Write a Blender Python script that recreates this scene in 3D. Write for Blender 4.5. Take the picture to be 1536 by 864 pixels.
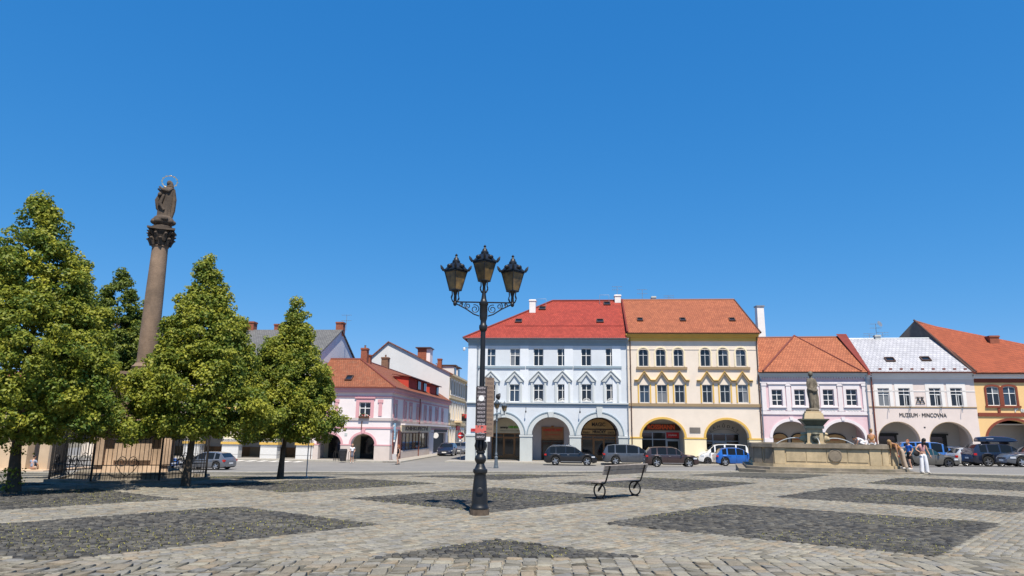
import bpy, bmesh, math, random
import numpy as np
from mathutils import Vector, Matrix, geometry
random.seed(7); RNG=np.random.default_rng(7)
for o in list(bpy.data.objects): bpy.data.objects.remove(o)
SC=bpy.context.scene; COL=SC.collection
# ------------------------------------------------------------------ camera
FPX=1045.0; PITCH=math.atan(215.7/FPX); ROLL=math.radians(0.72); H=1.7
_cp,_sp,_cr,_sr=math.cos(PITCH),math.sin(PITCH),math.cos(ROLL),math.sin(ROLL)
_R0,_U0,FW=Vector((1,0,0)),Vector((0,-_sp,_cp)),Vector((0,_cp,_sp))
RT=_R0*_cr+_U0*_sr; UP=_U0*_cr-_R0*_sr
cam=bpy.data.cameras.new('camera'); camo=bpy.data.objects.new('camera',cam); COL.objects.link(camo)
cam.sensor_width=36; cam.lens=36*FPX/1536; cam.clip_start=0.1; cam.clip_end=6000
M=Matrix((RT,UP,-FW)).transposed().to_4x4(); M.translation=(0,0,H); camo.matrix_world=M
SC.camera=camo
# ------------------------------------------------------------------ light
SUN_EL=math.radians(61.5); SUN_AZ=math.radians(13.0)       # azimuth: degrees to the right of straight behind the camera
sd=Vector((math.sin(SUN_AZ)*math.cos(SUN_EL),-math.cos(SUN_AZ)*math.cos(SUN_EL),math.sin(SUN_EL)))
sun=bpy.data.lights.new('sun','SUN'); sun.energy=4.6; sun.angle=math.radians(0.53); sun.color=(1,0.91,0.78)
suno=bpy.data.objects.new('sun',sun); COL.objects.link(suno); suno.location=(30,-60,90)
suno.rotation_euler=(-sd).to_track_quat('-Z','Y').to_euler()
W=bpy.data.worlds.new('World'); SC.world=W; W.use_nodes=True
nt=W.node_tree; bg=nt.nodes['Background']; sky=nt.nodes.new('ShaderNodeTexSky'); sky.sky_type='NISHITA'; sky.sun_disc=False
sky.sun_elevation=SUN_EL; sky.sun_rotation=math.atan2(sd.x,sd.y); sky.altitude=2500; sky.air_density=1.0; sky.dust_density=0.0; sky.ozone_density=4.0
sp_=nt.nodes.new('ShaderNodeSeparateColor'); cb_=nt.nodes.new('ShaderNodeCombineColor'); nt.links.new(sky.outputs[0],sp_.inputs[0])   # film response: one curve per channel, all round alike
for i_,(g_,k_) in enumerate(((1.28,0.29),(0.59,1.08),(0.37,2.42))):
    pw=nt.nodes.new('ShaderNodeMath'); pw.operation='POWER'; pw.inputs[1].default_value=g_; nt.links.new(sp_.outputs[i_],pw.inputs[0])
    ml=nt.nodes.new('ShaderNodeMath'); ml.operation='MULTIPLY'; ml.inputs[1].default_value=k_; nt.links.new(pw.outputs[0],ml.inputs[0]); nt.links.new(ml.outputs[0],cb_.inputs[i_])
nt.links.new(cb_.outputs[0],bg.inputs['Color']); bg.inputs['Strength'].default_value=0.111
SC.view_settings.view_transform='Standard'; SC.view_settings.look='None'; SC.view_settings.exposure=0.66; SC.view_settings.gamma=1
SC.view_settings.use_curve_mapping=False
try:
    SC.cycles.max_bounces=6; SC.cycles.diffuse_bounces=3; SC.cycles.glossy_bounces=3; SC.cycles.transparent_max_bounces=6
except Exception: pass
# ------------------------------------------------------------------ pixel helpers (photo is 1536 x 864)
def ray(px,py): return RT*((px-768)/FPX)+UP*((432-py)/FPX)+FW
def gz(x,y):
    t=y-0.45*x-28
    r=0.0 if t<-4 else ((t+4)**2/16 if t<4 else t)
    if r>27: r=27+4*(1-math.exp(-(r-27)/4))
    return -0.038*r
def at_y(px,py,y):
    d=ray(px,py); p=d*(y/d.y); return Vector((p.x,p.y,p.z+H))
def on_ground(px,py):
    d=ray(px,py); a,b=2.0,None; t=2.0
    while t<300:
        p=d*t
        if p.z+H<gz(p.x,p.y): b=t; break
        a=t; t*=1.05
    if b is None: b=300
    for _ in range(30):
        m=(a+b)/2; p=d*m
        if p.z+H<gz(p.x,p.y): b=m
        else: a=m
    p=d*b; return Vector((p.x,p.y,gz(p.x,p.y)))
def to_px(v):
    v=Vector(v)-Vector((0,0,H)); c=v.dot(FW); return 768+FPX*v.dot(RT)/c, 432-FPX*v.dot(UP)/c
# ------------------------------------------------------------------ materials
MT={}
def mat(name,col,rough=0.8,var=0.08,scale=3.0,bump=0.0,metal=0.0,spec=0.35,fine=0.0,coat=0.0,stain=None):
    if name in MT: return MT[name]
    m=bpy.data.materials.new(name); m.use_nodes=True; MT[name]=m
    n=m.node_tree; b=n.nodes['Principled BSDF']; L=n.links.new
    b.inputs['Base Color'].default_value=(*col,1); b.inputs['Roughness'].default_value=rough
    b.inputs['Metallic'].default_value=metal; b.inputs['Specular IOR Level'].default_value=spec
    if coat: b.inputs['Coat Weight'].default_value=coat; b.inputs['Coat Roughness'].default_value=0.06
    if var>0 or bump>0:
        tc=n.nodes.new('ShaderNodeTexCoord'); no=n.nodes.new('ShaderNodeTexNoise'); no.inputs['Scale'].default_value=scale
        no.inputs['Detail'].default_value=6; no.inputs['Roughness'].default_value=0.65
        L(tc.outputs['Object'],no.inputs['Vector'])
        if var>0:
            r=n.nodes.new('ShaderNodeValToRGB'); r.color_ramp.elements[0].position=0.3; r.color_ramp.elements[1].position=0.7
            r.color_ramp.elements[0].color=(*[c*(1-var) for c in col],1); r.color_ramp.elements[1].color=(*[min(1,c*(1+var)) for c in col],1)
            L(no.outputs['Fac'],r.inputs['Fac']); out=r.outputs['Color']
            if stain:
                scol,samt,ss=stain
                n2=n.nodes.new('ShaderNodeTexNoise'); n2.inputs['Scale'].default_value=ss; n2.inputs['Detail'].default_value=8; n2.inputs['Roughness'].default_value=0.7
                mp=n.nodes.new('ShaderNodeMapping'); mp.inputs['Scale'].default_value=(1,1,0.45); L(tc.outputs['Object'],mp.inputs['Vector']); L(mp.outputs[0],n2.inputs['Vector'])
                r2=n.nodes.new('ShaderNodeValToRGB'); r2.color_ramp.elements[0].position=0.46; r2.color_ramp.elements[1].position=0.68
                r2.color_ramp.elements[0].color=(0,0,0,1); r2.color_ramp.elements[1].color=(samt,samt,samt,1)
                L(n2.outputs['Fac'],r2.inputs['Fac'])
                mx=n.nodes.new('ShaderNodeMix'); mx.data_type='RGBA'; L(r2.outputs['Color'],mx.inputs['Factor']); L(out,mx.inputs['A']); mx.inputs['B'].default_value=(*scol,1)
                out=mx.outputs['Result']
            L(out,b.inputs['Base Color'])
        if bump>0:
            bp=n.nodes.new('ShaderNodeBump'); bp.inputs['Strength'].default_value=bump; bp.inputs['Distance'].default_value=0.02
            nf=n.nodes.new('ShaderNodeTexNoise'); nf.inputs['Scale'].default_value=fine or scale*6; nf.inputs['Detail'].default_value=4
            L(tc.outputs['Object'],nf.inputs['Vector']); L(nf.outputs['Fac'],bp.inputs['Height']); L(bp.outputs[0],b.inputs['Normal'])
    return m
def plaster(name,col,var=0.05,st=0.25,dirt=None):
    return mat(name,col,0.88,var,0.9,0.15,fine=25,spec=0.2,stain=(dirt or tuple(c*0.8 for c in col),st,0.55))
def tile_mat(name,c1,c2,row=0.30,wid=0.2,mort=(0.12,0.04,0.025),worn=None):
    m=bpy.data.materials.new(name); m.use_nodes=True; n=m.node_tree; b=n.nodes['Principled BSDF']; L=n.links.new
    b.inputs['Roughness'].default_value=0.75; b.inputs['Specular IOR Level'].default_value=0.25
    uv=n.nodes.new('ShaderNodeUVMap'); uv.uv_map='uv'
    br=n.nodes.new('ShaderNodeTexBrick'); br.inputs['Scale'].default_value=1; br.inputs['Brick Width'].default_value=wid; br.inputs['Row Height'].default_value=row
    br.inputs['Mortar Size'].default_value=0.022; br.inputs['Mortar Smooth'].default_value=0.6; br.inputs['Bias'].default_value=0.0
    br.inputs['Color1'].default_value=(*c1,1); br.inputs['Color2'].default_value=(*c2,1); br.inputs['Mortar'].default_value=(*mort,1)
    L(uv.outputs[0],br.inputs['Vector'])
    no=n.nodes.new('ShaderNodeTexNoise'); no.inputs['Scale'].default_value=0.7; no.inputs['Detail'].default_value=7; no.inputs['Roughness'].default_value=0.7; L(uv.outputs[0],no.inputs['Vector'])
    r=n.nodes.new('ShaderNodeMapRange'); r.inputs[1].default_value=0.3; r.inputs[2].default_value=0.7; r.inputs[3].default_value=0.82; r.inputs[4].default_value=1.12; L(no.outputs['Fac'],r.inputs[0])
    mx=n.nodes.new('ShaderNodeMix'); mx.data_type='RGBA'; mx.blend_type='MULTIPLY'; mx.inputs['Factor'].default_value=1; L(br.outputs['Color'],mx.inputs['A']); L(r.outputs[0],mx.inputs['B'])
    out=mx.outputs['Result']
    if worn:
        n3=n.nodes.new('ShaderNodeTexNoise'); n3.inputs['Scale'].default_value=2.2; n3.inputs['Detail'].default_value=8; n3.inputs['Roughness'].default_value=0.75; L(uv.outputs[0],n3.inputs['Vector'])
        r3=n.nodes.new('ShaderNodeValToRGB'); r3.color_ramp.elements[0].position=0.5; r3.color_ramp.elements[1].position=0.72; r3.color_ramp.elements[0].color=(0,0,0,1); r3.color_ramp.elements[1].color=(.6,.6,.6,1)
        L(n3.outputs['Fac'],r3.inputs['Fac']); m3=n.nodes.new('ShaderNodeMix'); m3.data_type='RGBA'; L(r3.outputs['Color'],m3.inputs['Factor']); L(out,m3.inputs['A']); m3.inputs['B'].default_value=(*worn,1); out=m3.outputs['Result']
    L(out,b.inputs['Base Color'])
    # saw-tooth relief: each course overlaps the one below
    sx=n.nodes.new('ShaderNodeSeparateXYZ'); L(uv.outputs[0],sx.inputs[0])
    dv=n.nodes.new('ShaderNodeMath'); dv.operation='DIVIDE'; dv.inputs[1].default_value=row; L(sx.outputs['Y'],dv.inputs[0])
    fr=n.nodes.new('ShaderNodeMath'); fr.operation='FRACT'; L(dv.outputs[0],fr.inputs[0])
    sb=n.nodes.new('ShaderNodeMath'); sb.operation='SUBTRACT'; sb.inputs[0].default_value=1; L(fr.outputs[0],sb.inputs[1])
    ad=n.nodes.new('ShaderNodeMath'); ad.operation='MULTIPLY_ADD'; L(br.outputs['Fac'],ad.inputs[0]); ad.inputs[1].default_value=-0.5; L(sb.outputs[0],ad.inputs[2])
    bp=n.nodes.new('ShaderNodeBump'); bp.inputs['Strength'].default_value=0.6; bp.inputs['Distance'].default_value=0.04; L(ad.outputs[0],bp.inputs['Height']); L(bp.outputs[0],b.inputs['Normal'])
    MT[name]=m; return m
def glass_mat(name,col=(0.02,0.025,0.03),rough=0.04,alpha=None):
    m=bpy.data.materials.new(name); m.use_nodes=True; b=m.node_tree.nodes['Principled BSDF']
    b.inputs['Base Color'].default_value=(*col,1); b.inputs['Roughness'].default_value=rough; b.inputs['Specular IOR Level'].default_value=0.6
    MT[name]=m; return m
def clear_mat(name,tint=(0.8,0.85,0.85),a=0.35,rough=0.03):
    m=bpy.data.materials.new(name); m.use_nodes=True; n=m.node_tree; n.nodes.clear()
    o=n.nodes.new('ShaderNodeOutputMaterial'); t=n.nodes.new('ShaderNodeBsdfTransparent'); t.inputs[0].default_value=(*tint,1)
    g=n.nodes.new('ShaderNodeBsdfGlossy'); g.inputs['Roughness'].default_value=rough; g.inputs['Color'].default_value=(1,1,1,1)
    f=n.nodes.new('ShaderNodeFresnel'); f.inputs['IOR'].default_value=1.5
    mx=n.nodes.new('ShaderNodeMixShader'); n.links.new(f.outputs[0],mx.inputs[0]); n.links.new(t.outputs[0],mx.inputs[1]); n.links.new(g.outputs[0],mx.inputs[2]); n.links.new(mx.outputs[0],o.inputs[0])
    MT[name]=m; return m
# ------------------------------------------------------------------ mesh builder
class MB:
    def __init__(s): s.v=[]; s.f=[]; s.m=[]; s.s=[]
    def add(s,vs,fs,mi=0,smooth=False,T=None):
        o=len(s.v)
        s.v+= [tuple(T@Vector(v)) for v in vs] if T is not None else [tuple(v) for v in vs]
        for f in fs: s.f.append(tuple(i+o for i in f)); s.m.append(mi); s.s.append(smooth)
        return s
    def box(s,x0,x1,y0,y1,z0,z1,mi=0,T=None):
        vs=[(x,y,z) for z in (z0,z1) for y in (y0,y1) for x in (x0,x1)]
        return s.add(vs,[(0,2,3,1),(4,5,7,6),(0,1,5,4),(2,6,7,3),(0,4,6,2),(1,3,7,5)],mi,False,T)
    def taper(s,cx,cy,z0,z1,w0,d0,w1,d1,mi=0,T=None):
        vs=[(cx+a*w/2,cy+b*d/2,z) for z,w,d in ((z0,w0,d0),(z1,w1,d1)) for b in (-1,1) for a in (-1,1)]
        return s.add(vs,[(0,2,3,1),(4,5,7,6),(0,1,5,4),(2,6,7,3),(0,4,6,2),(1,3,7,5)],mi,False,T)
    def prism(s,pts,y0,y1,mi=0,T=None,smooth=False):      # polygon in the (x,z) plane extruded along y
        n=len(pts); a=sum(pts[i][0]*pts[(i+1)%n][1]-pts[(i+1)%n][0]*pts[i][1] for i in range(n))
        if a<0: pts=pts[::-1]
        vs=[(p[0],y0,p[1]) for p in pts]+[(p[0],y1,p[1]) for p in pts]
        s.add(vs,[tuple(range(n)),tuple(range(2*n-1,n-1,-1))],mi,False,T)
        o=len(s.v)-2*n
        for i in range(n):
            j=(i+1)%n; s.f.append((o+j,o+i,o+n+i,o+n+j)); s.m.append(mi); s.s.append(smooth)
        return s
    def slab(s,pts,z0,z1,mi=0,T=None):                    # polygon in (x,y) extruded in z
        n=len(pts); a=sum(pts[i][0]*pts[(i+1)%n][1]-pts[(i+1)%n][0]*pts[i][1] for i in range(n))
        if a<0: pts=pts[::-1]
        vs=[(p[0],p[1],z0) for p in pts]+[(p[0],p[1],z1) for p in pts]
        fs=[tuple(range(n-1,-1,-1)),tuple(range(n,2*n))]+[(i,(i+1)%n,n+(i+1)%n,n+i) for i in range(n)]
        return s.add(vs,fs,mi,False,T)
    def wall(s,outer,holes,y0,y1,mi=0,T=None,mi_rev=None):
        if mi_rev is None: mi_rev=mi
        loops=[outer]+list(holes); flat=[p for l in loops for p in l]
        tris=geometry.tessellate_polygon([[Vector((p[0],p[1],0)) for p in l] for l in loops])
        fs=[]
        for t in tris:
            a,b,c=[flat[i] for i in t]
            ar=(b[0]-a[0])*(c[1]-a[1])-(c[0]-a[0])*(b[1]-a[1])
            if abs(ar)<1e-9: continue
            fs.append(t if ar>0 else (t[0],t[2],t[1]))
        n=len(flat); vs=[(p[0],y0,p[1]) for p in flat]+[(p[0],y1,p[1]) for p in flat]
        s.add(vs,fs+[(c+n,b+n,a+n) for a,b,c in fs],mi,False,T)
        off=len(s.v)-2*n; k=0
        for li,l in enumerate(loops):
            m=len(l); ar=sum(l[i][0]*l[(i+1)%m][1]-l[(i+1)%m][0]*l[i][1] for i in range(m)); ccw=ar>0
            flip = ccw if li==0 else (not ccw)
            for i in range(m):
                a=off+k+i; b=off+k+(i+1)%m
                q=(b,a,a+n,b+n) if flip else (a,b,b+n,a+n)
                s.f.append(q); s.m.append(mi_rev if li else mi); s.s.append(False)
            k+=m
        return s
    def tube(s,pts,r,seg=8,mi=0,caps=True,smooth=True,T=None,closed=False):
        P=[Vector(p) for p in pts]; n=len(P); R=r if isinstance(r,(list,tuple)) else [r]*n
        vs=[]; ref=None
        for i in range(n):
            if closed: d=P[(i+1)%n]-P[i-1]
            else: d=(P[min(i+1,n-1)]-P[max(i-1,0)])
            d.normalize()
            if ref is None:
                ref=Vector((0,0,1)) if abs(d.z)<0.9 else Vector((1,0,0))
            u=(ref-d*ref.dot(d)); u.normalize(); w=d.cross(u); ref=u
            for k in range(seg):
                a=2*math.pi*k/seg; vs.append(P[i]+(u*math.cos(a)+w*math.sin(a))*R[i])
        fs=[]
        for i in range(n if closed else n-1):
            j=(i+1)%n
            for k in range(seg):
                fs.append((i*seg+k,i*seg+(k+1)%seg,j*seg+(k+1)%seg,j*seg+k))
        s.add(vs,fs,mi,smooth,T)
        if caps and not closed:
            o=len(s.v)-len(vs)
            s.f.append(tuple(o+k for k in range(seg-1,-1,-1))); s.m.append(mi); s.s.append(False)
            s.f.append(tuple(o+(n-1)*seg+k for k in range(seg))); s.m.append(mi); s.s.append(False)
        return s
    def lathe(s,prof,seg=16,c=(0,0,0),mi=0,smooth=True,T=None,a0=0.0,caps=True):
        vs=[]
        for r,z in prof:
            for k in range(seg):
                a=a0+2*math.pi*k/seg; vs.append((c[0]+r*math.cos(a),c[1]+r*math.sin(a),c[2]+z))
        n=len(prof); fs=[(i*seg+k,i*seg+(k+1)%seg,(i+1)*seg+(k+1)%seg,(i+1)*seg+k) for i in range(n-1) for k in range(seg)]
        s.add(vs,fs,mi,smooth,T); o=len(s.v)-len(vs)
        if caps and prof[0][0]>1e-4: s.f.append(tuple(o+k for k in range(seg-1,-1,-1))); s.m.append(mi); s.s.append(False)
        if caps and prof[-1][0]>1e-4: s.f.append(tuple(o+(n-1)*seg+k for k in range(seg))); s.m.append(mi); s.s.append(False)
        return s
    def ball(s,c,r,seg=10,rings=7,mi=0,T=None):
        r=r if isinstance(r,(tuple,list)) else (r,r,r); vs=[]
        for i in range(rings+1):
            t=math.pi*i/rings
            for k in range(seg):
                a=2*math.pi*k/seg; vs.append((c[0]+r[0]*math.sin(t)*math.cos(a),c[1]+r[1]*math.sin(t)*math.sin(a),c[2]-r[2]*math.cos(t)))
        return s.add(vs,[(i*seg+k,i*seg+(k+1)%seg,(i+1)*seg+(k+1)%seg,(i+1)*seg+k) for i in range(rings) for k in range(seg)],mi,True,T)
    def loft(s,rings,mi=0,smooth=True,closed=True,caps=True,T=None):
        n=len(rings[0]); vs=[p for r in rings for p in r]; fs=[]
        for i in range(len(rings)-1):
            for k in range(n if closed else n-1):
                fs.append((i*n+k,i*n+(k+1)%n,(i+1)*n+(k+1)%n,(i+1)*n+k))
        s.add(vs,fs,mi,smooth,T); o=len(s.v)-len(vs)
        if caps and closed:
            s.f.append(tuple(o+k for k in range(n-1,-1,-1))); s.m.append(mi); s.s.append(False)
            s.f.append(tuple(o+(len(rings)-1)*n+k for k in range(n))); s.m.append(mi); s.s.append(False)
        return s
    def mesh(s,name,mats,uv=False,sharp=40):
        me=bpy.data.meshes.new(name); me.from_pydata(s.v,[],s.f)
        for m in (mats if isinstance(mats,(list,tuple)) else [mats]): me.materials.append(MT[m] if isinstance(m,str) else m)
        me.polygons.foreach_set('material_index',s.m); me.polygons.foreach_set('use_smooth',s.s)
        if uv:
            l=me.uv_layers.new(name='uv')
            for p in me.polygons:
                nn=p.normal; h=Vector((nn.y,-nn.x,0)) if nn.xy.length>1e-4 else Vector((1,0,0))
                h.normalize(); g=nn.cross(h)
                if g.z<0: g=-g; h=-h
                for li in p.loop_indices:
                    co=me.vertices[me.loops[li].vertex_index].co; l.data[li].uv=(co.dot(h),co.dot(g))
        if any(s.s) and sharp: me.set_sharp_from_angle(angle=math.radians(sharp))
        me.update(); return me
    def build(s,name,mats,parent=None,uv=False,loc=(0,0,0),rot=(0,0,0),sharp=40):
        o=bpy.data.objects.new(name,s.mesh(name,mats,uv,sharp)); COL.objects.link(o); o.location=loc; o.rotation_euler=rot
        if parent is not None: o.parent=parent
        return o
def inst(name,me,parent=None,loc=(0,0,0),rot=(0,0,0),scale=(1,1,1)):
    o=bpy.data.objects.new(name,me); COL.objects.link(o); o.location=loc; o.rotation_euler=rot; o.scale=scale
    if parent is not None: o.parent=parent
    return o
def tag(o,label=None,cat=None,group=None,kind=None):
    if label: o['label']=label
    if cat: o['category']=cat
    if group: o['group']=group
    if kind: o['kind']=kind
    return o
def thing(name,label,cat,loc=(0,0,0),rz=0.0,group=None):
    o=bpy.data.objects.new(name,None); COL.objects.link(o); o.location=loc; o.rotation_euler=(0,0,rz); o.empty_display_size=0.3
    return tag(o,label,cat,group)
def copy_tree(o,parent=None):
    c=o.copy(); COL.objects.link(c)
    if parent is not None: c.parent=parent
    for ch in list(o.children): copy_tree(ch,c)
    return c
def text_mesh(txt,size,depth=0.01,bold=0.0,space=1.0):
    cu=bpy.data.curves.new('lettering','FONT'); cu.body=txt; cu.size=size; cu.extrude=depth; cu.align_x='CENTER'; cu.align_y='CENTER'; cu.offset=bold; cu.space_character=space; cu.resolution_u=3
    o=bpy.data.objects.new('lettering',cu); COL.objects.link(o)
    dg=bpy.context.evaluated_depsgraph_get(); me=bpy.data.meshes.new_from_object(o.evaluated_get(dg))
    bpy.data.objects.remove(o); bpy.data.curves.remove(cu); return me
def lettering(txt,size,m,parent,loc,rz=0.0,width=None,depth=0.01,bold=0.0,name='lettering',rx=math.pi/2):
    me=text_mesh(txt,size,depth,bold); me.materials.clear(); me.materials.append(MT[m]); o=inst(name,me,parent,loc,(rx,0,rz))
    if width:
        xs=[v.co.x for v in me.vertices]; o.scale=(width/(max(xs)-min(xs)),1,1)
    return o
def arc_pts(uc,hw,zs,rise,n=14,rev=False):
    p=[(uc-hw*math.cos(math.pi*i/n),zs+rise*math.sin(math.pi*i/n)) for i in range(n+1)]
    return p[::-1] if rev else p
# ------------------------------------------------------------------ ground
LA,LB,LC=(5.6,6.2),(-5.6,4.1),(-0.4,13.7); _det=LA[0]*LB[1]-LA[1]*LB[0]
MARG=0.172; TR=1.22
def lat(x,y):
    dx,dy=x-LC[0],y-LC[1]
    t=(LA[0]*dy-LA[1]*dx)/_det
    return (dx*LB[1]-dy*LB[0])/_det,(t if t>0 else t/TR)      # the patches right of the lamp are wider
def border(x): return 10.02+0.085*(x+0.5)
def plaza_edge(x): return 38-0.2*x if x>-40 else 46
def is_dark(x,y):
    if y<border(x) or y>plaza_edge(x)-0.6: return False
    s,t=lat(x,y); fs,ft=s%1,t%1
    return MARG<fs<1-MARG and MARG<ft<1-MARG
def paving_material():
    m=bpy.data.materials.new('square_paving'); m.use_nodes=True; n=m.node_tree; b=n.nodes['Principled BSDF']; L=n.links.new; MT['square_paving']=m
    b.inputs['Roughness'].default_value=0.85; b.inputs['Specular IOR Level'].default_value=0.2
    tc=n.nodes.new('ShaderNodeTexCoord'); sx=n.nodes.new('ShaderNodeSeparateXYZ'); L(tc.outputs['Object'],sx.inputs[0])
    def mth(op,a,bb=None,c=None):
        q=n.nodes.new('ShaderNodeMath'); q.operation=op
        for i,v in enumerate((a,bb,c)):
            if v is None: continue
            if isinstance(v,(int,float)): q.inputs[i].default_value=v
            else: L(v,q.inputs[i])
        return q.outputs[0]
    dx=mth('SUBTRACT',sx.outputs['X'],LC[0]); dy=mth('SUBTRACT',sx.outputs['Y'],LC[1])
    def inside(v):
        f=mth('FRACT',v); return mth('MULTIPLY',mth('GREATER_THAN',f,MARG),mth('LESS_THAN',f,1-MARG))
    s=mth('MULTIPLY_ADD',dx,LB[1]/_det,mth('MULTIPLY',dy,-LB[0]/_det)); t=mth('MULTIPLY_ADD',dy,LA[0]/_det,mth('MULTIPLY',dx,-LA[1]/_det))
    t=mth('ADD',mth('MAXIMUM',t,0.0),mth('DIVIDE',mth('MINIMUM',t,0.0),TR))
    dark=mth('MULTIPLY',inside(s),inside(t))
    bl=mth('GREATER_THAN',sx.outputs['Y'],mth('MULTIPLY_ADD',sx.outputs['X'],0.085,10.06)); dark=mth('MULTIPLY',dark,bl)
    def cells(scale,cols,mort):
        v=n.nodes.new('ShaderNodeTexVoronoi'); v.inputs['Scale'].default_value=scale; L(tc.outputs['Object'],v.inputs['Vector'])
        e=n.nodes.new('ShaderNodeTexVoronoi'); e.feature='DISTANCE_TO_EDGE'; e.inputs['Scale'].default_value=scale; L(tc.outputs['Object'],e.inputs['Vector'])
        w=n.nodes.new('ShaderNodeSeparateColor'); L(v.outputs['Color'],w.inputs[0])
        r=n.nodes.new('ShaderNodeValToRGB'); el=r.color_ramp.elements
        el[0].color=(*cols[0],1); el[1].color=(*cols[-1],1)
        for i,c in enumerate(cols[1:-1]): el.new((i+1)/(len(cols)-1)).color=(*c,1)
        L(w.outputs[0],r.inputs[0])
        g=mth('LESS_THAN',e.outputs['Distance'],0.06)
        mx=n.nodes.new('ShaderNodeMix'); mx.data_type='RGBA'; L(g,mx.inputs['Factor']); L(r.outputs[0],mx.inputs['A']); mx.inputs['B'].default_value=(*mort,1)
        return mx.outputs['Result'],e.outputs['Distance']
    lc,le=cells(5.5,LIGHTC,(0.13,0.115,0.08)); dc,de=cells(9,DARKC,(0.075,0.07,0.045))
    mx=n.nodes.new('ShaderNodeMix'); mx.data_type='RGBA'; L(dark,mx.inputs['Factor']); L(lc,mx.inputs['A']); L(dc,mx.inputs['B'])
    no=n.nodes.new('ShaderNodeTexNoise'); no.inputs['Scale'].default_value=0.35; no.inputs['Detail'].default_value=8; no.inputs['Roughness'].default_value=0.7; L(tc.outputs['Object'],no.inputs['Vector'])
    r=n.nodes.new('ShaderNodeValToRGB'); r.color_ramp.elements[0].position=0.5; r.color_ramp.elements[1].position=0.75; r.color_ramp.elements[0].color=(0,0,0,1); r.color_ramp.elements[1].color=(.3,.3,.3,1); L(no.outputs['Fac'],r.inputs[0])
    m2=n.nodes.new('ShaderNodeMix'); m2.data_type='RGBA'; L(r.outputs[0],m2.inputs['Factor']); L(mx.outputs['Result'],m2.inputs['A']); m2.inputs['B'].default_value=(0.15,0.14,0.075,1)
    L(m2.outputs['Result'],b.inputs['Base Color'])
    bp=n.nodes.new('ShaderNodeBump'); bp.inputs['Strength'].default_value=0.7; bp.inputs['Distance'].default_value=0.02; L(le,bp.inputs['Height']); L(bp.outputs[0],b.inputs['Normal'])
LIGHTC=[(0.13,0.122,0.10),(0.245,0.23,0.19),(0.18,0.178,0.168),(0.285,0.265,0.21),(0.16,0.153,0.13),(0.26,0.215,0.155),(0.215,0.21,0.19)]
DARKC=[(0.030,0.030,0.031),(0.060,0.060,0.058),(0.095,0.090,0.078),(0.050,0.053,0.057),(0.13,0.125,0.11),(0.072,0.067,0.056)]
paving_material()
def stone_mat(name,cols,per_obj):
    m=bpy.data.materials.new(name); m.use_nodes=True; n=m.node_tree; b=n.nodes['Principled BSDF']; L=n.links.new; MT[name]=m
    b.inputs['Roughness'].default_value=0.9; b.inputs['Specular IOR Level'].default_value=0.12
    if per_obj: src=n.nodes.new('ShaderNodeObjectInfo').outputs['Random']
    else:
        a=n.nodes.new('ShaderNodeAttribute'); a.attribute_name='rnd'; src=a.outputs['Fac']
    r=n.nodes.new('ShaderNodeValToRGB'); el=r.color_ramp.elements; el[0].color=(*cols[0],1); el[1].color=(*cols[-1],1)
    for i,c in enumerate(cols[1:-1]): el.new((i+1)/(len(cols)-1)).color=(*c,1)
    L(src,r.inputs[0])
    tc=n.nodes.new('ShaderNodeTexCoord'); g=n.nodes.new('ShaderNodeNewGeometry')
    no=n.nodes.new('ShaderNodeTexNoise'); no.inputs['Scale'].default_value=28; no.inputs['Detail'].default_value=5; no.inputs['Roughness'].default_value=0.75; L(g.outputs['Position'],no.inputs['Vector'])
    mr=n.nodes.new('ShaderNodeMapRange'); mr.inputs[1].default_value=0.3; mr.inputs[2].default_value=0.7; mr.inputs[3].default_value=0.72; mr.inputs[4].default_value=1.2; L(no.outputs['Fac'],mr.inputs[0])
    mx=n.nodes.new('ShaderNodeMix'); mx.data_type='RGBA'; mx.blend_type='MULTIPLY'; mx.inputs['Factor'].default_value=1; L(r.outputs[0],mx.inputs['A']); L(mr.outputs[0],mx.inputs['B'])
    n2=n.nodes.new('ShaderNodeTexNoise'); n2.inputs['Scale'].default_value=0.5; n2.inputs['Detail'].default_value=6; L(g.outputs['Position'],n2.inputs['Vector'])
    m2=n.nodes.new('ShaderNodeMapRange'); m2.inputs[1].default_value=0.3; m2.inputs[2].default_value=0.7; m2.inputs[3].default_value=0.85; m2.inputs[4].default_value=1.1; L(n2.outputs['Fac'],m2.inputs[0])
    m3=n.nodes.new('ShaderNodeMix'); m3.data_type='RGBA'; m3.blend_type='MULTIPLY'; m3.inputs['Factor'].default_value=1; L(mx.outputs['Result'],m3.inputs['A']); L(m2.outputs[0],m3.inputs['B'])
    L(m3.outputs['Result'],b.inputs['Base Color'])
    bp=n.nodes.new('ShaderNodeBump'); bp.inputs['Strength'].default_value=0.4; bp.inputs['Distance'].default_value=0.006; L(no.outputs['Fac'],bp.inputs['Height']); L(bp.outputs[0],b.inputs['Normal'])
stone_mat('light_sett',LIGHTC,False); stone_mat('dark_cobble',DARKC,False); stone_mat('light_sett_single',LIGHTC,True)
mat('earth',(0.16,0.14,0.10),0.95,0.3,0.2)
mat('asphalt',(0.20,0.193,0.18),0.9,0.10,0.6,0.3,fine=60,stain=((0.16,0.155,0.15),0.6,0.25))
mat('kerb_granite',(0.36,0.34,0.29),0.8,0.15,3,0.2); mat('pavement_stone',(0.33,0.31,0.28),0.85,0.12,2.0,0.2)
mat('road_paint',(0.62,0.61,0.58),0.7,0.2,4)
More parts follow.
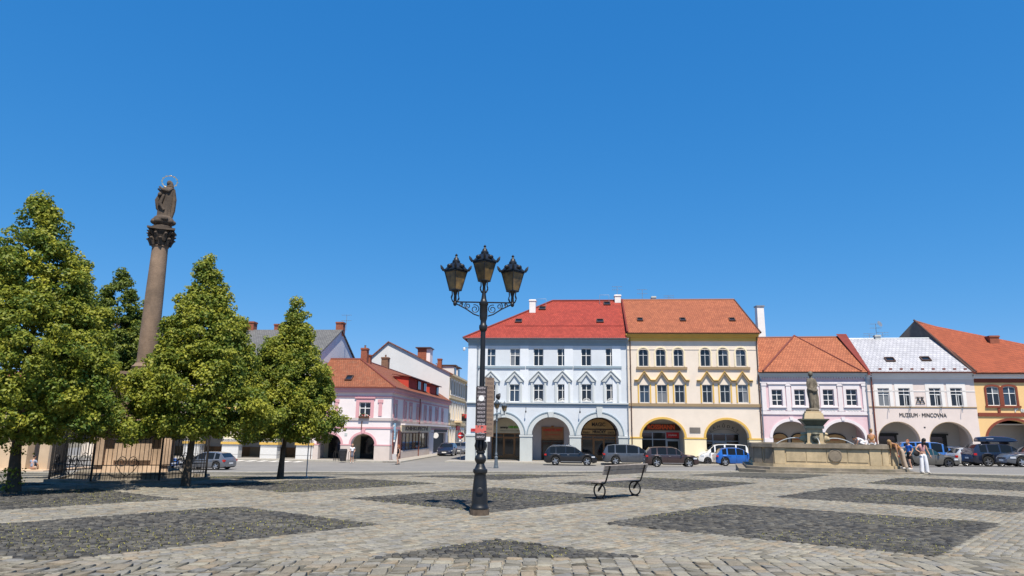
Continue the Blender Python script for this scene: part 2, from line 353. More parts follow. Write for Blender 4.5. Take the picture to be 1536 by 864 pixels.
def sheet(name,xs,rowf,nrow,m,dz=0.0,kind='structure'):
    vs=[];fs=[]
    for x in xs:
        a,b=rowf(x)
        for j in range(nrow+1):
            y=a+(b-a)*j/nrow; vs.append((x,y,gz(x,y)+dz))
    k=nrow+1
    for i in range(len(xs)-1):
        for j in range(nrow): fs.append((i*k+j,(i+1)*k+j,(i+1)*k+j+1,i*k+j+1))
    mb=MB(); mb.add(vs,fs,0,True); o=mb.build(name,m,sharp=0); tag(o,kind=kind); return o
sheet('ground',[-2500,-1200,-500,-200]+list(range(-90,91,6))+[200,500,1200,2500],lambda x:(-300,4),3,'earth',-0.05)
sheet('ground',[-2500,-1200,-500,-200]+list(range(-90,91,6))+[200,500,1200,2500],lambda x:(4,150),60,'earth',-0.06)
sheet('ground',[-2500,-1200,-500,-200]+list(range(-90,91,6))+[200,500,1200,2500],lambda x:(150,3000),3,'earth',-0.06)
XS=[-60+2*i for i in range(66)]
SQUARE=sheet('square',XS,lambda x:(-12,plaza_edge(x)),60,'square_paving')
sheet('road',XS,lambda x:(plaza_edge(x)+0.28,135),90,'asphalt',0.004)
# kerb line between the square and the road
k=MB()
for i in range(len(XS)-1):
    for q in range(2):
        x0=XS[i]+q; x1=x0+0.985; a,b=plaza_edge(x0),plaza_edge(x1)
        z0,z1=gz(x0,a),gz(x1,b)
        k.add([(x0,a,z0-.1),(x1,b,z1-.1),(x1,b+.3,z1-.1),(x0,a+.3,z0-.1),(x0,a,z0+.035),(x1,b,z1+.035),(x1,b+.3,z1+.035),(x0,a+.3,z0+.035)],[(4,5,6,7),(0,1,5,4),(2,3,7,6),(1,2,6,5),(3,0,4,7)])
kerb=k.build('kerb','kerb_granite'); tag(kerb,kind='structure')
# stones: each one is a chamfered block; the nearest 300 are objects, the rest one mesh
def in_view(x,y,mx=0.82): return abs(x)<mx*y+1.2
stones_l=[]; stones_d=[]
# border strip: rows running away from the camera
y=6.9
def rnd(a,b): return random.uniform(a,b)
x=-13.0
while x<13.0:
    w=rnd(0.18,0.26); y=6.6+rnd(0,0.2)
    while y<border(x)-0.05:
        d=rnd(0.17,0.30)
        if in_view(x,y): stones_l.append((x+w/2+0.05*math.sin(y*1.3),min(y+d/2,border(x)),w*0.92,min(d,border(x)-y)*0.92,rnd(-.02,.02)+0.03))
        y+=d
    x+=w
YM=33.0
ca,sa=LA[0]/math.hypot(*LA),LA[1]/math.hypot(*LA); ang=math.atan2(sa,ca)
v=-40.0
while v<40.0:
    h=rnd(0.11,0.145); u=-14.0+rnd(0,.2)
    while u<46.0:
        w=rnd(0.13,0.21); cx=u+w/2; cy=v+h/2; X=cx*ca-cy*sa-0.4; Y=cx*sa+cy*ca
        if border(X)+0.08<Y<min(YM,plaza_edge(X)-.3) and in_view(X,Y) and not is_dark(X,Y): stones_l.append((X,Y,w*.93,h*.9,ang+rnd(-.05,.05)))
        u+=w
    v+=h
a2=math.radians(20); c2,s2=math.cos(a2),math.sin(a2); v=-30.0; row=0
while v<40.0:
    row+=1; u=-30.0+rnd(0,.1)
    while u<46.0:
        w=rnd(0.095,0.135); X=(u+w/2)*c2-v*s2; Y=(u+w/2)*s2+v*c2; X+=0.03*math.sin(Y*3)
        if border(X)+0.05<Y<min(30.0,plaza_edge(X)-.3) and in_view(X,Y) and is_dark(X,Y): stones_d.append((X,Y,w*.9,rnd(.085,.11),a2+rnd(-.2,.2)))
        u+=w
    v+=0.112
def stone_mesh(name,st,m,hh,ch,jit):
    A=np.array(st); N=len(A); co,si=np.cos(A[:,4]),np.sin(A[:,4])
    top=RNG.uniform(-jit,jit,N); tx=RNG.normal(0,.02,N); ty=RNG.normal(0,.02,N)
    base=np.array([gz(p[0],p[1]) for p in st]); V=np.zeros((N,12,3))
    for lvl,(f,zz) in enumerate(((1.0,-0.03),(1.0,hh-ch),(0.84,hh))):
        for k,(sx_,sy_) in enumerate(((-1,-1),(1,-1),(1,1),(-1,1))):
            jx=RNG.uniform(-.04,.04,N) if lvl else 0; lx=sx_*A[:,2]/2*(f+jx); ly=sy_*A[:,3]/2*(f+(RNG.uniform(-.04,.04,N) if lvl else 0))
            V[:,lvl*4+k,0]=A[:,0]+lx*co-ly*si; V[:,lvl*4+k,1]=A[:,1]+lx*si+ly*co
            V[:,lvl*4+k,2]=base+zz+(top+tx*lx+ty*ly if lvl else 0)
    quads=[]
    for l in (0,4):
        for k in range(4): quads.append((l+k,l+(k+1)%4,l+4+(k+1)%4,l+4+k))
    quads.append((8,9,10,11)); Q=np.array(quads); nq=len(Q)
    F=(Q[None]+12*np.arange(N)[:,None,None]).reshape(-1,4)
    me=bpy.data.meshes.new(name); me.vertices.add(N*12); me.vertices.foreach_set('co',V.reshape(-1))
    me.loops.add(F.size); me.loops.foreach_set('vertex_index',F.reshape(-1).astype(np.int32)); me.polygons.add(len(F))
    me.polygons.foreach_set('loop_start',np.arange(0,F.size,4,dtype=np.int32)); me.polygons.foreach_set('loop_total',np.full(len(F),4,dtype=np.int32))
    at=me.attributes.new('rnd','FLOAT','FACE'); at.data.foreach_set('value',np.repeat(RNG.uniform(0,1,N),nq).astype(np.float32))
    me.materials.append(MT[m]); me.update(calc_edges=True); return me
vis=[s for s in stones_l if 8.3<s[1]<9.9 and abs(s[0])<0.735*s[1]-.15]
vis.sort(key=lambda s:-(s[2]*s[3])/(s[1]**3)); single=vis[:300]; ids={id(s) for s in single}
rest=[s for s in stones_l if id(s) not in ids]
o=bpy.data.objects.new('paving_stones',stone_mesh('paving_stones',rest,'light_sett',0.016,0.007,0.004)); COL.objects.link(o); o.parent=SQUARE; o['kind']='stuff'
o=bpy.data.objects.new('cobbles',stone_mesh('cobbles',stones_d,'dark_cobble',0.022,0.013,0.006)); COL.objects.link(o); o.parent=SQUARE; o['kind']='stuff'
protos=[]
for i in range(8):
    g0=stone_mesh('paving_stone',[(0,0,1,1,0)],'light_sett_single',0.016,0.007,0.004); protos.append(g0)
for s in single: inst('paving_stone',random.choice(protos),SQUARE,(s[0],s[1],rnd(-.002,.003)+gz(s[0],s[1])),(0,0,s[4]),(s[2],s[3],1))
# weeds in the joints
gr=MB(); mat('weed',(0.25,0.235,0.05),0.8,0.35,0.8); mat('weed_dark',(0.12,0.135,0.04),0.8,0.3,0.8)
def patch_noise(x,y): return math.sin(x*1.1+2.1*math.sin(y*.7))+math.sin(y*1.7+1.3*math.sin(x*.9+1))
for s in random.sample(stones_d,min(len(stones_d),26000)):
    if patch_noise(s[0],s[1])<(-0.1 if s[0]<-1 else 0.45): continue
    if random.random()<0.12: continue
    a=rnd(0,6.28); x,y=s[0]+.055*math.cos(a),s[1]+.055*math.sin(a); z=gz(x,y)
    for q in range(3):
        a=rnd(0,6.28); l=rnd(.03,.065); w=.012; dx,dy=math.cos(a),math.sin(a)
        gr.add([(x-dy*w,y+dx*w,z),(x+dy*w,y-dx*w,z),(x+dx*l*.7,y+dy*l*.7,z+.016+l*.35)],[(0,1,2)],0 if random.random()<.7 else 1)
o=gr.build('weeds',['weed','weed_dark'],SQUARE); o['kind']='stuff'
# ------------------------------------------------------------------ houses
glass_mat('pane_dark',(0.012,0.016,0.022)); glass_mat('pane_curtain',(0.16,0.17,0.18),0.1); glass_mat('pane_blue',(0.03,0.05,0.08)); glass_mat('shop_glass',(0.015,0.018,0.02),0.05)
PANES=['pane_dark']*6+['pane_curtain']+['pane_blue']*2
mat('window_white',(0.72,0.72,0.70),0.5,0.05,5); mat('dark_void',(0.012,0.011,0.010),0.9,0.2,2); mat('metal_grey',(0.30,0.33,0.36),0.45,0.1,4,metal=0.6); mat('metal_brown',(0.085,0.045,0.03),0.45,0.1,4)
mat('metal_redbrown',(0.16,0.045,0.03),0.5,0.1,4); mat('chimney_white',(0.72,0.71,0.69),0.85,0.06,2); mat('brick_red',(0.26,0.085,0.05),0.85,0.25,6,0.3); mat('brick_brown',(0.20,0.11,0.07),0.85,0.3,6,0.3)
mat('black_metal',(0.02,0.02,0.022),0.45,0.2,6); mat('sign_black',(0.02,0.02,0.02),0.6,0.1,5); mat('sign_white',(0.75,0.75,0.74),0.6,0.04,5); mat('sign_red',(0.50,0.02,0.02),0.5,0.05,5)
mat('wood_shop',(0.30,0.15,0.06),0.55,0.2,3); mat('wood_dark',(0.075,0.035,0.018),0.55,0.25,3); mat('arcade_floor',(0.26,0.24,0.21),0.85,0.15,2)
tile_mat('tiles_red',(0.36,0.052,0.035),(0.27,0.036,0.026)); tile_mat('tiles_orange',(0.37,0.125,0.06),(0.28,0.09,0.045)); tile_mat('tiles_orange2',(0.39,0.14,0.07),(0.30,0.10,0.05),0.34,0.25)
tile_mat('tiles_white',(0.42,0.425,0.45),(0.35,0.355,0.385),0.42,0.34,mort=(0.17,0.17,0.20)); tile_mat('tiles_brown',(0.28,0.10,0.05),(0.21,0.07,0.035),worn=(0.17,0.12,0.08)); tile_mat('tiles_grey',(0.16,0.16,0.155),(0.12,0.12,0.12),0.25,0.25,mort=(0.06,0.06,0.06)); tile_mat('tiles_rust',(0.34,0.085,0.038),(0.27,0.065,0.03))
class Front:
    """A street front: a plane through the left base corner; local x along the front, y into the house, z up from the pavement."""
    def __init__(s,p,ang,z0): s.p=Vector((p[0],p[1],z0)); s.a=ang; s.e=Vector((math.cos(ang),math.sin(ang),0)); s.n=Vector((-math.sin(ang),math.cos(ang),0))
    def uv(s,px,py,y=0.0):
        d=ray(px,py); q=s.p+s.n*y-Vector((0,0,H)); t=q.dot(s.n)/d.dot(s.n); p=d*t+Vector((0,0,H))-s.p
        return p.dot(s.e),p.z
    def w(s,u,y,z): return s.p+s.e*u+s.n*y+Vector((0,0,z))
def house(name,label,F,cat='house'):
    return thing(name,label,cat,F.p,F.a)
_wm={}
def window(h,u,z,w,hh,rows=(0.62,),cols=2,frame='window_white',arch=0.0,depth=0.14,dark=None,sash=0.055,open_=False):
    """frame mesh + panes; z is the bottom; set back in the wall"""
    key=(round(w,2),round(hh,2),tuple(rows),cols,frame,round(arch,2))
    if key not in _wm:
        mb=MB(); t=sash
        if arch:
            outer=[(-w/2,0),(w/2,0)]+[(p[0],p[1]) for p in arc_pts(0,w/2,hh-arch,arch,10,True)]
            hole=[(-w/2+t,t),(w/2-t,t)]+arc_pts(0,w/2-t,hh-arch,arch-t,10,True)
            mb.wall(outer,[hole],0,0.06)
        else:
            mb.wall([(-w/2,0),(w/2,0),(w/2,hh),(-w/2,hh)],[[(-w/2+t,t),(w/2-t,t),(w/2-t,hh-t),(-w/2+t,hh-t)]],0,0.06)
        for c in range(1,cols):
            x=-w/2+w*c/cols; mb.box(x-t*.6,x+t*.6,-0.008,0.05,t,hh-t-(0.0 if not arch else 0))
        for r in rows: mb.box(-w/2+t,w/2-t,-0.012,0.047,hh*r-t*.5,hh*r+t*.5)
        me=mb.mesh('window',[frame])
        pm=MB(); ys=[t]+[hh*r for r in rows]+[hh-t]
        pw=(w-2*t)/cols
        pm_=[]
        for i in range(len(ys)-1):
            q=MB(); q.add([(0,0.035,0),(pw,0.035,0),(pw,0.035,ys[i+1]-ys[i]),(0,0.035,ys[i+1]-ys[i])],[(0,1,2,3)]); pm_.append((q,ys[i]))
        _wm[key]=(me,pm_,pw,t,{})
    me,pm_,pw,t,cache=_wm[key]
    o=inst('window',me,h,(u,depth,z)); base=dark or random.choice(PANES)
    for i,(q,zz) in enumerate(pm_):
        for c in range(cols):
            m=base if random.random()<0.75 else random.choice(PANES)
            if dark: m=dark
            if (i,m) not in cache: cache[(i,m)]=q.mesh('pane',[m])
            inst('pane',cache[(i,m)],o,(-w/2+t+c*pw,0,zz))
    return o
def rect(u,z,w,h): return [(u-w/2,z),(u+w/2,z),(u+w/2,z+h),(u-w/2,z+h)]
def arch_hole(u,z,w,h,a): return [(u-w/2,z),(u+w/2,z)]+arc_pts(u,w/2,z+h-a,a,10,True)
def arcade_outline(Wd,ztop,arches,z0=0.0,n=18):
    out=[(0,z0)]
    for (uc,hw,zs,rise) in arches: out+=[(uc-hw,z0)]+arc_pts(uc,hw,zs,rise,n)+[(uc+hw,z0)]
    return out+[(Wd,z0),(Wd,ztop),(0,ztop)]
def arch_trim(h,m,uc,hw,zs,rise,wd,y0,y1,name='arch_trim',n=18):
    a=arc_pts(uc,hw+wd,zs,rise+wd,n); b=arc_pts(uc,hw+0.002,zs,rise+0.002,n,True)
    return MB().prism(a+b,y0,y1).build(name,[m],h)
def band(h,m,u0,u1,z0,z1,proud,name='band',y=0.0):
    return MB().box(u0,u1,y-proud,y+0.02,z0,z1).build(name,[m],h)
def cornice(h,m,u0,u1,z0,steps,name='cornice'):
    mb=MB(); z=z0
    for hh,pr in steps: mb.box(u0-pr*.3,u1+pr*.3,-pr,0.02,z,z+hh); z+=hh
    return mb.build(name,[m],h),z
def pipe(h,m,u,z0,z1,y=-0.09,r=0.05,top=None):
    mb=MB(); pts=[(u,y,z0),(u,y,z1-.5)]
    pts+=[(u,y,z1-.3),(u,y-0.25,z1)] if top is None else top
    mb.tube(pts,r,8)
    z=z0+1.2
    while z<z1-.6: mb.box(u-r*1.25,u+r*1.25,y-r*1.2,y+0.09,z,z+.04); z+=2.0
    return mb.build('downpipe',[m],h)
def gutter(h,m,u0,u1,z,y,r=0.08):
    pts=[]; mb=MB(); ring=lambda x:[(x,y+r*math.cos(a),z+r*math.sin(a)) for a in [math.pi+math.pi*i/6 for i in range(7)]]+[(x,y+(r-.012)*math.cos(a),z+(r-.012)*math.sin(a)) for a in [2*math.pi-math.pi*i/6 for i in range(7)]]
    mb.loft([ring(u0),ring(u1)]); return mb.build('gutter',[m],h)
def roof(h,m,faces,under=None,th=0.12,name='roof'):
    """faces: lists of local points (outward, counter-clockwise from outside)"""
    mb=MB()
    for f in faces:
        P=[Vector(p) for p in f]; n=(P[1]-P[0]).cross(P[2]-P[0]); n.normalize()
        k=len(P); mb.add([tuple(p) for p in P]+[tuple(p-n*th) for p in P],[tuple(range(k)),tuple(range(2*k-1,k-1,-1))]+[((i+1)%k,i,k+i,k+(i+1)%k) for i in range(k)])
    return mb.build(name,[m],h,uv=True)
def ridge(r,m,a,b,rad=0.13):
    return MB().tube([a,b],rad,8).build('ridge_cap',[m],r)
def chimney(r,m,x0,x1,y0,y1,z0,z1,cap='chimney_white',pot=True):
    mb=MB(); mb.box(x0,x1,y0,y1,z0,z1-.18); mb.box(x0-.06,x1+.06,y0-.06,y1+.06,z1-.18,z1-.06); mb.box(x0-.02,x1+.02,y0-.02,y1+.02,z1-.06,z1)
    c=mb.build('chimney',[m],r)
    if pot: MB().lathe([(.1,0),(.09,.25),(.12,.27),(.12,.3)],8,((x0+x1)/2,(y0+y1)/2,z1)).build('chimney_pot',['brick_brown'],c)
    return c
def skylight(r,p,slope_n,w=0.8,l=1.0):
    """p on the roof, slope_n its normal (local)"""
    n=Vector(slope_n).normalized(); x=Vector((1,0,0)); x=(x-n*x.dot(n)).normalized(); y=n.cross(x)
    T=Matrix((x,y,n)).transposed().to_4x4(); T.translation=Vector(p)
    mb=MB(); mb.wall(rect(0,-l/2,w,l),[rect(0,-l/2+.08,w-.16,l-.16)],-0.14,0.05,T=T@Matrix.Rotation(-math.pi/2,4,'X'))
    o=mb.build('skylight',['metal_brown'],r); g=MB(); g.add([(-w/2+.08,-l/2+.08,.06),(w/2-.08,-l/2+.08,.06),(w/2-.08,l/2-.08,.06),(-w/2+.08,l/2-.08,.06)],[(0,1,2,3)],T=T); g.build('pane',['pane_dark'],o); return o
def antenna(r,p,hh=1.8,arms=4):
    mb=MB(); x,y,z=p; mb.tube([(x,y,z),(x,y,z+hh)],0.025,6)
    for i in range(2):
        zz=z+hh*(1-.35*i); mb.tube([(x-.55,y,zz),(x+.55,y,zz)],0.015,5)
        for k in range(arms+1): xx=x-.5+k/arms; mb.tube([(xx,y-.25+.03*k,zz),(xx,y+.25-.03*k,zz)],0.01,4)
    return mb.build('antenna',['metal_grey'],r)
def shopfront(h,u0,u1,z1,y,frame,door=None,cols=3,sill=0.45,top=2.6,glass='shop_glass',dm=None):
    """glazed shop front standing on the arcade's back wall line"""
    s=MB(); t=.09
    us=[u0+(u1-u0)*i/cols for i in range(cols+1)]
    for u in us: s.box(u-t/2,u+t/2,y-.06,y+.04,0,z1)
    for z in (top,z1): s.box(u0,u1,y-.055,y+.035,z-t,z)
    for i in range(cols):
        if i!=door: s.box(us[i]+t/2,us[i+1]-t/2,y-.05,y+.03,0,sill)
    o=s.build('shopfront',[frame],h)
    for i in range(cols):
        z0=sill if i!=door else 0.05
        a,b=us[i]+t/2,us[i+1]-t/2
        if i==door:
            d=MB(); d.wall([(a,z0),(b,z0),(b,top-t),(a,top-t)],[[(a+.1,z0+.5),(b-.1,z0+.5),(b-.1,top-t-.12),(a+.1,top-t-.12)]],y-.03,y+.01); dd=d.build('door',[dm or frame],o)
            g=MB(); g.add([(a+.1,y,z0+.5),(b-.1,y,z0+.5),(b-.1,y,top-t-.12),(a+.1,y,top-t-.12)],[(0,1,2,3)]); g.build('pane',[glass],o)
        else:
            g=MB(); g.add([(a,y,z0),(b,y,z0),(b,y,top-t),(a,y,top-t)],[(0,1,2,3)]); g.build('pane',[glass],o)
        g=MB(); g.add([(a,y,top),(b,y,top),(b,y,z1-t),(a,y,z1-t)],[(0,1,2,3)]); g.build('pane',[glass],o)
    return o
def arcade_room(h,Wd,zc,wall_m,ceil_m,depth=3.4,th=0.7,zfloor=0.02):
    mb=MB(); mb.box(-.0,Wd,th,depth+th,zfloor-.2,zfloor)
    mb.build('arcade_floor',['arcade_floor'],h)
    mb=MB(); mb.box(0.05,Wd-.05,th,depth+th,zc,zc+.1); mb.build('arcade_ceiling',[ceil_m],h)
    mb=MB(); mb.box(0.05,Wd-.05,depth+th,depth+th+.25,zfloor,zc+.05); mb.box(.05,.3,th+.005,depth+th,zfloor,zc); mb.box(Wd-.3,Wd-.05,th+.005,depth+th,zfloor,zc)
    return mb.build('arcade_wall',[wall_m],h)
# ---- materials of the fronts
plaster('blue_wall',(0.57,0.61,0.65)); plaster('blue_pale',(0.65,0.685,0.72)); plaster('blue_grey',(0.24,0.31,0.36)); plaster('pillar_grey',(0.47,0.50,0.49),0.06,0.35); plaster('arch_grey',(0.50,0.53,0.53))
plaster('cream_wall',(0.70,0.615,0.52)); plaster('yellow_base',(0.76,0.67,0.46)); plaster('gold_trim',(0.62,0.40,0.10)); plaster('tan_band',(0.30,0.22,0.13)); plaster('arcade_cream',(0.62,0.55,0.43)); plaster('arcade_lilac',(0.55,0.49,0.47))
plaster('lilac_wall',(0.66,0.47,0.50),0.06,0.35,(0.72,0.66,0.66)); plaster('lilac_white',(0.70,0.655,0.66),0.05,0.4,(0.60,0.52,0.53)); plaster('arcade_grey',(0.52,0.49,0.45))
plaster('museum_wall',(0.66,0.575,0.535)); plaster('museum_white',(0.72,0.70,0.68)); plaster('ochre_wall',(0.74,0.50,0.235)); plaster('brown_trim',(0.20,0.055,0.035)); plaster('firewall_grey',(0.17,0.155,0.14),0.2,0.5,(0.09,0.08,0.07))
plaster('pink_white',(0.74,0.675,0.67)); plaster('pink_trim',(0.62,0.34,0.36)); plaster('pink_grey',(0.50,0.44,0.42)); plaster('pink_base',(0.56,0.49,0.45),0.06,0.4)
plaster('gable_white',(0.62,0.62,0.61),0.03,0.25); plaster('gable_shade_blue',(0.62,0.64,0.68)); plaster('ochre_pale',(0.62,0.50,0.32)); plaster('dark_house',(0.30,0.26,0.22)); plaster('red_board',(0.46,0.06,0.04))  # second gable plaster: bluish cast of shade put into its colour
mat('firewall_red',(0.17,0.03,0.022),0.8,0.2,2); mat('brown_sign',(0.33,0.15,0.06),0.6,0.15,2); mat('gold_sign',(0.55,0.34,0.14),0.55,0.15,2); mat('cream_sign',(0.62,0.55,0.40),0.6,0.08,2); mat('red_text',(0.60,0.05,0.02),0.5,0.05,3); mat('green_text',(0.12,0.42,0.03),0.5,0.05,3); mat('orange_text',(0.75,0.12,0.03),0.5,0.05,3)
A5=math.radians(-5); A9=math.radians(-9); ZB=-1.06
_p=at_y(698.5,690,70); FB=Front((_p.x,70),A5,ZB)
WB=FB.uv(943.5,650)[0]; _q=FB.w(WB,0,0); FY=Front(_q,A5,ZB); WY=FY.uv(1144,650)[0]
_q=FY.w(WY,0,0); FL=Front(_q,A9,-1.0); WL=FL.uv(1307,650)[0]; _q=FL.w(WL,0,0); FM=Front(_q,A9,-0.88); WM=FM.uv(1470,650)[0]; _q=FM.w(WM,0,0); FO=Front(_q,A9,-0.68); WO=11.0
def span(F,a,b,py): return F.uv(a,py)[0],F.uv(b,py)[0]
def arches_px(F,lst):
    out=[]
    for a,b,ys,yt in lst:
        u0,u1=span(F,a,b,ys); zs=F.uv((a+b)/2,ys)[1]; zt=F.uv((a+b)/2,yt)[1]; out.append(((u0+u1)/2,(u1-u0)/2,zs,zt-zs))
    return out
def wins_px(F,cs,yt,yb): return [(F.uv(c,(yt+yb)/2)[0],F.uv(c,yb)[1]) for c in cs], F.uv(cs[0],yt)[1]-F.uv(cs[0],yb)[1]
# ================= pale blue house
def blue_house():
    F=FB; W_=WB; h=house('blue_house','pale blue house with red tiled roof and pointed window hoods above three grey arches',F)
    ze=F.uv(820,508)[1]; zs=F.uv(820,603.8)[1]; zs0=F.uv(820,608.6)[1]
    arch=arches_px(F,[(730,780.4,651.5,625.8),(797.8,854.9,652.3,625.6),(871,928.5,653.2,626)])
    cs1=[736,772.5,807.8,843.5,879.3,916]; cs2=[735.7,771.7,807.8,843.8,879.8,916.7]
    w1,h1=wins_px(F,cs1,523,548.8); w2,h2=wins_px(F,cs2,576.5,602.5); ww=0.98
    mb=MB(); mb.wall(arcade_outline(W_,ze,arch,-.35),[rect(u,z,ww,h1) for u,z in w1]+[rect(u,z,ww,h2) for u,z in w2],0,0.7); mb.box(0.01,.4,.7,12.5,-.35,ze-.01); mb.box(W_-.4,W_-.01,.7,12.5,-.35,ze-.01); mb.box(.4,W_-.4,12.1,12.5,-.35,ze-.01)
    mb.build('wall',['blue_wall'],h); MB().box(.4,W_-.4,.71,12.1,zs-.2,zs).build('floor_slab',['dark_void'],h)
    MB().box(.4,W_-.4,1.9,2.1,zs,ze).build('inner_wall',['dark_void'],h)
    for i,(u,z) in enumerate(w1): window(h,u,z,ww,h1,(0.6,),dark='pane_dark' if i==4 else None)
    for i,(u,z) in enumerate(w2): window(h,u,z,ww,h2,(0.66,),dark='pane_dark' if i>1 else None)
    # sills in pairs, pilasters, hoods
    for a,b in ((0,1),(2,3),(4,5)):
        z=w1[a][1]; band(h,'blue_grey',w1[a][0]-ww/2-.75,w1[b][0]+ww/2+.55,z-.24,z-.03,.12,'sill_band')
    for u in (0.42,1.55,5.65,10.05,14.75): MB().box(u-.42,u+.42,-.05,.02,zs+.01,ze-.72).build('pilaster',['blue_pale'],h)
    for u,z in w2:
        zt=z+h2+.22; mb=MB(); T=.17; hw=.86; rise=1.02
        mb.prism([(u-hw,zt),(u-hw+.35,zt),(u,zt+rise-.32),(u+hw-.35,zt),(u+hw,zt),(u+hw,zt+.12),(u,zt+rise),(u-hw,zt+.12)],-.16,.01)
        mb.prism([(u-hw-.1,zt+.06),(u-hw-.1,zt+.16),(u,zt+rise+.14),(u+hw+.1,zt+.16),(u+hw+.1,zt+.06),(u,zt+rise+.02)],-.24,.012)
        for sg in (-1,1): mb.box(u+sg*.66-.09,u+sg*.66+.09,-.10,.013,z-.02,zt-.01)
        mb.build('window_hood',['blue_grey' if False else 'arch_grey'],h)
    for i,(u,z) in enumerate(w2):
        if i>1:
            bx=MB(); bx.box(u-.42,u+.42,-.06,.1,z-.0,z+.05)
            for k in range(9):
                a=math.pi*k/8; bx.tube([(u,-.02,z+.05),(u+.36*math.cos(a),-.02,z+.05+.26*math.sin(a))],.016,4)
            bx.tube([(u+.37*math.cos(math.pi*k/10),-.02,z+.05+.27*math.sin(math.pi*k/10)) for k in range(11)],.02,5); bx.build('window_guard',['window_white'],h)
    band(h,'blue_grey',-.03,W_+.0,zs0,zs-.12,.10,'string_band'); band(h,'arch_grey',-.05,W_+.02,zs-.12,zs+.01,.2,'string_cap')
    cornice(h,'blue_grey',0,W_,ze-.72,[(.30,.06),(.14,.16),(.16,.30),(.14,.42)])
    for uc,hw,z,r in arch:
        arch_trim(h,'arch_grey',uc,hw,z,r,.42,-.09,.01); arch_trim(h,'blue_grey',uc,hw+.42,z,r+.42,.10,-.14,.011,'arch_moulding')
    for i,(uc,hw,z,r) in enumerate(arch):
        t=z+r; b=.30; top=(.95,.52,.98)[i]; MB().prism([(uc-.2,t-.02),(uc+.2,t-.02),(uc+b,t+top),(uc-b,t+top)],-.22,.012).build('keystone',['arch_grey'],h)
    zi=arch[0][2]; ed=[0]+[v for uc,hw,_,_ in arch for v in (uc-hw,uc+hw)]+[W_]
    for i in range(0,len(ed),2):
        MB().box(ed[i]-.03 if i else -.04,ed[i+1]+.03,-.05,.705,-.35,zi-.2).build('pillar_face',['pillar_grey'],h)
        MB().box(ed[i]-.08 if i else -.08,ed[i+1]+.08,-.11,.71,zi-.2,zi-.02).build('impost',['arch_grey'],h)
    arcade_room(h,W_,zs0-.35,'arcade_lilac','arcade_lilac',2.5)
    # shops under the arches
    yb=3.18
    (u1,hw1,_,_),(u2,hw2,_,_),(u3,hw3,_,_)=arch
    s=shopfront(h,u1-1.45,u1+2.05,2.62,yb,'wood_shop',1,3,.35,2.25)
    pn=MB(); pn.prism([(u1-1.5,2.64),(u1+2.1,2.64)]+arc_pts(u1+.3,1.8,2.66,1.55,14,True),yb-.07,yb-.02); pn.build('sign_panel',['cream_sign'],h)
    lettering('umny',.3,'sign_black',h,(u1-.25,yb-.09,3.2),width=.85,bold=.015); lettering('HIIHEHIEM',.30,'green_text',h,(u1+.95,yb-.09,3.22),width=1.45,bold=.02); lettering('nimnunimnimn',.13,'sign_black',h,(u1+.5,yb-.09,2.86),width=2.3)
    mb=MB(); mb.box(u2-1.05,u2+1.2,yb-.12,yb-.01,2.05,3.3); mb.box(u2-.06,u2+.2,yb-.14,yb-.005,3.3,3.42); mb.build('sign_panel',['brown_sign'],h)
    MB().box(u2-1.05,u2+1.2,yb-.16,yb-.02,2.02,2.12).build('sign_ledge',['wood_shop'],h)
    lettering('HIMEHEUMIT',.36,'red_text',h,(u2+.08,yb-.14,2.98),width=1.95,bold=.012); lettering('unmmuu',.24,'red_text',h,(u2+.08,yb-.14,2.55),width=1.4)
    shopfront(h,u2-1.02,u2+1.18,2.0,yb,'wood_dark',0,2,.5,1.75)
    pn=MB(); pn.prism([(u3-1.75,2.58),(u3+1.75,2.58)]+arc_pts(u3,1.75,2.62,1.62,16,True),yb-.07,yb-.02); pn.build('sign_panel',['gold_sign'],h)
    arch_trim(h,'wood_dark',u3,1.66,2.62,1.54,.1,yb-.13,yb-.02,'sign_frame'); MB().box(u3-1.78,u3+1.78,yb-.13,yb-.03,3.06,3.16).box(u3-1.78,u3+1.78,yb-.13,yb-.03,2.5,2.62).build('sign_rail',['wood_dark'],h)
    lettering('MAGIC',.52,'sign_black',h,(u3,yb-.09,3.58),width=1.35,bold=.012); lettering('HRAČKY',.40,'sign_black',h,(u3+.05,yb-.09,2.85),width=1.35,bold=.015)
    for sg in (-1,1):
        fg=MB()
        for k in range(9): a=sg*(.95+.07*k); fg.tube([(u3+a,yb-.085,2.7),(u3+a+.05*math.sin(k*2.3),yb-.085,2.78+.16*abs(math.sin(k*1.9+1)))],.022,5)
        fg.build('sign_drawing',['wood_dark'],h)
    shopfront(h,u3-1.7,u3+1.7,2.5,yb,'wood_shop',1,3,.4,2.2)
    # street plate, cctv, pipes
    for q in range(2): MB().box(.45,1.15,-.09,-.06,zi+.24+.16*q,zi+.36+.16*q).build('street_plate',['sign_red'],h)
    cc=MB(); cc.tube([(.05,-.05,ze-.95),(-.35,-.3,ze-.95)],.03,6); cc.build('camera_arm',['metal_grey'],h); c2=MB(); c2.ball((-.38,-.32,ze-1.12),(.14,.14,.16)); c2.lathe([(.13,0),(.15,.1),(.05,.16)],10,(-.38,-.32,ze-1.1)); c2.build('security_camera',['sign_white'],h)
    pipe(h,'metal_grey',.98,0.0,ze-.1); pipe(h,'metal_grey',W_-.05,0.0,ze-.1); gutter(h,'metal_grey',-.5,W_+.02,ze+.02,-.5)
    # wall lanterns' brackets
    for u in (u1+hw1+.55,u3-hw3-.95+.9):
        b=MB(); b.tube([(u,-.02,5.0),(u,-.35,5.15),(u,-.4,4.85)],.02,5); b.ball((u,-.4,4.72),(.07,.07,.12)); b.build('bracket_lamp',['black_metal'],h)
    # roof
    yr=6.5; zr=F.uv(829,451.5,yr)[1]; ur=F.uv(829,451.5,yr)[0]; e=.5
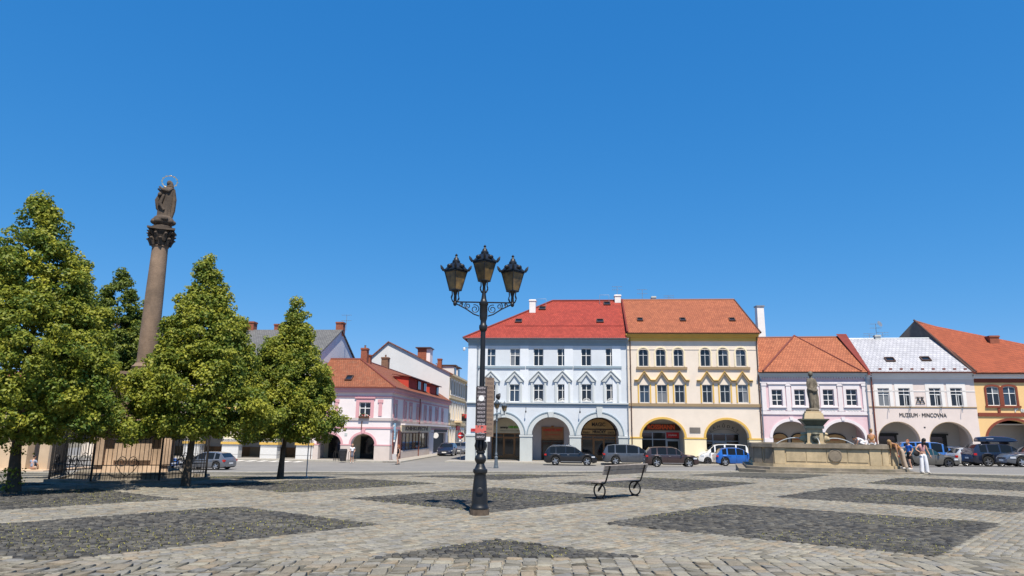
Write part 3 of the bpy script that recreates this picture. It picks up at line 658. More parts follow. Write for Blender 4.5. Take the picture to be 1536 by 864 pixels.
    A_=(-e,-e,ze); B_=(W_,-e,ze); C_=(W_,yr,zr); D_=(ur,yr,zr); E_=(-e,2*yr+e,ze); G_=(W_,2*yr+e,ze)
    r=roof(h,'tiles_red',[[A_,B_,C_,D_],[E_,A_,D_],[G_,E_,D_,C_]])
    for a,b in ((A_,D_),(D_,C_)): ridge(r,'tiles_red' if False else 'firewall_red',(a[0],a[1],a[2]+.03),(b[0],b[1],b[2]+.03),.11)
    n=Vector((0,-(zr-ze),yr+e)); sl=(zr-ze)/(yr+e)
    def onroof(px,py):
        d=ray(px,py); o=F.p-Vector((0,0,H)); nn=F.n*(-(sl))+Vector((0,0,1)); q=o+F.n*(-e)+Vector((0,0,ze)); t=q.dot(nn)/d.dot(nn); p=d*t-o; return (p.dot(F.e),p.dot(F.n),p.z)
    for px,py in ((778,482),(900,482),(813.5,463),(910.5,456)): skylight(r,onroof(px,py),n,.75,.75)
    # snow guard line
    p1=onroof(757,490); g=MB(); g.tube([(p1[0],p1[1]-.05,p1[2]+.1),(W_-.2,p1[1]-.05,p1[2]+.1)],.025,5); g.build('snow_guard',['firewall_red'],r)
    c=onroof(798.6,469); chimney(r,'chimney_white',c[0]-.33,c[0]+.33,c[1],c[1]+.7,c[2]-.6,c[2]+1.45,pot=False)
    chimney(r,'chimney_white',W_-.75,W_-.1,yr-.4,yr+.5,zr-.6,zr+.62,pot=False); antenna(r,(W_-.45,yr+.1,zr+.6),1.0)
    for px in (813.5,908): q=onroof(px,462 if px<850 else 456); f=MB(); f.tube([(q[0]-.6,q[1],q[2]),(q[0]-.6,q[1],q[2]+1.0),(q[0]+.4,q[1],q[2]+1.0),(q[0]+.4,q[1],q[2]+.2)],.025,5); f.build('roof_hatch_rail',['metal_grey'],r)
blue_house()
# ================= cream house
def cream_house():
    F=FY; W_=WY; h=house('cream_house','cream and yellow house with orange tiled roof, round-headed top windows and zigzag hoods',F)
    ze=F.uv(1040,500)[1]; zs=F.uv(1040,605.5)[1]; zs0=F.uv(1040,609.8)[1]
    arch=arches_px(F,[(962.6,1027,655.5,628.6),(1059,1124,656.5,629.6)])
    c1=[965,990.9,1017.5,1057.8,1084.6,1111.2]; c2=[966.8,993.2,1019.6,1061,1087.8,1114.6]
    w1,h1=wins_px(F,c1,522.7,549.5); w2,h2=wins_px(F,c2,577.4,604); ww=.92
    mb=MB(); mb.wall(arcade_outline(W_,ze,arch,-.35),[arch_hole(u,z,ww,h1,.45) for u,z in w1]+[rect(u,z,ww,h2) for u,z in w2],0,.7); mb.box(0.01,.4,.7,12,-.35,ze-.01); mb.box(W_-.4,W_-.01,.7,12,-.35,ze-.01); mb.box(.4,W_-.4,11.6,12,-.35,ze-.01); mb.build('wall',['cream_wall'],h)
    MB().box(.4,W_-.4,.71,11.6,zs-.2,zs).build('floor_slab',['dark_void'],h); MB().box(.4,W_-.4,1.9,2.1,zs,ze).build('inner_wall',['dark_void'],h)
    mat('frame_grey',(0.42,0.44,0.45),.5,.1,4)
    for u,z in w1:
        window(h,u,z,ww,h1,(.62,),frame='frame_grey',arch=.45)
        a=arch_hole(u,z-.02,ww+.34,h1+.19,.6); b=arch_hole(u,z-.02,ww+.12,h1+.08,.5); MB().prism(a[1:]+[a[0]]+[b[0]]+b[:0:-1],-.05,.01).build('window_surround',['yellow_base'],h)
    for u,z in w2:
        window(h,u,z,ww,h2,(.62,),frame='frame_grey')
        for sg in (-1,1): MB().box(u+sg*(ww/2+.12)-.06,u+sg*(ww/2+.12)+.06,-.05,.01,z,z+h2+.12).build('window_surround',['gold_trim'],h)
    for a,b in ((0,2),(3,5)):
        z=w1[a][1]; band(h,'tan_band',w1[a][0]-ww/2-.25,w1[b][0]+ww/2+.35,z-.3,z-.06,.15,'sill_band')
        zt=F.uv(1040,573)[1]; mb=MB(); l=w2[a][0]-.95; rr=w2[b][0]+.95
        pts_t=[];
        for i in range(a,b+1):
            u=w2[i][0]; pts_t+=[(u-.62,zt+.13),(u,zt+1.0),(u+.62,zt+.13)]
        up=[(l,zt+.13)]+pts_t+[(rr,zt+.13)]; lo=[(rr,zt-.02)]
        for i in range(b,a-1,-1):
            u=w2[i][0]; lo+=[(u+.5,zt-.02),(u,zt+.74),(u-.5,zt-.02)]
        lo+=[(l,zt-.02)]; mb.prism(up+lo,-.2,.01); mb.build('zigzag_hood',['tan_band'],h)
        up2=[(x,z2+.07) for x,z2 in up]; MB().prism(up2+up[::-1],-.26,.012).build('hood_edge',['gold_trim'],h)
    band(h,'tan_band',0,W_,zs0,zs,.12,'string_band')
    cornice(h,'gold_trim',0,W_,ze-.75,[(.35,.12),(.18,.3),(.14,.46)]); band(h,'cream_wall',0.02,W_-.02,ze-1.62,ze-1.56,.04,'moulding')
    for uc,hw,z,r in arch: arch_trim(h,'gold_trim',uc,hw,z,r,.2,-.07,.01)
    zi=arch[0][2]; ed=[0]+[v for uc,hw,_,_ in arch for v in (uc-hw,uc+hw)]+[W_]
    for i in range(0,len(ed),2):
        MB().box(ed[i]-(.02 if i else -.0),ed[i+1]+.02,-.035,.705,-.35,zi-.16).build('pillar_face',['yellow_base'],h)
        MB().box(ed[i]-(.06 if i else -.01),ed[i+1]+(.06 if i<4 else -.01),-.08,.71,zi-.16,zi-.01).build('impost',['gold_trim'],h)
    arcade_room(h,W_,zs0-.35,'arcade_grey','arcade_cream',2.5); yb=3.18
    (u1,hw1,_,_),(u2,hw2,_,_)=arch
    shopfront(h,u1-2.0,u1+2.0,2.95,yb,'metal_grey',2,3,.4,2.25)
    MB().box(u1-2.1,u1+2.1,yb-.12,yb-.04,3.08,3.72).build('sign_panel',['wood_dark'],h); lettering('ROSSMANN',.62,'orange_text',h,(u1+.2,yb-.15,3.40),width=2.7,bold=.03)
    MB().box(u1+.7,u1+1.95,yb-.14,yb-.05,2.35,2.9).build('sign_panel',['sign_red'],h); lettering('ROSSMANN',.2,'sign_white',h,(u1+1.32,yb-.16,2.62),width=.8)
    shopfront(h,u2-2.05,u2+1.75,2.85,yb,'metal_grey',1,3,.4,2.15)
    for k,chh in enumerate('LAHŮDKY'):
        a=math.radians(138-16*k); me=text_mesh(chh,.42,.02,.0); me.materials.append(MT['sign_black']); o=inst('lettering',me,h,(u2+.22+1.75*math.cos(a),yb-.5,zi-.12+1.22*math.sin(a)),(math.pi/2,-(a-math.pi/2)*.7,0))
    rd=MB(); rd.tube([(u2+.22+1.75*math.cos(math.radians(d)),yb-.46,zi-.38+1.22*math.sin(math.radians(d))) for d in range(145,30,-8)],.018,5); rd.build('sign_rail',['black_metal'],h)
    u,z=F.uv(1042.5,645); MB().box(u-.5,u+.5,-.06,.01,z-.24,z+.24).build('plaque',['firewall_grey'],h)
    pipe(h,'metal_brown',.28,0,ze); pipe(h,'metal_brown',W_-.1,0,ze-.4); gutter(h,'metal_brown',-.05,W_+.05,ze-.02,-.55)
    yr=6.3; zr=F.uv(1040,449.5,yr)[1]; ul=0.0; ur=F.uv(1101,449.5,yr)[0]; e=.55; uR=W_
    A_=(0,-e,ze); B_=(W_+.25,-e,ze); C_=(ur,yr,zr); D_=(0,yr,zr); E_=(0,2*yr+e,ze); G_=(W_+.25,2*yr+e,ze)
    r=roof(h,'tiles_orange',[[A_,B_,C_,D_],[B_,G_,C_],[G_,E_,D_,C_]]); MB().prism([(0,ze-.2),(.25,ze-.2),(.25,zr),(0,zr)],0,.05).build if False else None
    g=MB(); g.add([(.02,0,ze-.1),(.02,2*yr,ze-.1),(.02,yr,zr-.1)],[(0,2,1)]); g.build('gable_wall',['cream_wall'],h)
    ridge(r,'tiles_orange' if False else 'metal_redbrown',D_,C_,.10); ridge(r,'metal_brown',B_,C_,.08); MB().tube([(.03,-e,ze+.05),(.03,yr,zr+.05)],.1,6).build('verge',['firewall_red'],r)
    sl=(zr-ze)/(yr+e); n=Vector((0,-(zr-ze),yr+e))
    def onroof(px,py):
        d=ray(px,py); o=F.p-Vector((0,0,H)); nn=F.n*(-(sl))+Vector((0,0,1)); q=o+F.n*(-e)+Vector((0,0,ze)); t=q.dot(nn)/d.dot(nn); p=d*t-o; return (p.dot(F.e),p.dot(F.n),p.z)
    for px,py in ((960,480),(1024,480),(1098,480)): skylight(r,onroof(px,py),n,.6,.7)
    chimney(r,'pillar_grey',F.uv(978,445,yr)[0],F.uv(984,445,yr)[0],yr+.2,yr+.8,zr-.6,zr+.45,pot=False); antenna(r,(F.uv(964,449,yr)[0],yr+.3,zr-.1),1.3); antenna(r,(F.uv(1004,449,yr)[0],yr+.3,zr-.1),.6,3)
cream_house()
# ================= pink and white house with the statue before it
def lilac_house():
    F=FL; W_=WL; h=house('lilac_house','pink and white two-storey house with orange hipped roof and white pilasters behind the fountain',F)
    ze=F.uv(1215,559)[1]; zs=F.uv(1215,617)[1]; zs0=F.uv(1215,622)[1]
    arch=arches_px(F,[(1159,1219,657,632),(1236,1297.7,658,632.6)])
    c=[1165.7,1199.7,1242.7,1277.6]; w2,h2=wins_px(F,c,584.3,608.5); ww=.98
    mb=MB(); mb.wall(arcade_outline(W_,ze,arch,-.35),[rect(u,z,ww,h2) for u,z in w2],0,.6); mb.box(.01,.4,.6,10,-.35,ze-.01); mb.box(W_-.4,W_-.01,.6,10,-.35,ze-.01); mb.box(.4,W_-.4,9.6,10,-.35,ze-.01); mb.build('wall',['lilac_wall'],h)
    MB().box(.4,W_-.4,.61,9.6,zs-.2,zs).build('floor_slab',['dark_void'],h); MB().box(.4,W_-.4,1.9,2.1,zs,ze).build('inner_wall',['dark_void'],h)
    for u,z in w2:
        window(h,u,z,ww,h2,(.33,.67),dark='pane_dark',sash=.06)
        mb=MB(); mb.wall(rect(u,z-.12,ww+.5,h2+.62),[rect(u,z,ww+.0,h2)],-.07,.01); mb.box(u-.86,u+.86,-.16,.012,z+h2+.5,z+h2+.64); mb.box(u-.8,u+.8,-.15,.013,z-.2,z-.1); mb.build('window_surround',['lilac_white'],h)
        mb=MB(); mb.box(u-.66,u+.66,-.03,.011,z-.68,z-.26); mb.build('apron',['lilac_white'],h)
        g=MB(); g.tube([(u-.5+.05*k,-.04,z-.46+.06*math.sin(k*1.26)) for k in range(21)],.022,5); g.build('stucco_scroll',['arch_grey'],h)
    for u in (.32,(w2[0][0]+w2[1][0])/2,(w2[1][0]+w2[2][0])/2-.25,(w2[1][0]+w2[2][0])/2+.25,(w2[2][0]+w2[3][0])/2,W_-.3):
        mb=MB(); mb.box(u-.2,u+.2,-.09,.01,zs+.02,ze-1.0); mb.box(u-.26,u+.26,-.13,.012,ze-1.25,ze-1.02); mb.build('pilaster',['lilac_white'],h)
    band(h,'lilac_white',0,W_,zs0,zs,.09,'string_band'); band(h,'lilac_white',0,W_,zs+.1,zs+.28,.05,'moulding')
    band(h,'lilac_white',0,W_,ze-1.0,ze-.86,.14,'architrave'); cornice(h,'arch_grey',0,W_,ze-.42,[(.16,.18),(.14,.34),(.10,.44)])
    dn=MB(); k=int(W_/.24)
    for i in range(k): dn.box(i*.24+.06,i*.24+.18,-.17,.011,ze-.56,ze-.44)
    d=dn.build('dentils',['lilac_white'],h); d['kind']='stuff'
    for uc,hw,z,r in arch: arch_trim(h,'lilac_white',uc,hw,z,r,.26,-.08,.01); MB().prism([(uc-.12,z+r+.1),(uc+.12,z+r+.1),(uc+.17,z+r+.42),(uc-.17,z+r+.42)],-.14,.012).build('keystone',['lilac_white'],h)
    zi=arch[0][2]; ed=[0]+[v for uc,hw,_,_ in arch for v in (uc-hw,uc+hw)]+[W_]
    for i in range(0,len(ed),2): MB().box(ed[i]-.04 if i else .01,ed[i+1]+(.04 if i<4 else -.01),-.05,.605,-.35,zi-.02).build('pillar_face',['lilac_white'],h)
    arcade_room(h,W_,zs0-.5,'arcade_grey','arcade_grey',2.4,.6); yb=3.0
    for px0,px1 in ((1157,1182),(1186,1212),(1236,1269)):
        u0=F.uv(px0,660,yb)[0]; u1=F.uv(px1,660,yb)[0]; um=(u0+u1)/2; hw=(u1-u0)/2; zt=F.uv(um,650,yb)[1]; zt=2.95
        p=MB(); p.prism([(u0,.3),(u1,.3),(u1,zt-.55)]+arc_pts(um,hw,zt-.55,.55,8,True)[1:-1]+[(u0,zt-.55)],yb-.12,yb-.01); o=p.build('shop_window',['sign_black'],h)
        q=MB(); q.prism([(u0+.1,zt-1.0),(u1-.1,zt-1.0),(u1-.1,zt-.58)]+arc_pts(um,hw-.1,zt-.58,.47,8,True)[1:-1]+[(u0+.1,zt-.58)],yb-.14,yb-.115); q.build('sign_panel',['gold_sign'],o); lettering('nımunımH',.2,'red_text',o,(um-.2,yb-.16,zt-.62),width=hw*1.1)
        g=MB(); g.add([(u0+.1,yb-.125,.5),(u1-.1,yb-.125,.5),(u1-.1,yb-.125,zt-1.1),(u0+.1,yb-.125,zt-1.1)],[(0,1,2,3)]); g.build('pane',['shop_glass'],o)
    pipe(h,'metal_grey',.08,-.2,ze); pipe(h,'metal_grey',W_-.12,-.2,ze,-.12,.07); gutter(h,'metal_brown',-.1,W_,ze+.02,-.5)
    e=.5; yr=5.5; zr=F.uv(1191,506,yr)[1]; ua=F.uv(1191,503.5,yr)[0]
    A_=(-.1,-e,ze+.02); B_=(W_+.05,-e,ze+.02); C_=(W_+.05,yr,zr); D_=(-.3,yr,zr); E_=(-.3,2*yr,ze); G_=(W_+.05,2*yr,ze)
    r=roof(h,'tiles_orange2',[[A_,B_,C_,D_],[G_,E_,D_,C_]])
    ul=F.uv(1144,553,-e)[0]; urr=F.uv(1292,557,-e)[0]; ap=(ua,yr-.15,zr+.16)
    r2=roof(h,'tiles_orange2',[[(ul,-e-.12,ze+.06),(urr,-e-.12,ze+.06),ap]],th=.05)
    ridge(r2,'metal_redbrown',(ul,-e-.1,ze+.12),ap,.10); ridge(r2,'metal_redbrown',(urr,-e-.1,ze+.12),ap,.07); ridge(r,'metal_redbrown',D_,C_,.1)
    # party wall towards the museum
    p=MB(); zt=F.uv(1253,501,yr)[1]; x0=F.uv(1254,503,yr)[0]
    p.add([(x0,yr,zt),(W_+.0,-e-.05,ze+.12),(W_+.0,-e-.05,ze-.25),(W_+.0,yr,ze-.2),(W_-.25,yr,zt+.0),(W_+.2,-e-.05,ze+.12),(W_+.2,-e-.05,ze-.25),(W_+.2,yr,zt)],[(0,2,1),(0,1,5,7),(1,2,6,5)]); p.build('party_wall',['firewall_red'],h)
lilac_house()
def museum_house():
    F=FM; W_=WM; h=house('museum_house','pale pink museum house with whitish tiled roof and black lettering above two wide arches',F)
    ze=F.uv(1380,559)[1]; zs=F.uv(1380,611)[1]
    arch=arches_px(F,[(1318,1380,661,633),(1395.3,1459,662.5,633.4)])
    c=[1325.7,1356.7,1403,1435]; w2,h2=wins_px(F,c,582.5,609.5); ww=.98
    mb=MB(); mb.wall(arcade_outline(W_,ze,arch,-.35),[rect(u,z,ww,h2) for u,z in w2],0,.6); mb.box(.01,.4,.6,10,-.35,ze-.01); mb.box(W_-.4,W_-.01,.6,10,-.35,ze-.01); mb.box(.4,W_-.4,9.6,10,-.35,ze-.01); mb.build('wall',['museum_wall'],h)
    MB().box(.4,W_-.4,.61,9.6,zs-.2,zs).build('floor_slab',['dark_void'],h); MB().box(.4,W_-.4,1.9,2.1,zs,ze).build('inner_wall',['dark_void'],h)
    for i,(u,z) in enumerate(w2):
        window(h,u,z,ww,h2,(.66,),dark='pane_curtain' if i==0 else 'pane_dark',depth=.08)
        for sg in (-1,1): MB().box(u+sg*(ww/2+.17)-.15,u+sg*(ww/2+.17)+.15,-.03,.01,z-.05,z+h2+.45).build('window_surround',['museum_white'],h)
        MB().box(u-ww/2-.02,u+ww/2+.02,-.031,.011,z+h2+.02,z+h2+.45).build('window_head',['museum_white'],h)
        if i: # open casement
            s=MB(); s.wall(rect(.0,0,.44,h2*.62),[rect(.0,.05,.34,h2*.62-.1)],0,.04); s.build('open_casement',['window_white'],h,loc=(u+.30,-.08,z+.03),rot=(0,0,math.radians(-38)))
    band(h,'tan_band',0,W_,zs-.04,zs+.06,.05,'string_band'); band(h,'museum_white',0,W_,ze-1.75,ze-1.68,.03,'moulding'); cornice(h,'museum_white',0,W_,ze-.62,[(.2,.06),(.2,.18),(.2,.32)])
    u,z=F.uv(1384,623); lettering('MUZEUM · MINCOVNA',.52,'sign_black',h,(u,-.03,z),width=F.uv(1419,623)[0]-F.uv(1348.5,623)[0],depth=.012,bold=0.0)
    u,z=F.uv(1380,600.5); em=MB()
    for k in range(2):
        c0=u-.17+.34*k
        for sg in (-1,1): em.tube([(c0-.2*sg,-.04,z-.32),(c0,-.04,z+.3)],.03,5)
        em.tube([(c0-.12,-.05,z-.08),(c0+.12,-.05,z-.08)],.025,5); em.tube([(c0-.2,-.05,z+.3),(c0+.2,-.05,z+.3)],.025,5); em.ball((c0,-.05,z+.1),(.06,.02,.06),8,6)
    em.tube([(u-.4,-.045,z-.3),(u+.4,-.045,z-.3)],.02,5); em.build('wall_emblem',['sign_black'],h)
    for i in (0,1,2,3): b=MB(); b.tube([(w2[i][0]+.3,-.02,zs-.05),(w2[i][0]+.25,-.25,zs-.3),(w2[i][0]+.25,-.28,zs-.5)],.025,5); b.build('flag_bracket',['metal_grey'],h)
    for uc,hw,z,r in arch: arch_trim(h,'tan_band',uc,hw-.0,z,r,.05,-.012,.01)
    arcade_room(h,W_,zs-1.0,'arcade_grey','arcade_grey',2.6,.6); yb=3.2
    for uc,hw,z,r in arch:
        s=MB(); s.box(uc-1.0,uc+.9,yb-.14,yb-.02,0,2.75); s.box(uc-1.15,uc+1.05,yb-.2,yb-.01,2.75,2.9); o=s.build('dark_portal',['sign_black'],h); g=MB(); g.add([(uc-.85,yb-.15,.4),(uc+.75,yb-.15,.4),(uc+.75,yb-.15,2.6),(uc-.85,yb-.15,2.6)],[(0,1,2,3)]); g.build('pane',['shop_glass'],o)
    u,z=F.uv(1387,641); MB().box(u-.07,u+.07,-.03,.01,z-.05,z+.05).build('house_number',['sign_black'],h)
    pipe(h,'metal_redbrown',.38,-.2,ze,-.12,.06); gutter(h,'metal_redbrown',-.1,W_+.05,ze+.02,-.48)
    e=.5; yr=5.2; zr=F.uv(1335,507.6,yr)[1]; ua=F.uv(1262,507.6,yr)[0]; ub=F.uv(1403,507.6,yr)[0]
    A_=(-.05,-e,ze+.02); B_=(W_+.1,-e,ze+.02); C_=(ub,yr,zr); D_=(ua,yr,zr); E_=(-.05,2*yr,ze); G_=(W_+.1,2*yr,ze)
    r=roof(h,'tiles_white',[[A_,B_,C_,D_],[G_,E_,D_,C_],[E_,A_,D_],[B_,G_,C_]]); sl=(zr-ze)/(yr+e); n=Vector((0,-(zr-ze),yr+e))
    ridge(r,'metal_grey',D_,C_,.07); MB().tube([(W_+.1,-e,ze+.06),(ub,yr,zr+.06)],.09,6).build('verge',['metal_brown'],r); MB().box(-.05,W_+.1,-e-.04,-e+.02,ze-.06,ze+.06).build('eave_board',['metal_redbrown'],r)
    def onroof(px,py):
        d=ray(px,py); o=F.p-Vector((0,0,H)); nn=F.n*(-(sl))+Vector((0,0,1)); q=o+F.n*(-e)+Vector((0,0,ze+.02)); t=q.dot(nn)/d.dot(nn); p=d*t-o; return (p.dot(F.e),p.dot(F.n),p.z)
    for px,py in ((1334.5,540),(1388,539)): skylight(r,onroof(px,py),n,.85,.75)
    for k in range(9):
        g0=onroof(1320+16*k,554.5); MB().box(g0[0]-.12,g0[0]+.12,g0[1]-.05,g0[1]+.05,g0[2],g0[2]+.14).build('snow_hook',['metal_redbrown'],r)
    uc=F.uv(1316,507,yr)[0]; chimney(r,'pillar_grey',uc-.25,uc+.25,yr-.2,yr+.3,zr-.4,zr+.35,pot=False); antenna(r,(uc-.05,yr,zr+.3),1.2); antenna(r,(uc-.75,yr,zr-.1),.6,3); antenna(r,(uc+.55,yr,zr-.1),.7,3)
    sd=MB(); sd.lathe([(.0,0),(.2,.03),(.33,.11)],12,(0,0,0)); sd.build('satellite_dish',['metal_grey'],r,loc=(uc+.25,yr-.1,zr+1.45),rot=(math.radians(70),0,math.radians(35)))
museum_house()
def ochre_house():
    F=FO; W_=WO; h=house('ochre_house','ochre yellow house with brown arched window frames under a big rust-red roof',F)
    ze=F.uv(1500,560)[1]; zb=F.uv(1500,622)[1]
    u0=F.uv(1481.6,660)[0]; u1=F.uv(1562,660)[0]; zs=F.uv(1500,661)[1]; zt=F.uv(1522,630.5)[1]; arch=[((u0+u1)/2,(u1-u0)/2,zs,zt-zs)]; a2=(arch[0][0]+6.2,arch[0][1],arch[0][2],arch[0][3])
    if a2[0]+a2[1]<W_-.3: arch.append(a2)
    c=[1489.5,1514.5,1565]; w2,h2=wins_px(F,c,579.5,608.5); ww=1.05
    mb=MB(); mb.wall(arcade_outline(W_,ze,arch,-.35),[arch_hole(u,z,ww,h2,.16) for u,z in w2],0,.6); mb.box(.01,.4,.6,12,-.35,ze-.01); mb.box(W_-.4,W_-.01,.6,12,-.35,ze-.01); mb.box(.4,W_-.4,11.6,12,-.35,ze-.01); mb.build('wall',['ochre_wall'],h)
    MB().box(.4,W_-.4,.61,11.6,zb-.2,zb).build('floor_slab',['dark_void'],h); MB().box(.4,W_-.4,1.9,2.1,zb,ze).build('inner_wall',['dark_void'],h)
    for u,z in w2:
        window(h,u,z,ww,h2-.02,(.64,),arch=.16,depth=.05); a=arch_hole(u,z,ww+.34,h2+.17,.3); b=arch_hole(u,z,ww,h2,.16); MB().prism(a[1:]+[a[0]]+[b[0]]+b[:0:-1],-.06,.012).build('window_surround',['brown_trim'],h)
    z=w2[0][1]; band(h,'brown_trim',w2[0][0]-.75,w2[1][0]+.8,z-.18,z-.01,.14,'sill_band'); um=(w2[0][0]+w2[1][0])/2-.35; MB().box(um-.1,um+.1,-.1,.012,zb+.18,z-.19).build('sill_bracket',['brown_trim'],h)
    band(h,'brown_trim',0.02,W_,zb-.16,zb+.16,.1,'string_band'); band(h,'brown_trim',0.02,W_,ze-.85,ze-.5,.05,'frieze'); cornice(h,'museum_white',0,W_,ze-.48,[(.22,.14),(.2,.3)])
    for uc,hw,zz,r in arch: arch_trim(h,'brown_trim',uc,hw,zz,r,.2,-.06,.01)
    for i,chh in enumerate('Pe'):
        u,z2=F.uv(1524+9*i,615); me=text_mesh(chh,.62,.02,.012); me.materials.append(MT['arch_grey']); inst('lettering',me,h,(u,-.03,z2),(math.pi/2,0,0))
    zi=arch[0][2]; ed=[0]+[v for uc,hw,_,_ in arch for v in (uc-hw,uc+hw)]+[W_]
    for i in range(0,len(ed),2): MB().box(ed[i]-.03 if i else .01,ed[i+1]+.03,-.05,.605,-.35,zi-.05).box(ed[i]-.06 if i else -.01,ed[i+1]+.1,-.12,.61,zi-.05,zi+.1).build('pillar_face',['brown_trim'],h)
    arcade_room(h,W_,zb-.9,'arcade_grey','arcade_grey',2.6,.6); gutter(h,'metal_brown',0,W_+.1,ze+.03,-.5)
    e=.5; ya=7.5; ap=F.uv(1371,481,ya); apx=(ap[0],ya,ap[1]); hp=F.uv(1536,529.5,5.0); hx=(hp[0],5.0,hp[1]); dirx=(hx[0]-apx[0],hx[1]-apx[1],hx[2]-apx[2]); far=tuple(hx[i]+dirx[i]*.8 for i in range(3))
    B_=(W_+5,-e,ze+.02); A_=(-.15,-e,ze+.02)
    r=roof(h,'tiles_rust',[[A_,B_,far,apx]]); MB().tube([(A_[0],A_[1],A_[2]+.08),(apx[0],apx[1],apx[2]+.06)],.1,6).build('verge',['metal_brown'],r); ridge(r,'metal_redbrown',apx,far,.1)
    # back slope and the dark party gable on the museum side
    bk=(apx[0]-.3,ya+4.5,ze+1.5); roof(h,'tiles_rust',[[(far[0],far[1]+6,ze),bk,apx,far]],name='roof')
    g=MB(); g.add([(-.12,-.3,ze-.3),(-.12+apx[0]*.4,ya+5.5,ze-.3),(-.12+apx[0]*.4,ya+5.5,ze+.6),(apx[0]+.05,apx[1],apx[2]-.08),(-.12,-.3,ze+.0)],[(0,4,3,2,1)]); g.build('party_gable',['firewall_grey'],h)
    # gable continuing to the left over the museum's roof
    l=F.uv(1345,516,ya+2); g=MB(); p0=(apx[0]+.02,apx[1],apx[2]-.03); rr=F.uv(1402,508,ya-2.0)
    g.add([(l[0]-.8,ya+2.2,l[1]-.6),(rr[0]+1.2,ya-2.6,ze+1.0),(rr[0]+.3,ya-2.2,rr[1]),p0,(l[0]-.2,ya+2.0,l[1]+.2)],[(0,1,2,3,4)]); g.build('party_gable',['firewall_grey'],h)
    cu=F.uv(1489.5,515,4.2); chimney(r,'brick_red',cu[0]-.42,cu[0]+.42,3.8,4.7,cu[1]-1.0,F.uv(1489.5,504,4.2)[1],pot=False)
ochre_house()
# tall chimney standing behind the pink house
def tall_chimney():
    c=at_y(1141.5,507,84); t=at_y(1141.5,459,84); o=thing('tall_chimney','tall white chimney stack rising behind the orange hipped roof','chimney',(c.x,84,gz(c.x,84)-.1)); z0=gz(c.x,84)-.1
    MB().taper(0,0,0,t.z-z0-.15,1.1,1.1,.82,.82).build('shaft',['chimney_white'],o); MB().box(-.5,.5,-.5,.5,t.z-z0-.16,t.z-z0).build('cap',['metal_grey'],o)
tall_chimney()
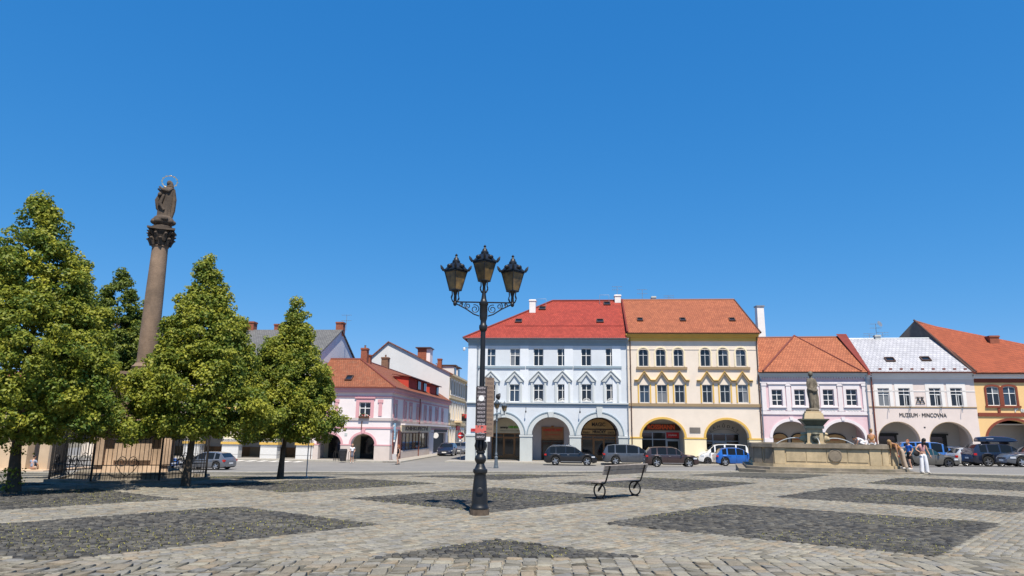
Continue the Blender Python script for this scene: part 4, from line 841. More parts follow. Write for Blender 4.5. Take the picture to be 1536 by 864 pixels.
# ================= pink corner house
_p=at_y(583,692,67.5); FP=Front((_p.x,67.5),A5,ZB); FS=Front((_p.x,67.5),math.radians(85),ZB)
def corner_house():
    WP=7.75; F=Front(FP.p-FP.e*WP,A5,ZB); h=house('pink_corner_house','pink and white corner house with two arches, bookshop and red dormers along the side street',F)
    ze=F.uv(540,581)[1]; zs=F.uv(540,628.5)[1]; LS=31.4
    arch=arches_px(F,[(477.5,511.3,665.5,651),(526.3,561.8,666.2,650.8)])
    c=[547.3]; w2,h2=wins_px(F,c,603.4,625.3); w2.append((w2[0][0]-4.3,w2[0][1])); ww=1.12
    mb=MB(); mb.wall(arcade_outline(WP,ze,arch,-.35),[rect(u,z,ww,h2) for u,z in w2],0,.6)
    # street side: local x constant = WP, along +y
    SW=[592.8,607,615.7,626.6,637.6,645.4,654.4,663.4]; sw=[(FS.uv(px,616)[0],FS.uv(px,627+ (px-592)*.07)[1]) for px in SW]; zw=sw[0][1]
    T=Matrix.Translation((WP,0,0))@Matrix.Rotation(math.pi/2,4,'Z')
    sb0,sb1=FS.uv(600.5,670)[0],FS.uv(643,670)[0]; zb0,zb1=.75,2.55; dr0,dr1=FS.uv(650,665)[0],FS.uv(668,665)[0]
    mb.wall([(.62,-.35),(LS,-.35),(LS,ze),(.62,ze)],[rect(u,zw,.95,h2) for u,_ in sw]+[[(sb0,zb0),(sb1,zb0),(sb1,zb1),(sb0,zb1)],[(dr0,.05),(dr1,.05),(dr1,2.5),(dr0,2.5)],[(1.6,.05),(3.0,.05),(3.0,2.6),(1.6,2.6)]],.0,.5,T=T)
    mb.box(0.01,.4,.6,LS,-.35,ze-.01); mb.box(.4,WP-.5,LS-.4,LS,-.35,ze-.01); mb.build('wall',['pink_white'],h)
    MB().box(.4,WP-.52,.61,LS-.4,zs-.2,zs).build('floor_slab',['dark_void'],h); MB().box(WP-1.9,WP-1.7,2.2,LS-.4,-.2,ze-.1).box(.4,WP-1.9,2.0,2.2,zs,ze-.1).build('inner_wall',['dark_void'],h)
    for u,z in w2:
        window(h,u,z,ww,h2,(.6,),dark='pane_dark',sash=.07); mb=MB(); mb.wall(rect(u,z-.14,ww+.62,h2+.5),[rect(u,z,ww,h2)],-.06,.01); mb.box(u-1.0,u+1.0,-.14,.012,z+h2+.36,z+h2+.48); mb.build('window_surround',['pink_trim'],h)
        b=MB(); b.box(u-.5,u+.5,-.28,-.07,z-.12,z+.06); fb=b.build('flower_box',['wood_dark'],h)
        fl=MB()
        for k in range(26): x=u+rnd(-.45,.45); fl.ball((x,-.18+rnd(-.06,.06),z+.1+rnd(0,.22)),rnd(.035,.06),5,4,mi=k%3)
        mat('flower_red',(.5,.05,.05),.7,.2,5); mat('flower_pale',(.7,.62,.55),.7,.2,5); mat('leaf_green',(.06,.12,.03),.7,.3,5); fl.build('flowers',['leaf_green','flower_red','flower_pale'],fb)['kind']='stuff'
    cs=[]
    for i,(u,_) in enumerate(sw):
        hold=bpy.data.objects.new('side_window',None)
        mb=MB(); t=.06; mb.wall(rect(0,0,.95,h2),[rect(0,t,.95-2*t,h2-2*t)],0,.06); mb.box(-.035,.035,-.01,.05,t,h2-t); mb.box(-.4,.4,-.012,.048,h2*.6,h2*.6+.06)
        o=mb.build('window',['pink_trim' if i%2 else 'window_white'],h,loc=(WP-.12,u,zw),rot=(0,0,math.pi/2)); bpy.data.objects.remove(hold)
        g=MB(); g.add([(-.42,.035,.05),(.42,.035,.05),(.42,.035,h2-.05),(-.42,.035,h2-.05)],[(0,1,2,3)]); g.build('pane',['pane_dark'],o)
        s=MB(); s.wall(rect(0,-.12,1.45,h2+.5),[rect(0,0,.95,h2)],-.06,.01); s.box(-.75,.75,-.12,.012,-.22,-.11); s.build('window_surround',['pink_trim'],h,loc=(WP,u,zw),rot=(0,0,math.pi/2))
    for u in (WP-1.05,WP-5.35): MB().box(u-.17,u+.17,-.05,.01,zs+.3,ze-1.15).box(u-.26,u+.26,-.08,.012,ze-1.45,ze-1.15).build('pilaster',['pink_trim'],h)
    for y in (.9,5.2,13.4,23.8): MB().box(WP-.02,WP+.05,y-.17,y+.17,zs+.3,ze-.9).build('pilaster',['pink_trim'],h)
    def lband(m,z0,z1,pr,name):
        MB().box(0,WP+pr,-pr,.015,z0,z1).box(WP-.015,WP+pr,.0151,LS,z0,z1).build(name,[m],h)
    lband('pink_grey',zs-.14,zs+.12,.09,'string_band'); zk=F.uv(540,641.5)[1]; lband('pink_trim',zk-.08,zk+.08,.06,'moulding'); lband('pink_trim',ze-.95,ze-.8,.08,'architrave'); lband('pink_trim',ze-.5,ze-.22,.28,'cornice'); lband('pink_trim',ze-.22,ze-.02,.42,'cornice')
    MB().box(WP-.01,WP+.02,.7,LS,zk+.1,zs-.16).build('side_wall_band',['pink_grey'],h)
    for uc,hw,z,r in arch: arch_trim(h,'pink_trim',uc,hw,z,r,.2,-.06,.01)
    uc,hw,z,r=arch[1]; MB().prism([(uc-.12,z+r+.05),(uc+.12,z+r+.05),(uc+.22,zk-.1),(uc-.22,zk-.1)],-.12,.012).build('keystone',['pink_trim'],h)
    zi=arch[0][2]; ed=[0]+[v for a,b,_,_ in arch for v in (a-b,a+b)]+[WP]
    for i in range(0,len(ed),2):
        MB().box(ed[i]-(.02 if i else 0),ed[i+1]+.02,-.04,.605,-.35,zi-.12).build('pillar_face',['pink_base'],h); MB().box(ed[i]-(.05 if i else 0),ed[i+1]+.05,-.07,.61,zi-.12,zi-.01).build('impost',['pink_trim'],h)
    MB().box(WP-.02,WP+.035,.0,1.5,-.35,zi-.1).build('side_base',['pink_base'],h)
    # arcade room
    MB().box(.02,WP-.5,.6,3.2,-.2,.02).build('arcade_floor',['arcade_floor'],h); MB().box(.4,WP-.5,.61,3.2,zs-.9,zs-.8).build('arcade_ceiling',['cream_sign'],h)
    MB().box(.4,WP-1.9,2.9,3.1,0,zs-.8).build('arcade_wall',['cream_sign'],h)
    for uc,hw,z,r in arch:
        MB().box(uc-1.05,uc+1.1,2.75,2.88,0.02,2.15).build('shop_window',['sign_black'],h); g=MB(); g.add([(uc-.95,2.74,.5),(uc+1.0,2.74,.5),(uc+1.0,2.74,2.05),(uc-.95,2.74,2.05)],[(0,1,2,3)]); g.build('pane',['shop_glass'],h)
    uc=arch[1][0]; lettering('S',.62,'wood_dark',h,(uc-.1,2.7,2.52),bold=.02); lettering('T',.62,'wood_dark',h,(uc+.8,2.7,2.52),bold=.02)
    # bookshop in the side street
    bs=MB(); n=9
    for i in range(n+1): y=sb0+(sb1-sb0)*i/n; bs.box(WP-.3,WP-.2,y-.05,y+.05,zb0,zb1)
    bs.box(WP-.3,WP-.2,sb0,sb1,zb1-.1,zb1).box(WP-.3,WP-.2,sb0,sb1,zb0,zb0+.08); b=bs.build('shop_window',['wood_dark'],h)
    bc=[(.18,.07,.04),(.10,.09,.14),(.24,.18,.10),(.06,.07,.10),(.20,.12,.06)]
    for i in range(n):
        y0=sb0+(sb1-sb0)*i/n+.06; y1=sb0+(sb1-sb0)*(i+1)/n-.06; g=MB(); g.add([(WP-.24,y0,zb0+.08),(WP-.24,y1,zb0+.08),(WP-.24,y1,zb1-.1),(WP-.24,y0,zb1-.1)],[(0,1,2,3)]); g.build('pane',[glass_mat('book_pane',bc[i%5],.08) if i<5 else MT['shop_glass']],b)
    so=MB().box(WP-.0,WP+.14,sb0-.4,sb1+.3,zb1+.1,zb1+.72).build('sign_panel',['cream_sign'],h); lettering('KNIHKUPECTVÍ',.56,'wood_dark',h,(WP+.16,(sb0+sb1)/2-.2,zb1+.4),math.pi/2,width=(sb1-sb0)*.8,bold=.02)
    MB().box(WP-.0,WP+.5,sb0-.4,dr1+1.2,zb1+.74,zb1+.9).build('canopy',['pink_white'],h); MB().box(WP+.0,WP+.05,sb0-.5,sb1+.2,-.3,zb0-.03).build('side_base',['pink_base'],h)
    MB().box(WP-.02,WP+.09,.95,1.5,.0,2.75).build('shop_pilaster',['metal_redbrown'],h); MB().box(WP-.02,WP+.09,3.05,sb0-.1,.0,2.75).build('shop_pilaster',['metal_redbrown'],h)
    g=MB(); g.box(WP-.45,WP-.3,dr0,dr1,.0,2.5); g.build('entrance',['sign_black'],h); MB().box(WP+.02,WP+.1,dr0+.2,dr1+.6,2.6,2.95).build('sign_panel',['sign_black'],h)
    g=MB(); g.box(WP-.45,WP-.3,1.6,3.0,.0,2.6); g.build('entrance',['wood_dark'],h)
    cs=MB(); cs.lathe([(.34,-.04),(.34,.04)],20,T=Matrix.Rotation(math.pi/2,4,'X')); ys=FS.uv(647,655)[0]; s=cs.build('hanging_sign',['sign_white'],h,loc=(WP+.55,ys,FS.uv(655,653)[1])); MB().tube([(-.6,0,.36),(0,0,.36)],.02,5).build('sign_bracket',['black_metal'],s)
    pipe(h,'metal_redbrown',WP+.06,0,1.0,.5) if False else None
    mb=MB(); mb.tube([(WP+.1,12.4,.0),(WP+.1,12.4,ze-.3),(WP+.45,12.4,ze)],.055,8); mb.build('downpipe',['metal_redbrown'],h); mb=MB(); mb.tube([(.2,-.08,.0),(.2,-.08,ze-.3),(.2,-.4,ze)],.05,8); mb.build('downpipe',['metal_brown'],h)
    u,z=F.uv(492.5+6.5,657); MB().box(u+1.15,u+1.4,-.03,.01,2.2,2.45).build('house_number',['pillar_grey'],h)
    b=MB(); uu=w2[0][0]-.2; b.tube([(uu,-.02,zs-.2),(uu,-.12,zs-.3),(uu,-.12,zs-1.0)],.05,5); b.build('flag_bracket',['metal_brown'],h)
    # roof: front slope, street slope, hip between
    e=.45; rp=F.uv(530,538.5,4.3); zr=rp[1]; xh=WP-4.6
    a=(-.3,-e,ze); bcn=(WP+e,-e,ze); t0=(xh,4.3,zr); tl=(-.3,4.3,zr); d=(WP+e,LS+.2,ze); tb=(xh,LS+.2,zr); lf=(-4.0,LS,ze)
    r=roof(h,'tiles_brown',[[a,bcn,t0,tl],[bcn,d,tb,t0],[(-.3,8.6,ze+.2),tl,t0,(xh,8.6,zr)]]); ridge(r,'metal_redbrown',bcn,t0,.1); ridge(r,'metal_redbrown',t0,tl,.1); ridge(r,'metal_redbrown',t0,tb,.1)
    g=MB(); g.add([(-.25,0,ze-.1),(-.25,8.6,ze-.1),(-.25,4.3,zr-.1)],[(0,2,1)]); g.add([(xh,LS,ze-.1),(WP,LS,ze-.1),(xh,LS,zr)],[(0,1,2)]); g.add([(xh,4.4,ze),(xh,LS,ze),(xh,LS,zr-.1),(xh,4.4,zr-.1)],[(0,1,2,3)]); g.build('gable_wall',['gable_shade_blue'],h)
    for y in ([-e]): MB().box(-.3,WP+e,-e-.06,-e,ze-.1,ze+.03).build('eave_board',['metal_redbrown'],r)
    MB().box(WP+e,WP+e+.06,-e,LS,ze-.1,ze+.03).build('eave_board',['metal_redbrown'],r)
    # red dormers on the street slope
    sl=(zr-ze)/(WP+e-xh)
    for y0,y1,nw in ((8.2,17.6,2),(19.5,25.5,1)):
        xo=WP-.35; zo=ze+sl*(WP+e-xo); hh=1.15; xi=xo-(hh)/sl*0.98
        dm=MB(); dm.add([(xo,y0,zo-.1),(xo,y1,zo-.1),(xo,y1,zo+hh),(xo,y0,zo+hh),(xi,y0,zo+hh+.1),(xi,y1,zo+hh+.1)],[(0,1,2,3),(0,3,4),(1,5,2),(3,2,5,4)]); dd=dm.build('dormer',['red_board'],r)
        dr=MB(); dr.add([(xo+.35,y0-.2,zo+hh-.02),(xo+.35,y1+.3,zo+hh-.02),(xi,y1+.3,zo+hh+.22),(xi,y0-.2,zo+hh+.22),(xo+.35,y0-.2,zo+hh+.08),(xo+.35,y1+.3,zo+hh+.08),(xi,y1+.3,zo+hh+.32),(xi,y0-.2,zo+hh+.32)],[(4,5,6,7),(0,1,5,4),(0,4,7,3),(1,2,6,5)]); dr.build('dormer_roof',['metal_redbrown'],dd)
        for k in range(nw):
            yy=y1-1.2-3.2*k; wv=MB(); wv.box(xo-.02,xo+.1,yy-.75,yy+.75,zo+.05,zo+hh-.1); ow=wv.build('dormer_window',['wood_dark'],dd)
            for q in (-1,1): MB().box(xo+.1,xo+.12,yy+q*.37-.3,yy+q*.37+.3,zo+.12,zo+hh-.18).build('pane',['pane_blue'],ow)
    c0=F.uv(545,530,5.2); chimney(r,'brick_red',c0[0]-.2,c0[0]+.45,5.0,5.7,zr-.8,zr+1.25,pot=True); c1=F.uv(551,532,6.2); chimney(r,'brick_red',c1[0]-.1,c1[0]+.4,6.0,6.6,zr-.8,zr+.65,pot=False)
    c2=F.uv(577.5,540,15); chimney(r,'brick_brown',c2[0]-.3,c2[0]+.5,14.5,15.3,zr-1.2,c2[1]+.3); skylight(r,(3.2,.9,ze+(zr-ze)*(.9+e)/(4.3+e)+.02),Vector((0,-(zr-ze),4.3+e)),.7,.9)
    return h
corner_house()
# ================= white house up the street
def white_gable_house():
    q=FS.w(31.6,0,0); F=Front(q,A5,ZB); h=house('white_gable_house','tall house with blank white gable wall and ochre street front with balcony',F)
    ze=F.uv(672,560)[1]; pk=F.uv(583,513.5); L_=15.0; lf=F.uv(545,551)[1]; ul=F.uv(540,551)[0]
    mb=MB(); mb.add([(ul,0,-.3),(0,0,-.3),(0,0,ze),(pk[0],0,pk[1]),(ul,0,lf)],[(0,1,2,3,4)]); mb.build('gable_wall',['gable_white'],h)
    T=Matrix.Rotation(math.pi/2,4,'Z'); W3=[1.6,3.9,6.2,8.5,10.8,13.1]; hs=[]
    for z0,hh in ((1.0,2.0),(4.4,2.4),(7.9,2.0)): hs+=[rect(y,z0,1.1,hh) for y in W3]
    mb=MB(); mb.wall([(.02,-.3),(L_,-.3),(L_,ze),(.02,ze)],hs,.0,.4,T=T); mb.build('street_wall',['ochre_pale'],h); MB().box(-.8,-.6,.4,L_,0,ze).build('inner_wall',['dark_void'],h)
    for z0,hh in ((1.0,2.0),(4.4,2.4),(7.9,2.0)):
        for y in W3:
            o=MB().wall(rect(0,0,1.1,hh),[rect(0,.08,.94,hh-.16)],0,.06).box(-.04,.04,-.01,.05,.08,hh-.08).build('window',['window_white'],h,loc=(-.12,y,z0),rot=(0,0,math.pi/2)); g=MB(); g.add([(-.47,.03,.08),(.47,.03,.08),(.47,.03,hh-.08),(-.47,.03,hh-.08)],[(0,1,2,3)]); g.build('pane',['pane_dark'],o)
            MB().wall(rect(0,-.15,1.5,hh+.4),[rect(0,0,1.1,hh)],-.08,.01).build('window_surround',['museum_white'],h,loc=(0,y,z0),rot=(0,0,math.pi/2))
    for z in (3.6,7.3,ze-.6): MB().box(-.01,.18,0,L_,z,z+.25).build('string_band',['ochre_pale'],h)
    MB().box(-.02,.5,-.1,L_,ze-.32,ze-.05).build('cornice',['ochre_pale'],h)
    b=MB(); b.box(.0,1.1,5.2,10.2,4.0,4.25); bb=b.build('balcony',['ochre_pale'],h); rl=MB()
    for k in range(26): y=5.25+4.9*k/25; rl.box(1.02,1.06,y-.02,y+.02,4.25,5.2)
    rl.box(1.0,1.08,5.2,10.2,5.2,5.28); rl.build('railing',['black_metal'],bb)
    fl=MB()
    for k in range(60): fl.ball((1.12+rnd(-.05,.1),rnd(5.3,10.1),4.9+rnd(-.15,.3)),rnd(.07,.13),5,4,mi=0 if k%3 else 1)
    fl.build('balcony_flowers',['flower_red','leaf_green'],bb)['kind']='stuff'; MB().box(.1,.2,6.2,9.4,2.9,3.5).build('sign_panel',['sign_red'],h)
    e=.5; r=roof(h,'tiles_brown',[[(e,-.25,ze-.1),(e,L_+.2,ze-.1),(pk[0],L_+.2,pk[1]+.15),(pk[0],-.25,pk[1]+.15)],[(pk[0],-.25,pk[1]+.15),(pk[0],L_+.2,pk[1]+.15),(ul-.2,L_+.2,lf),(ul-.2,-.25,lf)]])
    sl=(pk[1]-ze)/(-pk[0]); zat=lambda x:ze+sl*(-x)
    chimney(r,'brick_red',-5.3,-4.0,2.5,4.5,zat(-4)-.5,zat(-4)+1.9,pot=False); chimney(r,'pink_white',-3.99,-3.45,2.55,4.45,zat(-3.5)-.5,zat(-4)+1.88,pot=False); MB().box(-5.6,-3.3,2.2,4.8,zat(-4)+1.9,zat(-4)+2.05).build('chimney_cover',['metal_brown'],r); chimney(r,'brick_red',-3.0,-2.4,6,6.7,zat(-2.4)-.5,zat(-2.7)+1.4,pot=False)  # covered pair is one chimney: left block red for its shaded part, right pale
    for y0,x0 in ((7.0,-.6),(10.5,-.6)):
        z=zat(x0); d=MB(); d.add([(x0,y0,z-.1),(x0,y0+2,z-.1),(x0,y0+2,z+1.3),(x0,y0,z+1.3),(x0-2.6,y0,z+1.5),(x0-2.6,y0+2,z+1.5)],[(0,1,2,3),(0,3,4),(1,5,2)]); dd=d.build('dormer',['gable_white'],r); MB().box(x0-2.6,x0+.3,y0-.2,y0+2.2,z+1.42,z+1.58).build('dormer_roof',['metal_brown'],dd); MB().box(x0-.02,x0+.05,y0+.3,y0+1.7,z+.2,z+1.15).build('pane',['pane_dark'],dd)
    chimney(r,'pink_white',ul+.6,ul+1.4,3,4,lf-.3,lf+1.5,pot=False)
    # next house on, darker
    q2=FS.w(46.7,0,0); F2=Front(q2,A5,ZB); h2=house('grey_street_house','dark grey-brown town house beyond the ochre front in the side street',F2); L2=14; zt=F2.uv(690,577)[1]
    hs=[rect(y,z0,1.1,2.0) for y in (1.6,4.2,6.8,9.4,12) for z0 in (1,4.6,8.0) if z0+2<zt]
    mb=MB(); mb.wall([(0,-.3),(L2,-.3),(L2,zt),(0,zt)],hs,0,.4,T=T); mb.box(-8,-.4,.02,.3,-.3,zt).build('wall',['dark_house'],h2); MB().box(-.8,-.6,.4,L2,0,zt).build('inner_wall',['dark_void'],h2)
    for hh in hs:
        y=(hh[0][0]+hh[1][0])/2; o=MB().wall(rect(0,0,1.1,2.0),[rect(0,.08,.94,1.84)],0,.06).box(-.04,.04,-.01,.05,.08,1.92).build('window',['window_white'],h2,loc=(-.12,y,hh[0][1]),rot=(0,0,math.pi/2)); g=MB(); g.add([(-.47,.03,.08),(.47,.03,.08),(.47,.03,1.92),(-.47,.03,1.92)],[(0,1,2,3)]); g.build('pane',['pane_dark'],o)
    roof(h2,'tiles_grey',[[(.4,-.1,zt),(.4,L2,zt),(-5,L2,zt+3.5),(-5,-.1,zt+3.5)]])
white_gable_house()
# ================= arcaded house behind the trees
def arcade_house():
    WP=7.75; LEN=23.0; q=FP.p-FP.e*(WP+.0)-FP.e*LEN; F=Front(q,A5,ZB); h=house('white_arcade_house','long house with white banded arcade pillars and grey slate roof behind the trees',F)
    ze=9.6; zi=F.uv(405,667)[1]
    pil=[F.uv(px,680)[0] for px in (345,403,456.5)]; sp=pil[1]-pil[0]; pil=[pil[0]-sp*2,pil[0]-sp]+pil; hw=sp/2-.8
    arch=[((pil[i]+pil[i+1])/2,hw,zi+.5,1.35) for i in range(len(pil)-1)]; W2=LEN
    arch=[a for a in arch if a[0]-a[1]>.3]
    ws=[(a[0],5.6) for a in arch]
    mb=MB(); mb.wall(arcade_outline(W2,ze,arch,-.35),[rect(u,z,1.1,2.0) for u,z in ws],0,.7); mb.box(.01,.4,.7,14,-.35,ze); mb.box(W2-.4,W2-.01,.7,14,-.35,ze).build('wall',['cream_wall'],h)
    for u,z in ws: window(h,u,z,1.1,2.0,(.6,)); 
    MB().box(.4,W2-.4,.71,13,4.5,4.6).build('floor_slab',['dark_void'],h); MB().box(.4,W2-.4,1.9,2.1,4.6,ze).build('inner_wall',['dark_void'],h)
    for p in pil:
        if p<.8: continue
        z=-.3; k=0
        for z0,z1 in ((-.35,.3),(.33,1.0),(1.03,1.75),(1.78,zi)):
            MB().box(p-.82,p+.82,-.1,.72,z0,z1).build('pillar_block',['gable_white'],h)
        MB().box(p-.92,p+.92,-.2,.75,zi,zi+.22).build('impost',['gold_trim'],h); MB().box(p-.7,p+.7,-.06,.71,zi+.22,zi+.95).build('pillar_neck',['yellow_base'],h)
    arcade_room(h,W2,4.3,'arcade_grey','arcade_grey',2.6,.7); yb=3.2
    for i,a in enumerate(arch):
        MB().box(a[0]-2.4,a[0]+2.4,yb-.03,yb+.05,0,.95).build('dado',['wood_shop' if i%2 else 'tan_band'],h)
        MB().box(a[0]+.2,a[0]+1.4,yb-.06,yb-.02,0,2.5).build('door',['metal_grey' if i%2 else 'wood_dark'],h)
    band(h,'gold_trim',0,W2,4.5,4.75,.1,'string_band'); cornice(h,'museum_white',0,W2,ze-.5,[(.25,.15),(.25,.35)])
    yr=7.0; zr=F.uv(515,494.5,yr)[1]; r=roof(h,'tiles_grey',[[(-.2,-.4,ze),(W2+.15,-.4,ze),(W2+.15,yr,zr),(-.2,yr,zr)],[(W2+.15,2*yr+.4,ze),(-.2,2*yr+.4,ze),(-.2,yr,zr),(W2+.15,yr,zr)]])
    g=MB(); g.add([(W2,0,ze-.1),(W2,2*yr,ze-.1),(W2,yr,zr-.1)],[(0,1,2)]); g.build('gable_wall',['gable_shade_blue'],h); g=MB(); g.add([(.0,0,ze-.1),(.0,2*yr,ze-.1),(.0,yr,zr-.1)],[(0,2,1)]); g.build('gable_wall',['gable_shade_blue'],h)
    chimney(r,'brick_red',W2-.7,W2+.1,yr+.2,yr+1.0,zr-.6,zr+.9,pot=False); cu=F.uv(418,488,yr)[0]; chimney(r,'brick_red',cu-.5,cu+.4,yr,yr+.9,zr-.6,zr+.65,pot=False); cu=F.uv(375,488,yr)[0]; chimney(r,'brick_red',cu-.6,cu+.5,yr-.2,yr+.7,zr-.6,zr+.9,pot=False); antenna(r,(F.uv(519,494,yr)[0],yr,zr-.1),1.7)
    return F
FA=arcade_house()
# ================= castle arcade at the far left
plaster('sandstone',(0.56,0.42,0.29),0.12,0.4,(0.36,0.27,0.20)); plaster('sand_pale',(0.53,0.41,0.28),0.1,0.4,(0.36,0.27,0.19))
def left_arcade():
    p=on_ground(80,707); F=Front((p.x-16.0*math.cos(A5),p.y-16.0*math.sin(A5)),A5,gz(p.x-4,p.y)); h=house('sandstone_arcade','sandstone arcade with square pillars on a plinth at the edge of the square',F)
    W2=16.0; ps=[(F.uv(a,690)[0],F.uv(b,690)[0]) for a,b in ((57,72),(28,39),(-4,14),(-40,-22))]
    MB().box(0,W2,-.9,4.0,-.5,.12).build('plinth',['sandstone'],h)
    for a,b in ps: MB().box(a,b,-.0,.6,.12,3.6).box(a-.06,b+.06,-.06,.66,3.6,3.8).build('pillar',['sand_pale'],h)
    MB().box(0,W2,-.05,.65,3.8,5.2).build('wall',['sand_pale'],h); MB().box(0,W2,.65,4.0,4.4,4.6).build('arcade_ceiling',['arcade_grey'],h); mb=MB(); mb.wall([(0,.12),(W2-2.6,.12),(W2-2.6,4.4),(0,4.4)],[],3.7,4.0); mb.build('arcade_wall',['dark_house'],h)
    roof(h,'tiles_brown',[[(-.2,-.5,5.2),(W2+.2,-.5,5.2),(W2+.2,3,6.6),(-.2,3,6.6)]]); MB().box(0,W2-.01,.66,4.0,4.61,5.19).build('attic',['sand_pale'],h)
    return F
FJ=left_arcade()
# ================= pavements in front of the houses
def pavement(F,u0,u1,wd,name='pavement',y0=0.0):
    mb=MB(); n=max(2,int((u1-u0)/1.5)); top=[];
    for i in range(n+1):
        u=u0+(u1-u0)*i/n
        for y in (y0,-wd+.16,-wd+.155,-wd):
            q=F.w(u,y,0); top.append((q.x,q.y,gz(q.x,q.y)))
    vs=[];fs=[]
    for i,(x,y,z) in enumerate(top): vs.append((x,y,z+.11))
    for i,(x,y,z) in enumerate(top): vs.append((x,y,z-.2))
    N=len(top)
    for i in range(n):
        a=i*4; b=a+4
        fs+= [(a+1,b+1,b,a),(a+3,b+3,b+2,a+2),(N+a+3,N+b+3,b+3,a+3)]
    fs+=[(N+3,3,0,N),(N+n*4,n*4,n*4+3,N+n*4+3)]
    mi=[0 if k%3==0 else 1 for k in range(len(fs)-2)]+[1,1]
    m=MB(); m.v=vs; m.f=fs; m.m=mi; m.s=[False]*len(fs); o=m.build(name,['pavement_stone','kerb_granite']); tag(o,kind='structure')
pavement(FB,-1.6,WB+WY,2.6); pavement(FL,-.2,WL+WM+WO,2.4); pavement(Front(FP.p-FP.e*31,A5,ZB),0.0,32.4,2.2); pavement(Front(FS.p,math.radians(85),ZB),-2.2,62,1.7); pavement(Front(FB.p,math.radians(85),ZB),0,45,-1.4) if False else None
def paint_strip(F,u0,u1,y0,y1):
    p=[F.w(u,y,0) for u,y in ((u0,y0),(u1,y0),(u1+.15,y1),(u0+.15,y1))]; mb=MB(); mb.add([(q.x,q.y,gz(q.x,q.y)+.012) for q in p],[(0,1,2,3)]); o=mb.build('road_marking',['road_paint']); tag(o,kind='structure')
_ff=Front(FP.p-FP.e*31,A5,ZB)
for k in range(14): paint_strip(_ff,9.0+1.1*k,9.55+1.1*k,-2.5,-4.6)
# ------------------------------------------------------------------ trees
def leaf_mat(name,c_lo,c_hi,tr):
    m=bpy.data.materials.new(name); m.use_nodes=True; n=m.node_tree; n.nodes.clear(); L=n.links.new; MT[name]=m
    o=n.nodes.new('ShaderNodeOutputMaterial'); a=n.nodes.new('ShaderNodeAttribute'); a.attribute_name='rnd'
    r=n.nodes.new('ShaderNodeValToRGB'); r.color_ramp.elements[0].color=(*c_lo,1); r.color_ramp.elements[1].color=(*c_hi,1); L(a.outputs['Fac'],r.inputs[0])
    d=n.nodes.new('ShaderNodeBsdfPrincipled'); d.inputs['Roughness'].default_value=0.5; d.inputs['Specular IOR Level'].default_value=0.25; L(r.outputs[0],d.inputs['Base Color'])
    t=n.nodes.new('ShaderNodeBsdfTranslucent'); hs=n.nodes.new('ShaderNodeHueSaturation'); hs.inputs['Value'].default_value=1.3; L(r.outputs[0],hs.inputs['Color']); L(hs.outputs[0],t.inputs['Color'])
    mx=n.nodes.new('ShaderNodeMixShader'); mx.inputs[0].default_value=tr; L(d.outputs[0],mx.inputs[1]); L(t.outputs[0],mx.inputs[2]); L(mx.outputs[0],o.inputs[0])
leaf_mat('leaves_lime',(0.085,0.14,0.022),(0.36,0.36,0.045),0.32); leaf_mat('leaves_green',(0.06,0.105,0.02),(0.25,0.28,0.045),0.3)
mat('bark',(0.075,0.058,0.042),0.9,0.4,6,0.6,fine=30); mat('bark_grey',(0.16,0.145,0.12),0.9,0.35,6,0.6,fine=30)
def leaves_mesh(name,P,N,size,rn,m):
    """P centres, N normals (n,3), one folded rhombus each"""
    n=len(P); A=RNG.normal(size=(n,3)); A-=N*(A*N).sum(1)[:,None]; A/=np.linalg.norm(A,axis=1)[:,None]; B=np.cross(N,A)
    s=size[:,None]; fold=RNG.uniform(0.05,0.3,n)[:,None]
    V=np.empty((n,4,3)); V[:,0]=P-A*s*.5; V[:,1]=P+B*s*.36+N*s*fold+A*s*.03; V[:,2]=P+A*s*.55-N*s*.1; V[:,3]=P-B*s*.36+N*s*fold+A*s*.03
    F=(np.array([[0,1,2],[0,2,3]])[None]+4*np.arange(n)[:,None,None]).reshape(-1,3)
    me=bpy.data.meshes.new(name); me.vertices.add(n*4); me.vertices.foreach_set('co',V.reshape(-1)); me.loops.add(F.size); me.loops.foreach_set('vertex_index',F.reshape(-1).astype(np.int32)); me.polygons.add(len(F))
    me.polygons.foreach_set('loop_start',np.arange(0,F.size,3,dtype=np.int32)); me.polygons.foreach_set('loop_total',np.full(len(F),3,dtype=np.int32))
    at=me.attributes.new('rnd','FLOAT','POINT'); at.data.foreach_set('value',np.repeat(rn,4).astype(np.float32)); me.materials.append(MT[m]); me.update(calc_edges=True); return me
